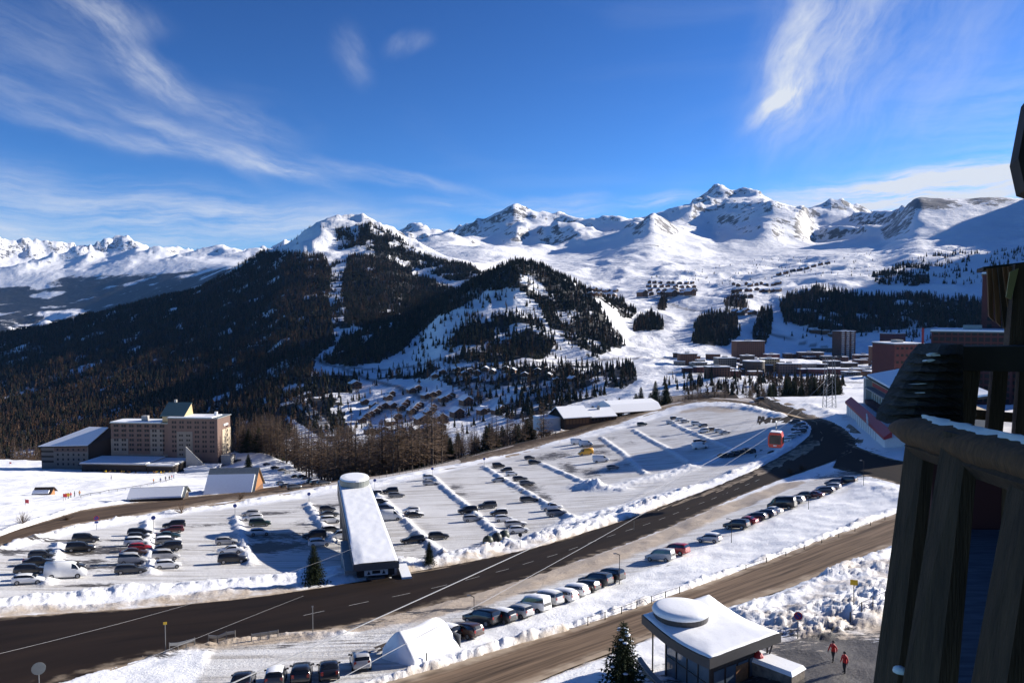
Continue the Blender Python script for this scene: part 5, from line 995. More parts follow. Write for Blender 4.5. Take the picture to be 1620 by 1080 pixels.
# kind, colour, pixel, snow, faces away from the separator(1) or towards -x (0), what sets it apart
CARLIST = [
 ('the leftmost car park bay', [(O_,'black',135,853,0,1,'uppermost'),(O_,'black',127,867,0,1,'beside the uppermost'),(H_,'dark grey',66,878,0,1,''),(S_,'black',61,888,0,1,''),(E_,'black',49,901,0,1,''),(H_,'white',44,917,0,1,''),(V_,'white',103,908,0,1,''),(H_,'black',113,896,0,1,'')]),
 ('the row left of the first blue sign', [(E_,'black',221,842,0,1,''),(H_,'dark grey',219,849,0,1,''),(O_,'white',217,858,0,1,''),(H_,'red',221,866,0,1,''),(S_,'brown',212,874,0,1,''),(SV,'silver',210,886,0,1,''),(E_,'dark grey',207,901,0,1,'')]),
 ('the row right of the first blue sign', [(O_,'black',275,831,0,0,''),(E_,'dark red',272,838,0,0,''),(S_,'teal',266,847,0,1,''),(E_,'grey',266,856,1,1,''),(O_,'black',266,866,0,0,''),(SV,'silver',262,880,0,1,''),(H_,'white',266,893,0,1,'')]),
 ('the bay at the second blue sign', [(H_,'silver',396,812,0,0,''),(E_,'white',399,819,0,0,''),(O_,'dark green',411,828,0,1,''),(H_,'white',411,842,0,1,''),(H_,'silver',358,856,0,1,''),(S_,'white',364,870,0,0,''),(O_,'black',367,885,0,1,'')]),
 ('the bay left of the long white roofed hall', [(O_,'black',497,847,0,0,''),(H_,'white',505,859,1,1,''),(H_,'black',518,805,0,1,''),(S_,'dark grey',521,813,0,1,''),(O_,'white',523,823,0,1,''),(H_,'dark grey',524,838,1,1,''),(SV,'white',538,848,0,0,'')]),
 ('the bay right of the long white roofed hall', [(H_,'dark grey',593,780,1,0,''),(E_,'black',600,793,1,1,''),(O_,'dark blue',609,805,0,1,''),(V_,'white',616,819,0,1,''),(O_,'black',617,777,0,0,''),(E_,'grey',627,783,0,1,''),(H_,'white',650,807,0,0,''),(S_,'black',655,814,1,1,''),(E_,'black',653,854,0,0,''),(H_,'black',694,848,0,1,'')]),
 ('the bay with the three round bins', [(SV,'white',680,756,1,1,''),(E_,'silver',681,764,0,1,''),(O_,'black',740,808,0,0,''),(E_,'silver',749,820,0,1,''),(O_,'dark grey',771,800,0,0,''),(H_,'black',789,811,1,0,''),(H_,'white',797,820,0,1,''),(E_,'silver',816,829,1,1,''),(H_,'white',821,838,0,1,'')]),
 ('the bay below the timber restaurant', [(SV,'black',789,737,0,1,''),(H_,'black',801,743,0,0,''),(H_,'white',810,749,0,1,''),(H_,'silver',788,759,0,0,''),(E_,'dark grey',823,757,0,1,''),(E_,'grey',834,764,0,1,''),(E_,'dark grey',837,790,0,1,''),(PU,'white',873,803,0,1,''),(O_,'grey',881,812,0,1,''),(H_,'dark grey',838,724,0,1,''),(E_,'black',846,731,0,1,'')]),
 ('the middle bay with the bare asphalt patches', [(V_,'white',914,700,0,1,'farther'),(V_,'white',927,703,0,1,'nearer'),(V_,'yellow',927,717,0,0,''),(V_,'white',951,728,0,1,'high backed'),(H_,'grey',970,739,0,1,''),(O_,'dark green',1016,671,0,1,'')]),
 ('the far bay near the road bend', [(H_,'white',1061,668,1,1,''),(H_,'dark grey',1067,661,1,1,''),(E_,'white',1077,663,1,1,''),(H_,'silver',1084,666,1,1,''),(SV,'white',1102,670,1,1,''),(H_,'grey',1112,673,1,0,''),(SV,'white',1113,682,1,0,''),(E_,'brown',1127,679,1,1,''),(H_,'white',1138,681,1,1,''),(S_,'silver',1147,684,1,1,''),(V_,'white',1108,707,0,1,''),(E_,'dark grey',1107,698,1,1,'')]),
]
used_labels = {}
def car_label(kind, colour, where, extra, snow):
    l = f"{(extra + ' ') if extra else ''}{colour} {kind}{' topped with snow' if snow else ''} in {where}"
    return l
for where, lst in CARLIST:
    for kind, colour, px, py, sn_, fwd, ex in lst:
        y = lot_yaw(px) + random.uniform(-.05, .05) + (0 if fwd else math.pi)
        l = car_label(kind, colour, where, ex, sn_)
        make_car(kind, colour, px, py, y, l, 'cars in ' + where, sn_, 2 if px < 860 else 1)
# row along the main road, nose towards the road
def row_yaw(px): return R(np.interp(px, [380, 560, 700, 960, 1100, 1250, 1340], [101, 104, 139, 141, 140, 139, 136]))
ROW = [(S_,'black',384,1078,0),(H_,'dark grey',436,1071,1),(E_,'black',477,1064,0),(S_,'black',520,1060,0),(H_,'silver',570,1045,0),
       (H_,'black',703,1001,1),(E_,'brown',733,998,0),(O_,'black',763,979,0),(H_,'black',791,976,1),(H_,'silver',818,968,0),(SV,'white',843,959,1),(O_,'silver',863,949,1),(E_,'white',887,943,1),(E_,'white',905,935,1),(E_,'black',923,928,0),(O_,'dark grey',943,919,0),(O_,'black',963,912,0),
       (SV,'silver',1045,881,0),(O_,'red',1068,871,0),(H_,'silver',1123,852,1),(O_,'black',1166,831,0),(S_,'red',1180,824,0),(E_,'black',1195,818,0),(E_,'dark blue',1209,813,0),(S_,'white',1220,808,0),(V_,'black',1238,800,0),(E_,'silver',1256,791,0),(H_,'dark grey',1271,784,0),(S_,'dark red',1287,783,0),(E_,'dark grey',1304,776,0),(H_,'silver',1316,770,0),(H_,'dark blue',1320,763,0),(O_,'black',1340,761,0)]
ROWW = [(660, 'the row below the snow buried shelter'), (1000, 'the row between the shelter and the lamp post'), (1140, 'the gap in the roadside row past the lamp post'), (1400, 'the far roadside row before the road bend')]
for kind, colour, px, py, sn_ in ROW:
    where = next(b for a, b in ROWW if px < a)
    make_car(kind, colour, px, py, row_yaw(px) + random.uniform(-.04, .04), car_label(kind, colour, where, '', sn_), 'cars in ' + where, sn_, 2)
for i, (kind, colour, px, py) in enumerate([(E_,'black',1143,723),(E_,'dark grey',1153,720),(O_,'black',1162,718),(H_,'black',1171,715),(S_,'dark grey',1180,712),(E_,'black',1188,713)]): make_car(kind, colour, px, py, R(100), f"{colour} {kind} in the shaded row across from the red gondola", 'cars in the shaded row', 0, 1, onsnow=True)
for i, (kind, colour, px, py, sn_) in enumerate([(E_,'black',1257,667,0),(E_,'dark grey',1265,672,1),(H_,'dark blue',1270,677,1),(O_,'dark grey',1266,683,1),(E_,'silver',1258,688,1),(H_,'silver',1250,693,1),(H_,'white',1243,697,1)]): make_car(kind, colour, px, py, R(155), f"{colour} {kind}{' under thin snow' if sn_ else ''} in the row beside the road hairpin", 'cars beside the hairpin', sn_, 1, onsnow=True)
make_car(E_, 'dark grey', 1202, 631, R(172), 'dark grey estate car driving round the far road bend', None, 0, 1); make_car(SV, 'silver', 977, 655, R(215), 'silver small van parked on the verge beside the timber restaurant', None, 0, 1)
for i, (kind, colour, px, py, sn_) in enumerate([(E_,'black',836,694,1),(O_,'black',854,688,0),(H_,'dark grey',863,685,1),(E_,'white',872,680,1),(O_,'dark blue',886,676,1),(E_,'silver',902,671,1),(SV,'white',908,665,0),(H_,'black',809,680,0),(E_,'black',836,671,0)]): make_car(kind, colour, px, py, R(125), f"{colour} {kind}{' topped with snow' if sn_ else ''} parked at the left end of the timber restaurant", 'cars at the restaurant', sn_, 1, onsnow=True)
for i, (px, py) in enumerate([(378,708),(422,734),(435,740),(446,743),(454,747),(467,753),(478,754),(485,757),(493,760),(502,764),(512,764),(444,764),(453,768),(465,771),(376,728)]):
    kind, colour = [(E_,'black'),(H_,'dark blue'),(O_,'black'),(E_,'dark grey'),(H_,'silver'),(S_,'black'),(O_,'dark grey')][i % 7]; make_car(kind, colour, px, py, R(40), f"{colour} {kind} in the hotel car park at the wood edge", 'cars at the hotel', i % 3 == 0, 0)
# ------------------------------------------------------------------ long roofed hall (station) in the car park
fl = P(559, 893, 112.5); fr_ = P(626, 881, 116.0); zr = (fl.z + fr_.z) / 2
wd_ = (Vector((fr_.x, fr_.y)) - Vector((fl.x, fl.y))).length; rl_ = P(535, 762, 1.0); 
drear = zr / zpy(760, 1.0); rr_l = Vector((ray(534, 762)[0] * drear, drear)); axis = Vector((rr_l.x - fl.x, rr_l.y - fl.y)); LH = axis.length; hyaw = math.atan2(axis.y, axis.x) - math.pi / 2
sta = thing('station_hall', 'long flat snow roofed hall on pillars with a round drum on its far end', 'station', (fl.x, fl.y, zr), hyaw)
print('hall', wd_, LH, zr)
W7 = wd_
MB().box(0, W7, 0, LH, -1.0, -.05).build('roof_slab', M_GREYM, sta); s_ = MB(); v = []; nx_, ny_ = 26, 90; nr = random.Random(9)
for j in range(ny_ + 1):
    for i in range(nx_ + 1):
        x = .12 + (W7 - .24) * i / nx_; y = .12 + (LH - .24) * j / ny_; ed = min(1, min(x, W7 - x) / .35, min(y, LH - y) / .4) ** .6
        bare = np.clip((1.5 - x) / 1.2, 0, 1) * np.clip((17 - y) / 12, 0, 1); v.append((x, y, -.044 + ed * (.30 + .05 * float(fbm(np.array(x / 1.6), np.array(y / 2.2), 3))) * (1 - .8 * bare) + .05 * bare * nr.random()))
s_.add(v, [(j*(nx_+1)+i, j*(nx_+1)+i+1, (j+1)*(nx_+1)+i+1, (j+1)*(nx_+1)+i) for j in range(ny_) for i in range(nx_)]); s_.build('roof_snow', SNOW, sta, True)
MB().lathe([(3.1, .28), (3.1, 1.5)], 32, W7 / 2, LH - 5.2, 1.0, 1.45).build('drum', simple('grey_drum_sheet', (.20, .215, .20), .5, .1, 2, metal=.3), sta); MB().lathe([(3.05, 1.504), (2.9, 1.8), (2.0, 1.9)], 32, W7 / 2, LH - 5.2, 1.0, 1.45).build('drum_snow', SNOW, sta)
MB().box(.9, W7 - .9, 1.2, 13, -6.5, -1.01).build('front_hall', M_BLACK, sta)
MB().box(.6, W7 - .6, .7, 1.15, -2.15, -1.02).build('fascia', M_BLACK, sta)
sgn = MB().box(1.6, W7 - 1.6, .60, .69, -2.0, -1.12).build('sign_panel', M_WHITE, sta)
for x in (2.0, W7 - 2.45): MB().add([(x, .585, -1.85), (x + .5, .585, -1.85), (x + .25, .585, -1.25), (x, .599, -1.85), (x + .5, .599, -1.85), (x + .25, .599, -1.25)], [(0,1,2),(3,5,4),(0,3,4,1),(1,4,5,2),(2,5,3,0)]).build('triangle_mark', M_BLACK, sgn)
for k in range(9): 
    x = 2.75 + k * (W7 - 5.6) / 9; MB().box(x, x + .24, .585, .599, -1.75, -1.3).build('lettering', M_BLACK, sgn)
MB().box(1.9, W7 - 2.0, .5, 1.1, -2.75, -2.35).build('canopy_beam', M_GREYM, sta)
for i in range(6): MB().box(1.3 + i * .85, 1.95 + i * .85, 1.1, 1.19, -5.6, -3.0).build('door_leaf', simple('tinted_glass', (.02, .022, .026), .1, .1, 2, spec=.6), sta)
for x, z in ((W7 - 1.25, -2.6), (W7 - 1.1, -3.6), (1.2, -2.9)): MB().lathe([(.18, -.05), (.22, .0), (.18, .05)], 12).build('lamp', M_LAMP, sta).location = (x, .75, z)
MB().box(-1.1, .55, 1.5, 17, -9, -1.3).build('concrete_pier', M_CONC, sta); MB().box(-.05, .5, 17, LH, -3.2, -1.02).build('side_girder', M_BLACK, sta); MB().box(W7 - .5, W7 + .02, 12, LH, -3.0, -1.02).build('side_girder', M_BLACK, sta)
for i in range(6):
    y = 19.5 + i * 5.6
    for x in (.2, W7 - .2): MB().tube((x, y, -15), (x, y, -3.1), .22, n=8).build('pillar', M_CONCD, sta)
    if i < 5: MB().tube((.2, y, -6.5), (.2, y + 5.6, -3.2), .09).build('brace', M_BLACK, sta); MB().tube((.2, y, -6.5), (.2, y + 5.6, -6.5), .09).build('rail', M_BLACK, sta)
MB().box(W7 + .3, W7 + 1.7, -1.0, 9, -6.5, -2.4).build('side_stair', simple('pale_render', (.55, .53, .48), .8, .05, 2), sta); MB().box(W7 + .28, W7 + 1.72, -.98, 9, -2.39, -2.1).build('stair_snow', SNOW, sta)
MB().box(-7.6, -1.2, 4.5, 9.5, -7, -3.4).build('side_box', M_CONC, sta); s_ = MB(); snow_slab(s_, -7.8, -1.15, 4.3, 9.7, -3.4, .45, .25); s_.build('side_box_snow', SNOW, sta)

# ------------------------------------------------------------------ kiosk with a swept roof and a round skylight
KZ = -26.6
def kp(px, py): d = KZ / zpy(py, 1.0); return Vector((ray(px, py)[0] * d, d, KZ))
KF, KL, KR = kp(1123, 1043), kp(1015, 972), kp(1236, 1001); KB = KL + KR - KF
kx = (KR - KF); ky = (KL - KF); lx, ly = kx.length, ky.length; kyaw = math.atan2(kx.y, kx.x)
ki = thing('glass_kiosk', 'glass kiosk with a swept snow covered roof and a round snowy skylight', 'kiosk', (KF.x, KF.y, KZ), kyaw); MI = Matrix.Rotation(-kyaw, 3, 'Z'); kl_ = MI @ ky
print('kiosk', lx, ly, kl_)
sk = kl_.x / kl_.y
def kq(x, y, z): return (x + sk * y, y, z)        # skewed local frame
def kgrid(x0, x1, y0, y1, zf, thick, nx=10, ny=10):
    m = MB(); v = []
    for j in range(ny + 1):
        for i in range(nx + 1): x = x0 + (x1 - x0) * i / nx; y = y0 + (y1 - y0) * j / ny; v.append(kq(x, y, zf(x, y)))
    top = len(v); v += [(a, b, c - thick) for a, b, c in v]; f = []
    I = lambda i, j: j * (nx + 1) + i
    for j in range(ny):
        for i in range(nx): f += [(I(i,j), I(i+1,j), I(i+1,j+1), I(i,j+1)), (top+I(i,j), top+I(i,j+1), top+I(i+1,j+1), top+I(i+1,j))]
    for i in range(nx): f += [(I(i,0), top+I(i,0), top+I(i+1,0), I(i+1,0)), (I(i,ny), I(i+1,ny), top+I(i+1,ny), top+I(i,ny))]
    for j in range(ny): f += [(I(0,j), I(0,j+1), top+I(0,j+1), top+I(0,j)), (I(nx,j), top+I(nx,j), top+I(nx,j+1), I(nx,j+1))]
    m.add(v, f); return m
LY = kl_.y
zsag = lambda x, y: -.42 * math.sin(math.pi * np.clip(y / LY, 0, 1)) * 1.0
M_FASC = simple('kiosk_fascia', (.055, .05, .05), .6, .1, 3)
kgrid(0, lx, 0, LY, zsag, .75).build('roof', M_FASC, ki)
kgrid(.10, lx - .10, .10, LY - .10, lambda x, y: zsag(x, y) + .02 + .035 * float(fbm(np.array(x / .9), np.array(y / .9), 3)) + .26 * min(1, 5 * min(x, lx - x) / lx, 5 * min(y, LY - y) / LY) ** .6, .015, 22, 22).build('roof_snow', SNOW, ki, True)
cx, cy = lx * .36, LY * .78; c_ = kq(cx, cy, 0)
MB().lathe([(2.3, -.35), (2.4, .35)], 40, c_[0], c_[1]).build('skylight_ring', M_FASC, ki); MB().lathe([(2.41, .352), (2.48, .52), (2.38, .74), (1.95, .88), (1.0, .94)], 40, c_[0], c_[1]).build('skylight_snow', SNOW, ki, True)
# glazed room under the roof
def kpanel(x0, y0, x1, y1, z0, z1, t, name, mat):
    a = Vector(kq(x0, y0, 0)); b = Vector(kq(x1, y1, 0)); d = (b - a); nn = Vector((-d.y, d.x, 0)).normalized() * t
    m = MB(); m.add([(a.x, a.y, z0), (b.x, b.y, z0), (b.x + nn.x, b.y + nn.y, z0), (a.x + nn.x, a.y + nn.y, z0), (a.x, a.y, z1), (b.x, b.y, z1), (b.x + nn.x, b.y + nn.y, z1), (a.x + nn.x, a.y + nn.y, z1)], [(0,3,2,1),(4,5,6,7),(0,1,5,4),(1,2,6,5),(2,3,7,6),(3,0,4,7)]); return m.build(name, mat, ki)
zg = -5.6
M_KGL = simple('kiosk_glass', (.10, .13, .16), .05, .15, 1.2, spec=.8)
ya, yb_ = LY * .10, LY * .72; n_ = 4
for i in range(n_):
    for z0, z1 in ((zg + .9, -2.7), (-2.62, -1.25)): kpanel(.9, ya + (yb_ - ya) * (i + .04) / n_, .9, ya + (yb_ - ya) * (i + .96) / n_, z0, z1, -.06, 'glass_pane', M_KGL)
for i in range(n_ + 1): y = ya + (yb_ - ya) * i / n_; MB().tube(kq(.88, y, zg), kq(.88, y, -.9), .07).build('mullion', M_BLACK, ki)
MB().tube(kq(.86, ya, -2.66), kq(.86, yb_, -2.66), .05).build('transom', M_BLACK, ki); kpanel(.82, ya, .82, yb_, zg - 1, zg + .85, -.1, 'glass_sill_wall', M_CONCD)
kpanel(.95, ya, lx * .72, ya, zg - 1.5, -.8, .2, 'front_wall', M_DARKT); kpanel(lx * .72, ya + .1, lx * .72, yb_, zg - 1.5, -.8, -.2, 'right_wall', M_DARKT); kpanel(.95, yb_, lx * .72, yb_, zg - 1.5, -.8, .2, 'rear_wall', M_DARKT)
for i in range(4): kpanel(1.3 + i * 1.45, ya - .05, 2.5 + i * 1.45, ya - .05, -4.4, -1.7, -.03, 'glass_pane', M_KGL)
kpanel(lx * .45, ya - .09, lx * .62, ya - .09, -4.6, -1.9, -.03, 'timber_door', M_TIMBL)
MB().tube(kq(.35, LY - 1.3, -6.5), kq(.35, LY - 1.3, -.8), .07).build('column', M_BLACK, ki); MB().tube(kq(lx - .9, .8, -6.5), kq(lx - .9, .8, -.6), .08).build('column', M_BLACK, ki); MB().tube(kq(lx * .74, .6, -4.6), kq(lx - .3, .6, -.75), .07).build('brace', M_BLACK, ki)
wlm = MB()      # curved stone parapet on the left
for i in range(8):
    a0 = i / 8; a1 = (i + 1) / 8; f_ = lambda t: kq(-.7 - .9 * math.sin(math.pi * t) + .2, LY * (1.0 - 1.1 * t), 0)
    p0, p1 = f_(a0), f_(a1); z0_, z1_ = -2.9 - 1.2 * a0 * 0 - .2 * a0, -2.9 - .2 * a1
    wlm.add([(p0[0], p0[1], -8), (p1[0], p1[1], -8), (p1[0], p1[1], z1_ - 0.9), (p0[0], p0[1], z0_ - 0.9), (p0[0] + .4, p0[1], -8), (p1[0] + .4, p1[1], -8), (p1[0] + .4, p1[1], z1_ - 0.9), (p0[0] + .4, p0[1], z0_ - 0.9)], [(0,1,2,3),(4,7,6,5),(3,2,6,7),(0,4,5,1),(0,3,7,4),(1,5,6,2)])
wlm.build('stone_parapet', M_STONE, ki); cap = MB()
for i in range(8):
    p0, p1 = f_(i / 8), f_((i + 1) / 8); cap.add([(p0[0] - .06, p0[1], -3.79 - .2 * i / 8), (p1[0] - .06, p1[1], -3.79 - .2 * (i + 1) / 8), (p1[0] + .46, p1[1], -3.79 - .2 * (i + 1) / 8), (p0[0] + .46, p0[1], -3.79 - .2 * i / 8), (p0[0] - .06, p0[1], -3.68 - .2 * i / 8), (p1[0] - .06, p1[1], -3.68 - .2 * (i + 1) / 8), (p1[0] + .46, p1[1], -3.68 - .2 * (i + 1) / 8), (p0[0] + .46, p0[1], -3.68 - .2 * i / 8)], [(0,3,2,1),(4,5,6,7),(0,1,5,4),(2,3,7,6)])
cap.build('parapet_cap', M_CONC, ki)
wp = hit(1219, 1072); wl = thing('stone_planter', 'low stone planter topped with snow and a red cloth beside the kiosk', 'planter', (wp.x, wp.y, wp.z), -.85); MB().box(-2.4, 2.4, -1, 1, -.5, 1.3).build('stone_wall', M_STONE, wl); s_ = MB(); snow_slab(s_, -2.5, 2.5, -1.1, 1.1, 1.3, .3, .2); s_.build('snow_cap', SNOW, wl)
rc = MB(); rc.lathe([(.45, 0), (.4, .12), (.2, .35), (.05, .5)], 9); o = rc.build('red_cloth', M_RED); o.location = (wp.x - .9, wp.y + .4, wp.z + 1.61); tag(o, 'crumpled red cloth lying on the snowy stone planter', 'cloth')

# ------------------------------------------------------------------ snow buried shelter
sp_ = hit(668, 1035); sb = thing('snow_shelter', 'small shelter wholly buried under a smooth peaked cap of snow', 'shelter', (sp_.x, sp_.y, sp_.z), R(48))
gm_ = MB(); v = []
NX, NY = 14, 14
for j in range(NY + 1):
    for i in range(NX + 1):
        x = -3.1 + 6.2 * i / NX; y = -2.2 + 4.4 * j / NY; r = 1 - abs(y) / 2.2; ex = 1 - max(0, abs(x) - 2.3) / .8
        z = 3.15 - 2.2 * (abs(y) / 2.2) ** 1.25 + .1 * math.sin(x * 1.3); z -= .8 * max(0, (x - 1.4) / 1.7) ** 2
        v.append((x, y, z))
f = [(j*(NX+1)+i, j*(NX+1)+i+1, (j+1)*(NX+1)+i+1, (j+1)*(NX+1)+i) for j in range(NY) for i in range(NX)]
b0 = len(v); ring = [i for i in range(NX + 1)] + [(j+1)*(NX+1)+NX for j in range(NY)] + [NY*(NX+1)+NX-1-i for i in range(NX)] + [(NY-1-j)*(NX+1) for j in range(NY - 1)]
for k in ring: a = v[k]; v.append((a[0] * 1.04, a[1] * 1.05, -.6))
f += [(ring[k], b0 + k, b0 + (k + 1) % len(ring), ring[(k + 1) % len(ring)]) for k in range(len(ring))]
gm_.add(v, f); gm_.build('snow_cap', SNOW, sb, True)
MB().box(3.27, 3.36, -1.9, 1.9, -.3, 1.5).build('end_panel', M_GREYM, sb); MB().box(-1.6, -1.5, -2.42, -2.34, .3, 1.4).build('slot', M_BLACK, sb)
for i in range(3):
    q = hit(612 + i * 7, 1030 + i * 3); tt = thing('picnic_bench', 'snow dusted wooden picnic bench left of the buried shelter', 'bench', (q.x, q.y, q.z), R(48 + 8 * i), 'picnic benches')
    for y, z in ((-.75, .45), (0, .75), (.75, .45)): MB().box(-.9, .9, y - .17, y + .17, z - .05, z).build('seat' if z < .5 else 'table_top', M_DARKT, tt)
    for x in (-.6, .6): MB().tube((x, -.75, 0), (x, .3, .72), .05).build('leg', M_DARKT, tt); MB().tube((x, .75, 0), (x, -.3, .72), .05).build('leg', M_DARKT, tt)

# ------------------------------------------------------------------ recycling domes, signs, posts, rails
for i, (a, b, c) in enumerate([(772,862,'first'),(786,857,'middle'),(798,853,'last')]):
    q = hit(a, b); t = thing('recycling_dome', f'{["green grey","dark grey","grey green"][i]} round recycling dome, {c} of the three beside the snow ridge', 'bin', (q.x, q.y, q.z), 0, 'recycling domes')
    MB().lathe([(.75, 0), (.95, .35), (1.0, .8), (.85, 1.3), (.55, 1.62), (.2, 1.75)], 20).build('shell', simple(f'dome_plastic_{i}', [(.05, .055, .03), (.03, .035, .03), (.045, .06, .045)][i], .5, .15, 3), t, True); MB().lathe([(.18, 1.74), (.12, 1.9)], 10).build('lifting_eye', M_GREYM, t)
    for a_ in (.8, 2.4, 4.6): MB().lathe([(.16, -.02), (.16, .02)], 12).build('port', M_BLACK, t).matrix_local = Matrix.Translation((math.cos(a_) * .92, math.sin(a_) * .92, 1.15)) @ Matrix.Rotation(a_, 4, 'Z') @ Matrix.Rotation(math.pi / 2, 4, 'Y')
M_BLUE = simple('sign_blue', (.02, .06, .30), .4, .05, 3); M_YEL = simple('sign_yellow', (.75, .45, .02), .5, .05, 3); M_REDS = simple('sign_red', (.45, .02, .03), .4, .05, 3)
def sign(px, py, h, r, mat, label, ring=None, shape='disc', name='road_sign', group=None, plate=None):
    q = hit(px, py); t = thing(name, label, 'sign', (q.x, q.y, float(zn(q.x, q.y)) - .1), math.atan2(-q.x, q.y) * .8, group)
    MB().tube((0, 0, 0), (0, 0, h), .045, n=8).build('post', M_GREYM, t)
    if shape == 'disc':
        o = MB().lathe([(r, -.02), (r, .02)], 20).build('sign_face', mat, t); o.location = (0, -.07, h); o.rotation_euler = (math.pi / 2, 0, 0)
        if ring: o2 = MB().lathe([(r * .75, -.01), (r * .75, .01)], 20).build('sign_centre', ring, t); o2.location = (0, -.102, h); o2.rotation_euler = (math.pi / 2, 0, 0); ob = MB().box(-r * .8, r * .8, -.13, -.115, -.05, .05).build('sign_bar', mat, t); ob.location = (0, 0, h); ob.rotation_euler = (0, R(45), 0)
    else: MB().box(-r, r, -.09, -.05, h - r * 1.1, h + r * .4).build('sign_board', mat, t)
    if plate: MB().box(-r * .7, r * .7, -.09, -.055, h - r * 2.1, h - r * 1.25).build('sub_plate', plate, t)
    return t
PL = 'round blue parking sign on a thin post at the top of a snow ridge'
for a, b in [(243,842),(372,823),(489,802),(593,778),(684,757),(766,740)]: sign(a, b, 3.0, .42, M_BLUE, PL, None, group='blue signs on the snow ridges')
sign(153, 838, 2.6, .5, M_REDS, 'round red no stopping sign on the bank of the lower road', M_BLUE, plate=M_BLUE); sign(1262, 1012, 2.3, .38, M_REDS, 'round no parking sign with a yellow plate in the snow heap by the kiosk', M_BLUE); sign(1350, 975, 2.6, .36, M_YEL, 'yellow arrow board on a post beyond the kiosk', None, 'board'); sign(262, 1032, 3.0, .17, M_YEL, 'narrow yellow marker sign at the road edge', None, 'board'); sign(495, 1006, 3.1, .10, M_GREYM, 'thin white marker pole at the edge of the main road', None, 'board')
sign(62, 1090, 2.0, .55, simple('sign_back', (.16, .17, .16), .5, .1, 3), 'round grey sign back at the bottom of the main road'); sign(823, 868, 2.4, .34, M_BLACK, 'small dark round sign on the bank across from the bins'); sign(1003, 838, 2.6, .3, M_BLACK, 'dark round sign on the snow bank before the shaded lane')
def lamp(px, py, h, label, kind='lamp_post', group=None):
    q = hit(px, py); t = thing(kind, label, 'lamp', (q.x, q.y, float(zn(q.x, q.y)) - .2), 0, group); MB().tube((0, 0, 0), (0, 0, h), .055, .04, 8).build('pole', M_BLACK, t); MB().tube((0, 0, h - .05), (-.5, .25, h + .1), .05, .05, 6).build('arm', M_BLACK, t); MB().box(-.8, -.4, .1, .3, h + .02, h + .14).build('lamp_head', M_GREYM, t); return t
lamp(980, 922, 4.2, 'black lamp post at the end of the parked row, next to the bare gap'); lamp(1157, 858, 4.0, 'black lamp post behind the silver hatchback in the roadside row'); lamp(1279, 805, 3.6, 'short black lamp post at the foot of the snow slope'); lamp(1366, 770, 5.5, 'black lamp post at the junction near the red banded lodge'); lamp(1270, 730, 4.5, 'thin lamp post on the snow tongue inside the road bend'); lamp(750, 985, 3.2, 'short lamp post behind the large black car beside the shelter')
def rail(pts, h, label, name='guard_rail', posts=8, wire=False, cat='rail'):
    w_ = [hit(*p) for p in pts]; o = w_[0]; t = thing(name, label, cat, (o.x, o.y, o.z))
    path = resample(np.array([[p.x, p.y] for p in w_]), posts); tops = []
    for x, y in path:
        z = float(zn(x, y)) - o.z; MB().tube((x - o.x, y - o.y, z - .4), (x - o.x, y - o.y, z + h), .06, n=6).build('post', M_BLACK if wire else M_CONCD, t); tops.append(Vector((x - o.x, y - o.y, z + h - .05)))
    for a_, b_ in zip(tops[:-1], tops[1:]):
        if wire: MB().tube(a_, b_, .03, n=5).build('rail_wire', M_GREYM, t)
        else:
            d = (b_ - a_); n2 = Vector((-d.y, d.x, 0)).normalized() * .05; m = MB(); m.add([a_ - n2 + Vector((0,0,-.3)), b_ - n2 + Vector((0,0,-.3)), b_ + n2 + Vector((0,0,-.3)), a_ + n2 + Vector((0,0,-.3)), a_ - n2, b_ - n2, b_ + n2, a_ + n2], [(0,3,2,1),(4,5,6,7),(0,1,5,4),(1,2,6,5),(2,3,7,6),(3,0,4,7)]); m.build('beam', M_GREYM, t)
rail([(268,1032),(308,1024)], .8, 'short steel guard rail at the road edge before the yellow marker', posts=4); rail([(398,1016),(440,1010)], .8, 'short steel guard rail farther along the road edge', posts=4); rail([(330,1020),(372,1015)], .8, 'middle steel guard rail on the snowy verge', posts=4)
rail([(930,988),(990,968),(1040,950),(1075,938)], 1.1, 'wire fence on posts along the upper track behind the kiosk', 'wire_fence', 7, True, 'fence'); rail([(1180,900),(1290,862),(1400,822)], .9, 'low wire fence buried in the bank of the upper track', 'wire_fence', 9, True, 'fence'); rail([(1345,985),(1375,972),(1400,963)], 1.0, 'short wire fence beside the yellow arrow board', 'wire_fence', 4, True, 'fence')
# edge fence along the far side of the car park
rail([(600,756),(690,736),(780,712),(860,694),(930,678)], .9, 'thin wire fence on the snow bank along the far side of the car park', 'wire_fence', 34, True, 'fence')

# ------------------------------------------------------------------ gondola lift
pyb = hit(1318, 640); PB = Vector((ray(1312, 640)[0] * 352, 352, -40)); PBz = float(zn(PB.x, PB.y))
py_ = thing('lift_pylon', 'slender steel lattice lift pylon standing in the snow by the road bend', 'pylon', (PB.x, PB.y, PBz), 0); HT = zpy(566, 352) - PBz
for sx_ in (-1, 1):
    for sy_ in (-1, 1): MB().tube((sx_ * 2.2, sy_ * 2.2, -1), (sx_ * 1.6, sy_ * 1.2, HT), .16, .12).build('leg', M_GREYM, py_)
for k in range(9):
    z0 = HT * k / 9; z1 = HT * (k + 1) / 9; w0 = 2.2 - .6 * k / 9; w1 = 2.2 - .6 * (k + 1) / 9; d0 = 2.2 - 1.0 * k / 9; d1 = 2.2 - 1.0 * (k + 1) / 9
    for s in (-1, 1):
        MB().tube((-w0, s * d0, z0), (w1, s * d1, z1), .06).build('lattice_bar', M_GREYM, py_); MB().tube((s * w0, -d0, z0), (s * w1, d1, z1), .06).build('lattice_bar', M_GREYM, py_)
MB().box(-4.6, 4.6, -.35, .35, HT, HT + .6).build('crossarm', M_GREYM, py_)
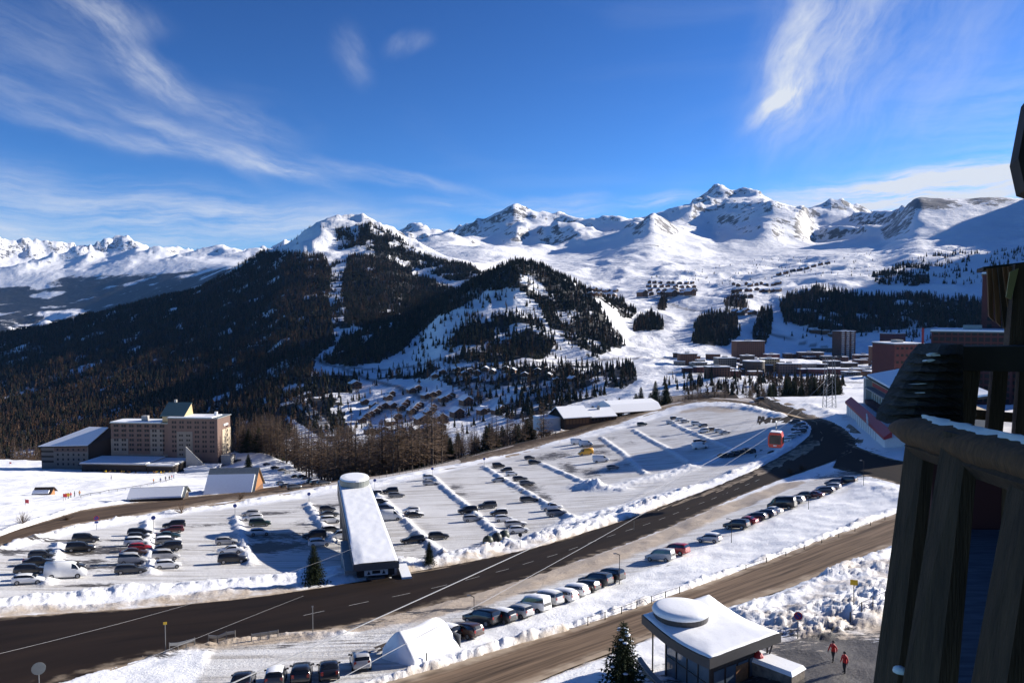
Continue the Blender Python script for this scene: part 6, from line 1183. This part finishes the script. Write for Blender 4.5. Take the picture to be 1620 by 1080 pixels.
for s in (-1, 1): MB().box(s * 4.2 - .2, s * 4.2 + .2, -2.2, 2.2, HT + .3, HT + .9).build('sheave_train', M_BLACK, py_)
def cable(pa, pg, pp, r, label, name='lift_cable', group=None, seg=60):
    a_, g_, p_ = [P(*q) for q in (pa, pg, pp)]
    d = Vector((p_.x - a_.x, p_.y - a_.y)); tg = ((g_.x - a_.x) * d.x + (g_.y - a_.y) * d.y) / d.length_squared
    # parabola in the vertical plane through both ends
    lin = a_.z + (p_.z - a_.z) * tg; k = (g_.z - lin) / (tg * (tg - 1)); pts = []
    for i in range(seg + 1):
        t = -.35 + 1.35 * i / seg; pts.append(Vector((a_.x + d.x * t, a_.y + d.y * t, a_.z + (p_.z - a_.z) * t + k * t * (t - 1))))
    m = MB(); o = pts[0]
    for p0, p1 in zip(pts[:-1], pts[1:]): m.tube(p0 - o, p1 - o, r, n=5)
    ob = m.build(name, simple('steel_rope', (.40, .40, .41), .45, .05, 3, metal=.5)); ob.location = o; tag(ob, label, 'cable', group); return pts
c1 = cable((401,1065,34), (1222,680,176), (1308,598,352), .03, 'upper steel lift cable carrying the red gondola over the main road', group=None)
cable((525,1080,40), (1218,690,178), (1317,602,352), .02, 'thinner steel lift cable running beside the one with the red gondola')
cable((0,1033,60), (420,896,105), (670,814,150), .010, 'thin steel wire stretched across the car park and the long white roof', 'thin_wire')
cable((306,1011,50), (400,975,62), (480,942,80), .008, 'short visible thin wire over the dark main road', 'thin_wire')
g0 = P(1228, 668, 178); go = thing('gondola_cabin', 'red gondola cabin with dark windows hanging from the lift cable', 'gondola', tuple(g0), math.atan2(P(1308,598,352).y - 34, P(1308,598,352).x + 11) )
M_GRED = simple('gondola_red', (.55, .035, .02), .35, .08, 2, coat=.5)
MB().tube((0, 0, .15), (0, 0, -1.9), .11).build('hanger_arm', M_GREYM, go); MB().box(-.75, .75, -.12, .12, .0, .35).build('grip', M_WHITE, go); MB().tube((-.7, 0, -1.2), (.7, 0, -1.2), .08).build('hanger_bar', M_GREYM, go)
cb = MB(); hw_ = 1.55; prof = [(-hw_ * .86, -5.5), (-hw_, -4.9), (-hw_, -3.2), (-hw_ * .8, -2.15), (hw_ * .8, -2.15), (hw_, -3.2), (hw_, -4.9), (hw_ * .86, -5.5)]
cb.extr(prof, 0, -1.65, 1.65); cb.build('cabin', M_GRED, go)
for s in (-1, 1): MB().box(-1.45, 1.45, s * hw_ - .02 if s > 0 else s * hw_ - .03, s * hw_ + .03 if s > 0 else s * hw_ + .02, -4.75, -3.15).build('side_window', M_GLASS, go)
for s in (-1, 1): MB().box(s * 1.66 - .03, s * 1.66 + .03, -1.25, 1.25, -4.75, -2.7).build('end_window', M_GLASS, go)
for s in (-1, 1): MB().box(s * 1.66 - .05, s * 1.66 + .05, -.35, .35, -5.2, -4.95).build('emblem', M_WHITE, go)
MB().box(-1.4, 1.4, -1.1, 1.1, -2.14, -2.0).build('roof_snow', SNOW, go); MB().box(-1.3, 1.3, -1.2, 1.2, -5.62, -5.51).build('floor_frame', M_BLACK, go)
# ------------------------------------------------------------------ single trees near enough to tell apart
def near_spruce(seed, whorls=24, rad=.23, droop=.10):
    r = random.Random(seed); m = MB()
    for k in range(whorls):
        f_ = k / whorls; z = .05 + .93 * f_ ** .95; L_ = rad * (1 - f_) ** .85 * r.uniform(.8, 1.12) + .012; nb = 11 if f_ < .7 else 7
        for b_ in range(nb):
            a = 6.283 * (b_ + r.uniform(-.3, .3)) / nb + k * 1.7; ln = L_ * r.uniform(.72, 1.15); t = Vector((math.cos(a), math.sin(a), 0)); s = Vector((-t.y, t.x, 0)); base = Vector((0, 0, z)); tip = base + t * ln + Vector((0, 0, -droop * ln / rad * .5 + .02)); up = Vector((0, 0, .012))
            nseg = 4
            for q in range(nseg):
                u0 = .15 + .85 * q / nseg; c0 = base.lerp(tip, u0); wv_ = ln * .30 * (1 - u0 * .65)
                for sd_ in (-1, 1):
                    e = c0 + t * wv_ * .75 + s * sd_ * wv_ + Vector((0, 0, -.012 - r.uniform(0, .012))); m.add([c0, c0 + t * wv_ * .55 + up, e], [(0, 1, 2)]); m.add([c0 + t * wv_ * .2, c0 + t * wv_ * .5 - up * 1.5, e * .5 + c0 * .5 - up * 2.4], [(0, 1, 2)])
            m.add([base.lerp(tip, .8) + s * .008, base.lerp(tip, .8) - s * .008, tip + t * .015], [(0, 1, 2)])
    tk = MB(); tk.tube((0, 0, -.03), (0, 0, .97), .014, .002, 7); return m, tk
def near_larch(seed, rad=.17):
    r = random.Random(seed); m = MB(); tk = MB(); tk.tube((0, 0, -.03), (r.uniform(-.01, .01), 0, .97), .011, .002, 6)
    for k in range(120):
        z = .12 + .86 * (k / 120); a = r.uniform(0, 6.283); ln = rad * (1.02 - z) ** .75 * r.uniform(.5, 1.1) + .01; t = Vector((math.cos(a), math.sin(a), 0)); s = Vector((-t.y, t.x, 0)); base = Vector((0, 0, z)); tip = base + t * ln + Vector((0, 0, r.uniform(-.01, .05)))
        m.add([base + Vector((0, 0, .002)), base - Vector((0, 0, .002)), tip], [(0, 1, 2)])
        for q in range(7):
            u0 = .18 + .82 * q / 7; c0 = base.lerp(tip, u0); w_ = ln * r.uniform(.16, .34)
            d = (t * r.uniform(.2, .9) + s * r.choice((-1, 1)) * r.uniform(.3, 1) + Vector((0, 0, r.uniform(-.5, .6)))).normalized(); p_ = d.cross(Vector((0, 0, 1))); p_ = (p_ if p_.length > .1 else s).normalized() * w_ * .26
            m.add([c0 + p_, c0 - p_, c0 + d * w_ * 1.2], [(0, 1, 2)])
    return m, tk
NSP = []; NLA = []
for s in range(3): a_, b_ = near_spruce(s + 20, rad=[.23, .2, .26][s]); NSP.append((a_.mesh('crown', M_SPRN), b_.mesh('trunk', M_TRK)))
for s in range(5): a_, b_ = near_larch(s + 40, [.17, .15, .19, .16, .14][s]); NLA.append((a_.mesh('crown', M_LARN), b_.mesh('trunk', M_TRK)))
def tree(kind, x, y, h, label, group=None, wide=1.0, z=None):
    src = (NSP if kind == 's' else NLA); cr, tk = src[random.randrange(len(src))]; z = float(zall(x, y)) if z is None else z
    t = thing('spruce_tree' if kind == 's' else 'larch_tree', label, 'tree', (x, y, z - .1), random.uniform(0, 6), group); t.scale = (h * wide, h * wide, h); inst(cr, 'crown', t); inst(tk, 'trunk', t); return t
q = hit(497, 924); tree('s', q.x, q.y, 5.9, 'full green spruce standing beside the long white roofed hall', wide=1.8, z=q.z)
q = hit(679, 896); tree('s', q.x, q.y, 4.2, 'small sparse dark spruce on the bank across from the parked hatchback', wide=1.3, z=q.z)
q = hit(986, 1092); ks = tree('s', q.x, q.y, 5.9, 'snow flecked spruce left of the glass kiosk', wide=1.9, z=q.z)
sf = MB(); rr = random.Random(5)
for i in range(26):
    a_ = rr.uniform(0, 6.28); z_ = rr.uniform(.25, .9); r_ = .21 * (1 - z_) ** .85 * rr.uniform(.6, 1.0); sf.lathe([(.016 * rr.uniform(.6, 1.4), 0), (.010, .010)], 6, math.cos(a_) * r_, math.sin(a_) * r_); n_ = 12
    for k in range(len(sf.v) - n_, len(sf.v)): x_, y_, zz = sf.v[k]; sf.v[k] = (x_, y_, zz + z_)
sf.build('snow_fleck', SNOW, ks)
rr = random.Random(77)
def grove(n, px0, px1, dlo, dhi, hlo, hhi, label, group, kind='l', margin=6, pymin=None):
    c = 0; tries = 0; pts = []
    while c < n and tries < n * 40:
        tries += 1; px = rr.uniform(px0, px1); u = (px - 810) / F; e = float(np.interp(u, ug, ynu)); d = max(e + margin, rr.uniform(dlo, dhi)); x = u * d
        if d > dhi + 40 or any((x - a) ** 2 + (d - b) ** 2 < 9 for a, b in pts): continue
        pts.append((x, d)); tree(kind, x, d, rr.uniform(hlo, hhi), label, group, rr.uniform(1.35, 2.0)); c += 1
grove(125, 375, 700, 300, 500, 20, 29, 'tall bare brown larch in the wood between the car park and the valley village', 'larches below the car park')
grove(50, 700, 880, 330, 560, 12, 19, 'bare brown larch on the steep bank left of the timber restaurant', 'larches on the steep bank')
grove(38, -60, 270, 540, 640, 15, 22, 'bare brown larch behind the hotel and its annex', 'larches behind the hotel', margin=24)
grove(20, 375, 640, 420, 620, 16, 22, 'dark green spruce among the larches below the car park', 'spruces below the car park', 's'); grove(22, 640, 860, 340, 600, 11, 17, 'dark spruce on the steep bank left of the restaurant', 'spruces on the steep bank', 's')
grove(14, 930, 1060, 425, 560, 12, 18, 'dark spruce behind the snow roofed garage', 'spruces behind the garage', 's', 14); grove(22, 1010, 1190, 440, 620, 11, 16, 'brown larch in the hollow beyond the road bend', 'larches in the hollow', 'l', 10); grove(24, 1180, 1330, 430, 620, 10, 17, 'dark spruce in the hollow beside the lift pylon', 'spruces in the hollow', 's', 10); grove(18, 1040, 1330, 440, 640, 10, 16, 'brown larch in the hollow below the resort blocks', 'larches below the resort', 'l', 10)
LSRC = [bpy.data.objects.new('larch_source', m_[0]) for m_ in NLA]; LG = scatter_group(LSRC)
def grove_stuff(n, px0, px1, dlo, dhi, hlo, hhi, label, margin=8):
    pts = []; sc_ = []
    for k in range(n):
        px = rr.uniform(px0, px1); u = (px - 810) / F; e = float(np.interp(u, ug, ynu)); d = max(e + margin, rr.uniform(dlo, dhi)); pts.append((u * d, d, float(zall(u * d, d)) - .3)); sc_.append(rr.uniform(hlo, hhi))
    me = bpy.data.meshes.new('larch_wood'); me.from_pydata(pts, [], []); a = me.attributes.new('scl', 'FLOAT', 'POINT'); a.data.foreach_set('value', np.array(sc_, np.float32)); o = bpy.data.objects.new('larch_wood', me); COL.objects.link(o); tag(o, label, 'wood', None, 'stuff'); o.modifiers.new('trees', 'NODES').node_group = LG
grove_stuff(260, 370, 710, 360, 620, 20, 29, 'close brown larch wood filling the slope below the car park', 20); grove_stuff(90, 700, 880, 350, 560, 12, 18, 'close brown larch wood on the steep bank by the restaurant', 14); grove_stuff(70, -80, 270, 560, 660, 15, 22, 'close brown larch wood behind the hotel', 30); grove_stuff(60, 1030, 1330, 450, 640, 10, 15, 'close brown larch wood in the hollow below the resort', 14)
for a, b, h, l in [(36,832,3.4,'small bare shrub tree at the edge of the lower road'),(287,812,4.0,'leafless shrub by the lower road in front of the long shed'),(380,790,2.6,'leafless shrub by the lower road in front of the metal roofed shed'),(305,742,6,'bare round shrub before the hotel porch'),(105,822,2.2,'low bare bush on the snow bank left of the red sign'),(1268,742,2.4,'bare bush on the snow tongue inside the road bend'),(1250,748,2.2,'second bare bush lower on the snow tongue')]:
    q = hit(a, b); t = thing('bare_shrub', l, 'shrub', (q.x, q.y, float(zn(q.x, q.y)))); m = MB(); r_ = random.Random(a)
    for i in range(46):
        az_ = r_.uniform(0, 6.28); el_ = r_.uniform(.35, 1.4); L_ = h * r_.uniform(.5, 1); d = Vector((math.cos(az_) * math.cos(el_), math.sin(az_) * math.cos(el_), math.sin(el_))); m.tube((0, 0, 0), d * L_ * .5, .03, .018, 4)
        for k in range(4): d2 = (d + Vector((r_.uniform(-.7, .7), r_.uniform(-.7, .7), r_.uniform(-.2, .6)))).normalized(); m.tube(d * L_ * (.3 + .1 * k), d * L_ * (.3 + .1 * k) + d2 * L_ * .35, .016, .006, 3)
    m.build('branch_crown', M_LARN, t); MB().tube((0, 0, -.4), (0, 0, h * .2), .07).build('stem', M_TRK, t)
q = hit(393, 742); t = thing('round_conifer', 'single dense dark green conifer beside the metal roofed shed', 'tree', (q.x, q.y, q.z)); inst(NSP[2][0], 'crown', t).scale = (13, 13, 9); inst(NSP[2][1], 'trunk', t).scale = (9, 9, 9)

# ------------------------------------------------------------------ people
M_SKIN = simple('skin', (.45, .27, .19), .6, .05, 4); M_JRED = simple('red_jacket', (.60, .025, .025), .6, .12, 6); M_TROU = simple('dark_trousers', (.018, .018, .022), .75, .15, 6); M_HAIR = simple('dark_hat', (.015, .013, .013), .8, .2, 8); M_JBLU = simple('blue_jacket', (.03, .06, .22), .6, .1, 6); M_JYEL = simple('orange_jacket', (.55, .22, .03), .6, .1, 6)
def person_mesh(step=.32, lean=.06, arm=.25):
    J = {}; E = []
    def add(n, p, r, par=None): J[n] = (p, r); (E.append((par, n)) if par else None)
    add('pelvis', (0, 0, .95), .155); add('waist', (.0, 0, 1.10), .145, 'pelvis'); add('chest', (lean, 0, 1.33), .185, 'waist'); add('neckb', (lean, 0, 1.47), .10, 'chest'); add('neck', (lean + .01, 0, 1.53), .06, 'neckb'); add('head', (lean + .03, 0, 1.62), .098, 'neck'); add('crown', (lean + .02, 0, 1.71), .085, 'head')
    for s, n in ((1, 'l'), (-1, 'r')):
        add('hip' + n, (0, s * .10, .90), .115, 'pelvis'); k = step * .55 * s; add('knee' + n, (k * .7 + .05, s * .11, .50), .075, 'hip' + n); add('ank' + n, (k - (.05 if s < 0 else 0), s * .11, .10), .05, 'knee' + n); add('toe' + n, (k + .16, s * .13, .05), .045, 'ank' + n)
        add('sho' + n, (lean, s * .19, 1.41), .085, 'neckb'); a = -s * arm; add('elb' + n, (lean + a * .5 - .03, s * .27, 1.14), .062, 'sho' + n); add('wri' + n, (lean + a + .06, s * .25, .92), .045, 'elb' + n); add('palm' + n, (lean + a + .08, s * .25, .85), .036, 'wri' + n)
        for q in range(4): add(f'f{q}{n}', (lean + a + .07 + .018 * (q - 1), s * (.245 - .006 * q), .775 + .008 * abs(q - 1)), .011, 'palm' + n)
        add('th' + n, (lean + a + .115, s * .235, .83), .012, 'palm' + n)
    nm = list(J); me = bpy.data.meshes.new('body'); me.from_pydata([J[n][0] for n in nm], [(nm.index(a), nm.index(b)) for a, b in E], []); o = bpy.data.objects.new('tmp_body', me); COL.objects.link(o)
    sk_ = o.modifiers.new('s', 'SKIN'); 
    for i, n in enumerate(nm): r = J[n][1]; me.skin_vertices[0].data[i].radius = (r, r); me.skin_vertices[0].data[i].use_root = (n == 'pelvis')
    sb_ = o.modifiers.new('d', 'SUBSURF'); sb_.levels = 2; sb_.render_levels = 2
    dg = bpy.context.evaluated_depsgraph_get(); ev = bpy.data.meshes.new_from_object(o.evaluated_get(dg)); bpy.data.objects.remove(o); ev.name = 'body'; ev.polygons.foreach_set('use_smooth', np.ones(len(ev.polygons), bool)); return ev
def dress(me, jacket):
    me = me.copy(); me.materials.clear(); [me.materials.append(m) for m in (jacket, M_TROU, M_SKIN, M_HAIR)]
    for p in me.polygons:
        c = p.center; side = abs(c.y) > .19
        p.material_index = 2 if (c.z > 1.545 or (side and c.z < .89 and c.z > .7)) else 0 if (c.z > .86) else 3 if c.z < .12 else 1
    return me
PM = person_mesh(); PM2 = person_mesh(.12, .02, .08)
def person(loc, yaw, jacket, label, group=None, src=None, h=1.0):
    t = thing('person', label, 'person', loc, yaw, group); t.scale = (h,) * 3; inst(dress(src or PM, jacket), 'body', t)
    MB().lathe([(.112, 1.645), (.118, 1.69), (.10, 1.755), (.05, 1.79)], 14, .03 if not src else .01).build('woolly_hat', M_HAIR, t, True); m = MB().box(.115, .15, -.016, .016, 1.605, 1.64, .004); m.build('nose', M_SKIN, t)
    for s in (-1, 1): MB().box(.112, .128, s * .038 - .013, s * .038 + .013, 1.632, 1.644).build('eye', M_HAIR, t)
    MB().box(-.155, .165, -.19, .19, 1.14, 1.16, .02); return t
for (a, b), yw, l in [((1318,1047), R(215), 'person in a red jacket walking behind on the bare asphalt by the kiosk'), ((1336,1066), R(205), 'person in a red jacket walking ahead with arms close on the bare asphalt')]:
    q = hit(a, b); person((q.x, q.y, float(zn(q.x, q.y))), yw, M_JRED, l, None, PM if a < 1330 else PM2)
for i, (a, b, j) in enumerate([(272,758,M_JRED),(275,757,M_JBLU),(268,759,M_TROU),(262,760,M_TROU),(254,762,M_JBLU),(243,764,M_JYEL),(108,788,M_JBLU),(112,787,M_JRED),(118,786,M_TROU),(126,785,M_JYEL),(176,757,M_TROU)]):
    q = hit(a, b); person((q.x, q.y, float(zn(q.x, q.y))), rr.uniform(0, 6), j, 'tiny skier in dark and bright clothes on the beginners snow field', 'skiers on the snow field', PM2)
# beginners' tow rope and its bright gates on the snow field
q0 = hit(128, 787); q1 = hit(272, 760); tr = thing('tow_rope', 'low dark tow rope line across the beginners snow field', 'ski tow', tuple(q0))
for i in range(13):
    c = q0.lerp(q1, i / 12); z_ = float(zn(c.x, c.y)); MB().tube((c.x - q0.x, c.y - q0.y, z_ - q0.z - .3), (c.x - q0.x, c.y - q0.y, z_ - q0.z + .9), .05).build('stake', M_BLACK, tr)
    if i: p_ = q0.lerp(q1, (i - 1) / 12); zp = float(zn(p_.x, p_.y)); MB().tube((p_.x - q0.x, p_.y - q0.y, zp - q0.z + .8), (c.x - q0.x, c.y - q0.y, z_ - q0.z + .8), .09).build('rope', M_BLACK, tr)
for i, (a, b) in enumerate([(100,790),(104,789),(40,800),(120,740),(125,738),(15,735)]):
    q = hit(a, b); t = thing('snow_banner', 'small bright banner stuck in the beginners snow field', 'banner', (q.x, q.y, q.z), rr.uniform(-.6, .6), 'banners on the snow field'); MB().tube((0, 0, -.3), (0, 0, 1.9), .04).build('pole', M_BLACK, t); MB().box(.03, 1.3, -.02, .02, .8, 1.8).build('cloth', [M_JRED, M_YEL, M_REDS][i % 3], t)
q = hit(205, 748)
for i in range(40):
    c = Vector((q.x + rr.uniform(-16, 22), q.y + rr.uniform(-4, 7), 0)); z_ = float(zn(c.x, c.y)); t = thing('terrace_chair', 'small orange deck chair on the hotel sun terrace', 'chair', (c.x, c.y, z_), rr.uniform(-.8, .8), 'deck chairs on the hotel terrace'); cm = [M_TIMBL, M_YEL, M_DARKT][i % 3]
    MB().box(-.3, .3, -.5, .5, .38, .46).build('seat', cm, t); MB().add([(-.3, .48, .44), (.3, .48, .44), (.3, .95, 1.15), (-.3, .95, 1.15), (-.3, .54, .42), (.3, .54, .42), (.3, 1.0, 1.12), (-.3, 1.0, 1.12)], [(0,1,2,3),(4,7,6,5),(0,4,5,1),(1,5,6,2),(2,6,7,3),(3,7,4,0)]).build('backrest', cm, t)
    for x_ in (-.26, .26):
        for y_ in (-.42, .42): MB().tube((x_, y_, 0), (x_, y_, .4), .03, n=4).build('leg', M_DARKT, t)
# ------------------------------------------------------------------ the balcony railing beside the camera, and the building it belongs to
def wood(name, col, sc=(14, 14, 1.2), var=.45): return simple(name, col, .85, var, 2.5, bump=.35, bscale=9, stretch=sc)
M_WG = wood('weathered_grey_wood', (.075, .042, .024)); M_WB = wood('brown_wood', (.14, .066, .028)); M_WR = wood('rusty_wood', (.20, .085, .035)); M_SHIN = simple('old_shingles', (.095, .068, .048), .9, .6, 5, bump=.6, bscale=18)
bal = thing('balcony_railing', 'weathered wooden balcony railing with wide upright slats close by', 'railing', tuple(P(1600, 1100, 2.3)), 0); bo = Vector(bal.location)
def slat(pxl_t, pxm_t, pxr_t, pyt, pxl_b, pxm_b, pxr_b, pyb_, d, dep, name, mat, par=bal, origin=None):
    o = origin or bo; v = []
    for (l_, m_, r_, y_) in ((pxl_b, pxm_b, pxr_b, pyb_), (pxl_t, pxm_t, pxr_t, pyt)):
        A_ = P(l_, y_, d); A_ = Vector((ray(l_, y_)[0] * (d + dep), d + dep, P(m_, y_, d).z)); B_ = P(m_, y_, d); C_ = P(r_, y_, d); D_ = A_ + (C_ - B_)
        v += [A_ - o, B_ - o, C_ - o, D_ - o]
    m = MB(); m.add(v, [(0,3,2,1),(4,5,6,7),(0,1,5,4),(1,2,6,5),(2,3,7,6),(3,0,4,7)]); return m.build(name, mat, par)
slat(1437, 1466, 1484, 672, 1380, 1416, 1440, 1110, 3.3, .12, 'slat', M_WG); slat(1492, 1530, 1550, 690, 1425, 1480, 1512, 1120, 2.75, .13, 'slat', M_WG); slat(1606, 1650, 1672, 718, 1532, 1585, 1612, 1130, 2.3, .13, 'slat', M_WG); slat(1712, 1760, 1790, 740, 1650, 1700, 1740, 1140, 2.0, .13, 'slat', M_WG)
# handrail: a heavy rounded beam from the far corner towards the right
ra, rb = P(1424, 676, 3.5), P(1790, 775, 1.95); d = (rb - ra); n2 = Vector((-d.y, d.x, 0)).normalized(); hr = MB(); v = []; nprof = 12; NSG = 14
for i in range(NSG + 1):
    c = ra.lerp(rb, i / NSG) - bo; s = .62 + .38 * min(1, i / 2)
    for k in range(nprof): a = 6.283 * k / nprof; v.append(c + n2 * math.cos(a) * .085 * s + Vector((0, 0, math.sin(a) * .062 * s + .006 * math.sin(i * 2.1 + k))))
hr.add(v, [(i*nprof+k, i*nprof+(k+1)%nprof, (i+1)*nprof+(k+1)%nprof, (i+1)*nprof+k) for i in range(NSG) for k in range(nprof)] + [tuple(range(nprof - 1, -1, -1)), tuple(range(NSG * nprof, (NSG + 1) * nprof))]); hr.build('handrail', M_WB, bal, True)
fm = MB(); r_ = random.Random(3); nn_ = 26; v = []
for i in range(nn_ + 1):
    t_ = .16 + .62 * i / nn_; c = ra.lerp(rb, t_) - bo; w_ = .018 * (.5 + .5 * math.sin(math.pi * i / nn_)) * r_.uniform(.6, 1.2)
    for k, (q_, h_) in enumerate(((-1, .052), (-.4, .078), (.4, .076), (1, .05))): v.append(c + n2 * (q_ * w_ + .012 * r_.uniform(-1, 1)) + Vector((0, 0, h_ + .004 * r_.random())))
fm.add(v, [(i*4+k, i*4+k+1, (i+1)*4+k+1, (i+1)*4+k) for i in range(nn_) for k in range(3)]); fm.build('snow_strip', SNOW, bal, True)
ba_, bb_ = P(1450, 705, 3.36), P(1720, 790, 2.05); MB().tube(ba_ - bo, bb_ - bo, .05, n=4).build('under_rail', M_WG, bal)
cl_ = MB(); cl_.lathe([(.03, 0), (.026, .015), (.008, .024)], 10); o = cl_.build('snow_clump', SNOW, bal, True); o.location = P(1424, 1062, 3.2) - bo
# shingled, rounded parapet cap of the next balcony
sh = thing('shingled_parapet', 'dark rounded shingled balcony parapet with thin snow patches', 'parapet', tuple(P(1470, 670, 4.2))); so = Vector(sh.location)
rows = 9
for k in range(rows):
    t0 = k / rows; t1 = (k + 1) / rows
    def edge_(t): 
        xl = np.interp(t, [0, .12, .3, .6, .9, 1], [1472, 1458, 1443, 1425, 1404, 1403]); y_ = 545 + 122 * t; return xl, y_
    (xa, ya_), (xb, yb2) = edge_(t0), edge_(t1); dd0 = 4.25 - .35 * t0; dd1 = 4.20 - .35 * t1; m = MB(); v = []
    for j in range(7):
        f_ = j / 6; bul = -.10 * math.sin(math.pi * min(1, f_ * 1.0)); 
        for xx, yy, dd in ((xa, ya_, dd0), (xb, yb2 + 2.0, dd1 - .05)): v.append(P(xx + (1524 - xx) * f_, yy + .8 * math.sin(j * 2.3 + k), dd + .5 * f_ * 0 + bul) - so)
    nb_ = len(v); v += [p + Vector((.02, .16, 0)) for p in v]
    f = []
    for j in range(6): f += [(2*j, 2*j+1, 2*j+3, 2*j+2), (nb_+2*j, nb_+2*j+2, nb_+2*j+3, nb_+2*j+1), (2*j+1, nb_+2*j+1, nb_+2*j+3, 2*j+3), (2*j, 2*j+2, nb_+2*j+2, nb_+2*j)]
    f += [(0, nb_, nb_ + 1, 1), (12, 13, nb_ + 13, nb_ + 12)]; m.add(v, f); m.build('shingle_row', M_SHIN, sh)
for (x_, y_, w_, h_) in [(1480,561,11,3.6),(1472,570,8,2.4),(1455,607,12,.9),(1459,621,7,1.2)]:
    m = MB(); v = []; r_ = random.Random(int(x_ + y_)); n_ = 10; tt_ = (y_ - 545) / 122; dd = 4.08 - .35 * tt_
    for i in range(n_): a = 6.283 * i / n_; v.append(P(x_ + math.cos(a) * w_ * r_.uniform(.6, 1.1), y_ + math.sin(a) * h_ * r_.uniform(.6, 1.1) - .15 * math.cos(a) * w_ * .3, dd) - so)
    v += [p + Vector((0, .04, -.004)) for p in v]; m.add(v, [tuple(range(n_)), tuple(range(2 * n_ - 1, n_ - 1, -1))] + [(i, n_ + i, n_ + (i + 1) % n_, (i + 1) % n_) for i in range(n_)]); m.build('snow_patch', SNOW, sh)
# frame of the next balcony: beam, posts, boards
fr2 = thing('timber_balcony_frame', 'dark timber frame of the neighbouring balcony with a cross beam and posts', 'balcony', tuple(P(1600, 700, 4.6))); fo = Vector(fr2.location)
def pbox(pts_t, pts_b, d, dep, name, mat, par, o):
    v = [P(px, py, d) - o for px, py in pts_b + pts_t[::-1]]; n_ = len(v); v += [p + Vector((dep * .45, dep, 0)) for p in v]; m = MB(); m.add(v, [tuple(range(n_)), tuple(range(2 * n_ - 1, n_ - 1, -1))] + [(i, n_ + i, n_ + (i + 1) % n_, (i + 1) % n_) for i in range(n_)]); return m.build(name, mat, par)
pbox([(1516, 548), (1720, 548)], [(1516, 586), (1720, 590)], 4.4, .18, 'cross_beam', M_DARKT, fr2, fo)
for a, b, w_ in ((1520, 1508, 32), (1572, 1562, 24), (1614, 1606, 26), (1660, 1654, 26)): pbox([(a, 580), (a + w_, 580)], [(b, 690), (b + w_, 690)], 4.5, .12, 'post', M_WG, fr2, fo)
MB().tube(P(1540, 655, 5.0) - fo, P(1700, 668, 5.0) - fo, .035).build('inner_rail', M_WB, fr2)
up_ = thing('plank_screen', 'slanting screen of rusty brown and grey planks above the neighbouring balcony', 'screen', tuple(P(1600, 548, 4.9))); uo = Vector(up_.location)
for i in range(6):
    xt = 1562 + i * 8.2; xb = 1556 + i * 8.6; pbox([(xt, 425 - i * .9), (xt + 7.7, 424 - i * .9)], [(xb + 18 - max(0, 3 - i) * 3, 500 + i * 9), (xb + 25.6 - max(0, 3 - i) * 3, 508 + i * 9)], 4.9 - .04 * i, .05, 'plank', M_WR if i % 3 != 2 else M_WG, up_, uo)
pbox([(1606, 418), (1640, 415)], [(1596, 552), (1632, 552)], 4.65, .2, 'grey_post', M_WG, up_, uo); pbox([(1598, 430), (1612, 424)], [(1592, 470), (1600, 474)], 4.62, .03, 'yellow_strap', simple('faded_yellow', (.33, .25, .10), .8, .2, 5), up_, uo); pbox([(1556, 422), (1625, 414)], [(1556, 428), (1625, 420)], 4.95, .3, 'cap_board', M_DARKT, up_, uo)
ev_ = thing('roof_bracket', 'dark timber roof bracket end high above the balcony', 'bracket', tuple(P(1630, 250, 5.0))); pbox([(1630, 150), (1720, 150)], [(1611, 250), (1622, 300), (1720, 330)], 5.0, .3, 'bracket_end', M_DARKT, ev_, Vector(ev_.location))
# snowed-in floor and red wall of the balcony beyond
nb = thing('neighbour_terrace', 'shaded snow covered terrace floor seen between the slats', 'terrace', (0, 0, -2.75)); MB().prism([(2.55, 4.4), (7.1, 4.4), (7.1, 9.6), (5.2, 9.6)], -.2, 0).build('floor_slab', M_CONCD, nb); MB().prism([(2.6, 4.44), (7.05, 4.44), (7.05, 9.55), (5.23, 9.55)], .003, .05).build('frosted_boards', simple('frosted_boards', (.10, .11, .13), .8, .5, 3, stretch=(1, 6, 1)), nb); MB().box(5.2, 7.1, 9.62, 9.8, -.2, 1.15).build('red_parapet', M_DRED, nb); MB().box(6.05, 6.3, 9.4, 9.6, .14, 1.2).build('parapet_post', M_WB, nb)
sky_slab = thing('sky_block_slab', 'unseen timber slab added above the camera to block sky light', 'balcony', (0, 0, 1.5)); MB().box(-3, 5.5, -4, 2.7, 0, .22).build('slab_boards', M_DARKT, sky_slab)  # out-of-view slab added overhead to keep sky light off the railing
for x_ in (-2, -.5, 1, 2.5, 4): MB().box(x_, x_ + .12, -4, 2.6, -.14, -.002).build('joist', M_WB, sky_slab)
ab = thing('residence', 'tall timber clad residence wall right beside the camera balcony', 'building', (7.2, 10.6, -32)); MB().box(0, 30, -45, 0, -8, 58).build('wall', M_DARKT, ab); MB().box(-.5, 30.5, -45.5, .5, 58, 58.6).build('roof', M_CONCD, ab); s_ = MB(); snow_slab(s_, -.4, 30.4, -45.4, .4, 58.604, .5); s_.build('roof_snow', SNOW, ab); face_windows(ab, -40, -3, -.02, [3 * k for k in range(2, 18)], 7, 1.6, 1.8, 2)
# ------------------------------------------------------------------ the air: thin blue haze over the far ranges
hz = MB(); hz.box(-33000, 33000, -900, 32000, -2600, 1480); me = hz.mesh('haze', []); m, n, l, b = new_mat('haze_air'); n.remove(b); pv = n.new('ShaderNodeVolumePrincipled'); pv.inputs['Color'].default_value = (.20, .46, 1.0, 1); pv.inputs['Density'].default_value = 1.05e-5; pv.inputs['Anisotropy'].default_value = .1
l.new(pv.outputs[0], n['Material Output'].inputs['Volume']); me.materials.append(m); ho_ = bpy.data.objects.new('haze', me); COL.objects.link(ho_); ho_['kind'] = 'stuff'; ho_['label'] = 'thin blue haze over the far valley and ranges'; ho_['category'] = 'haze'
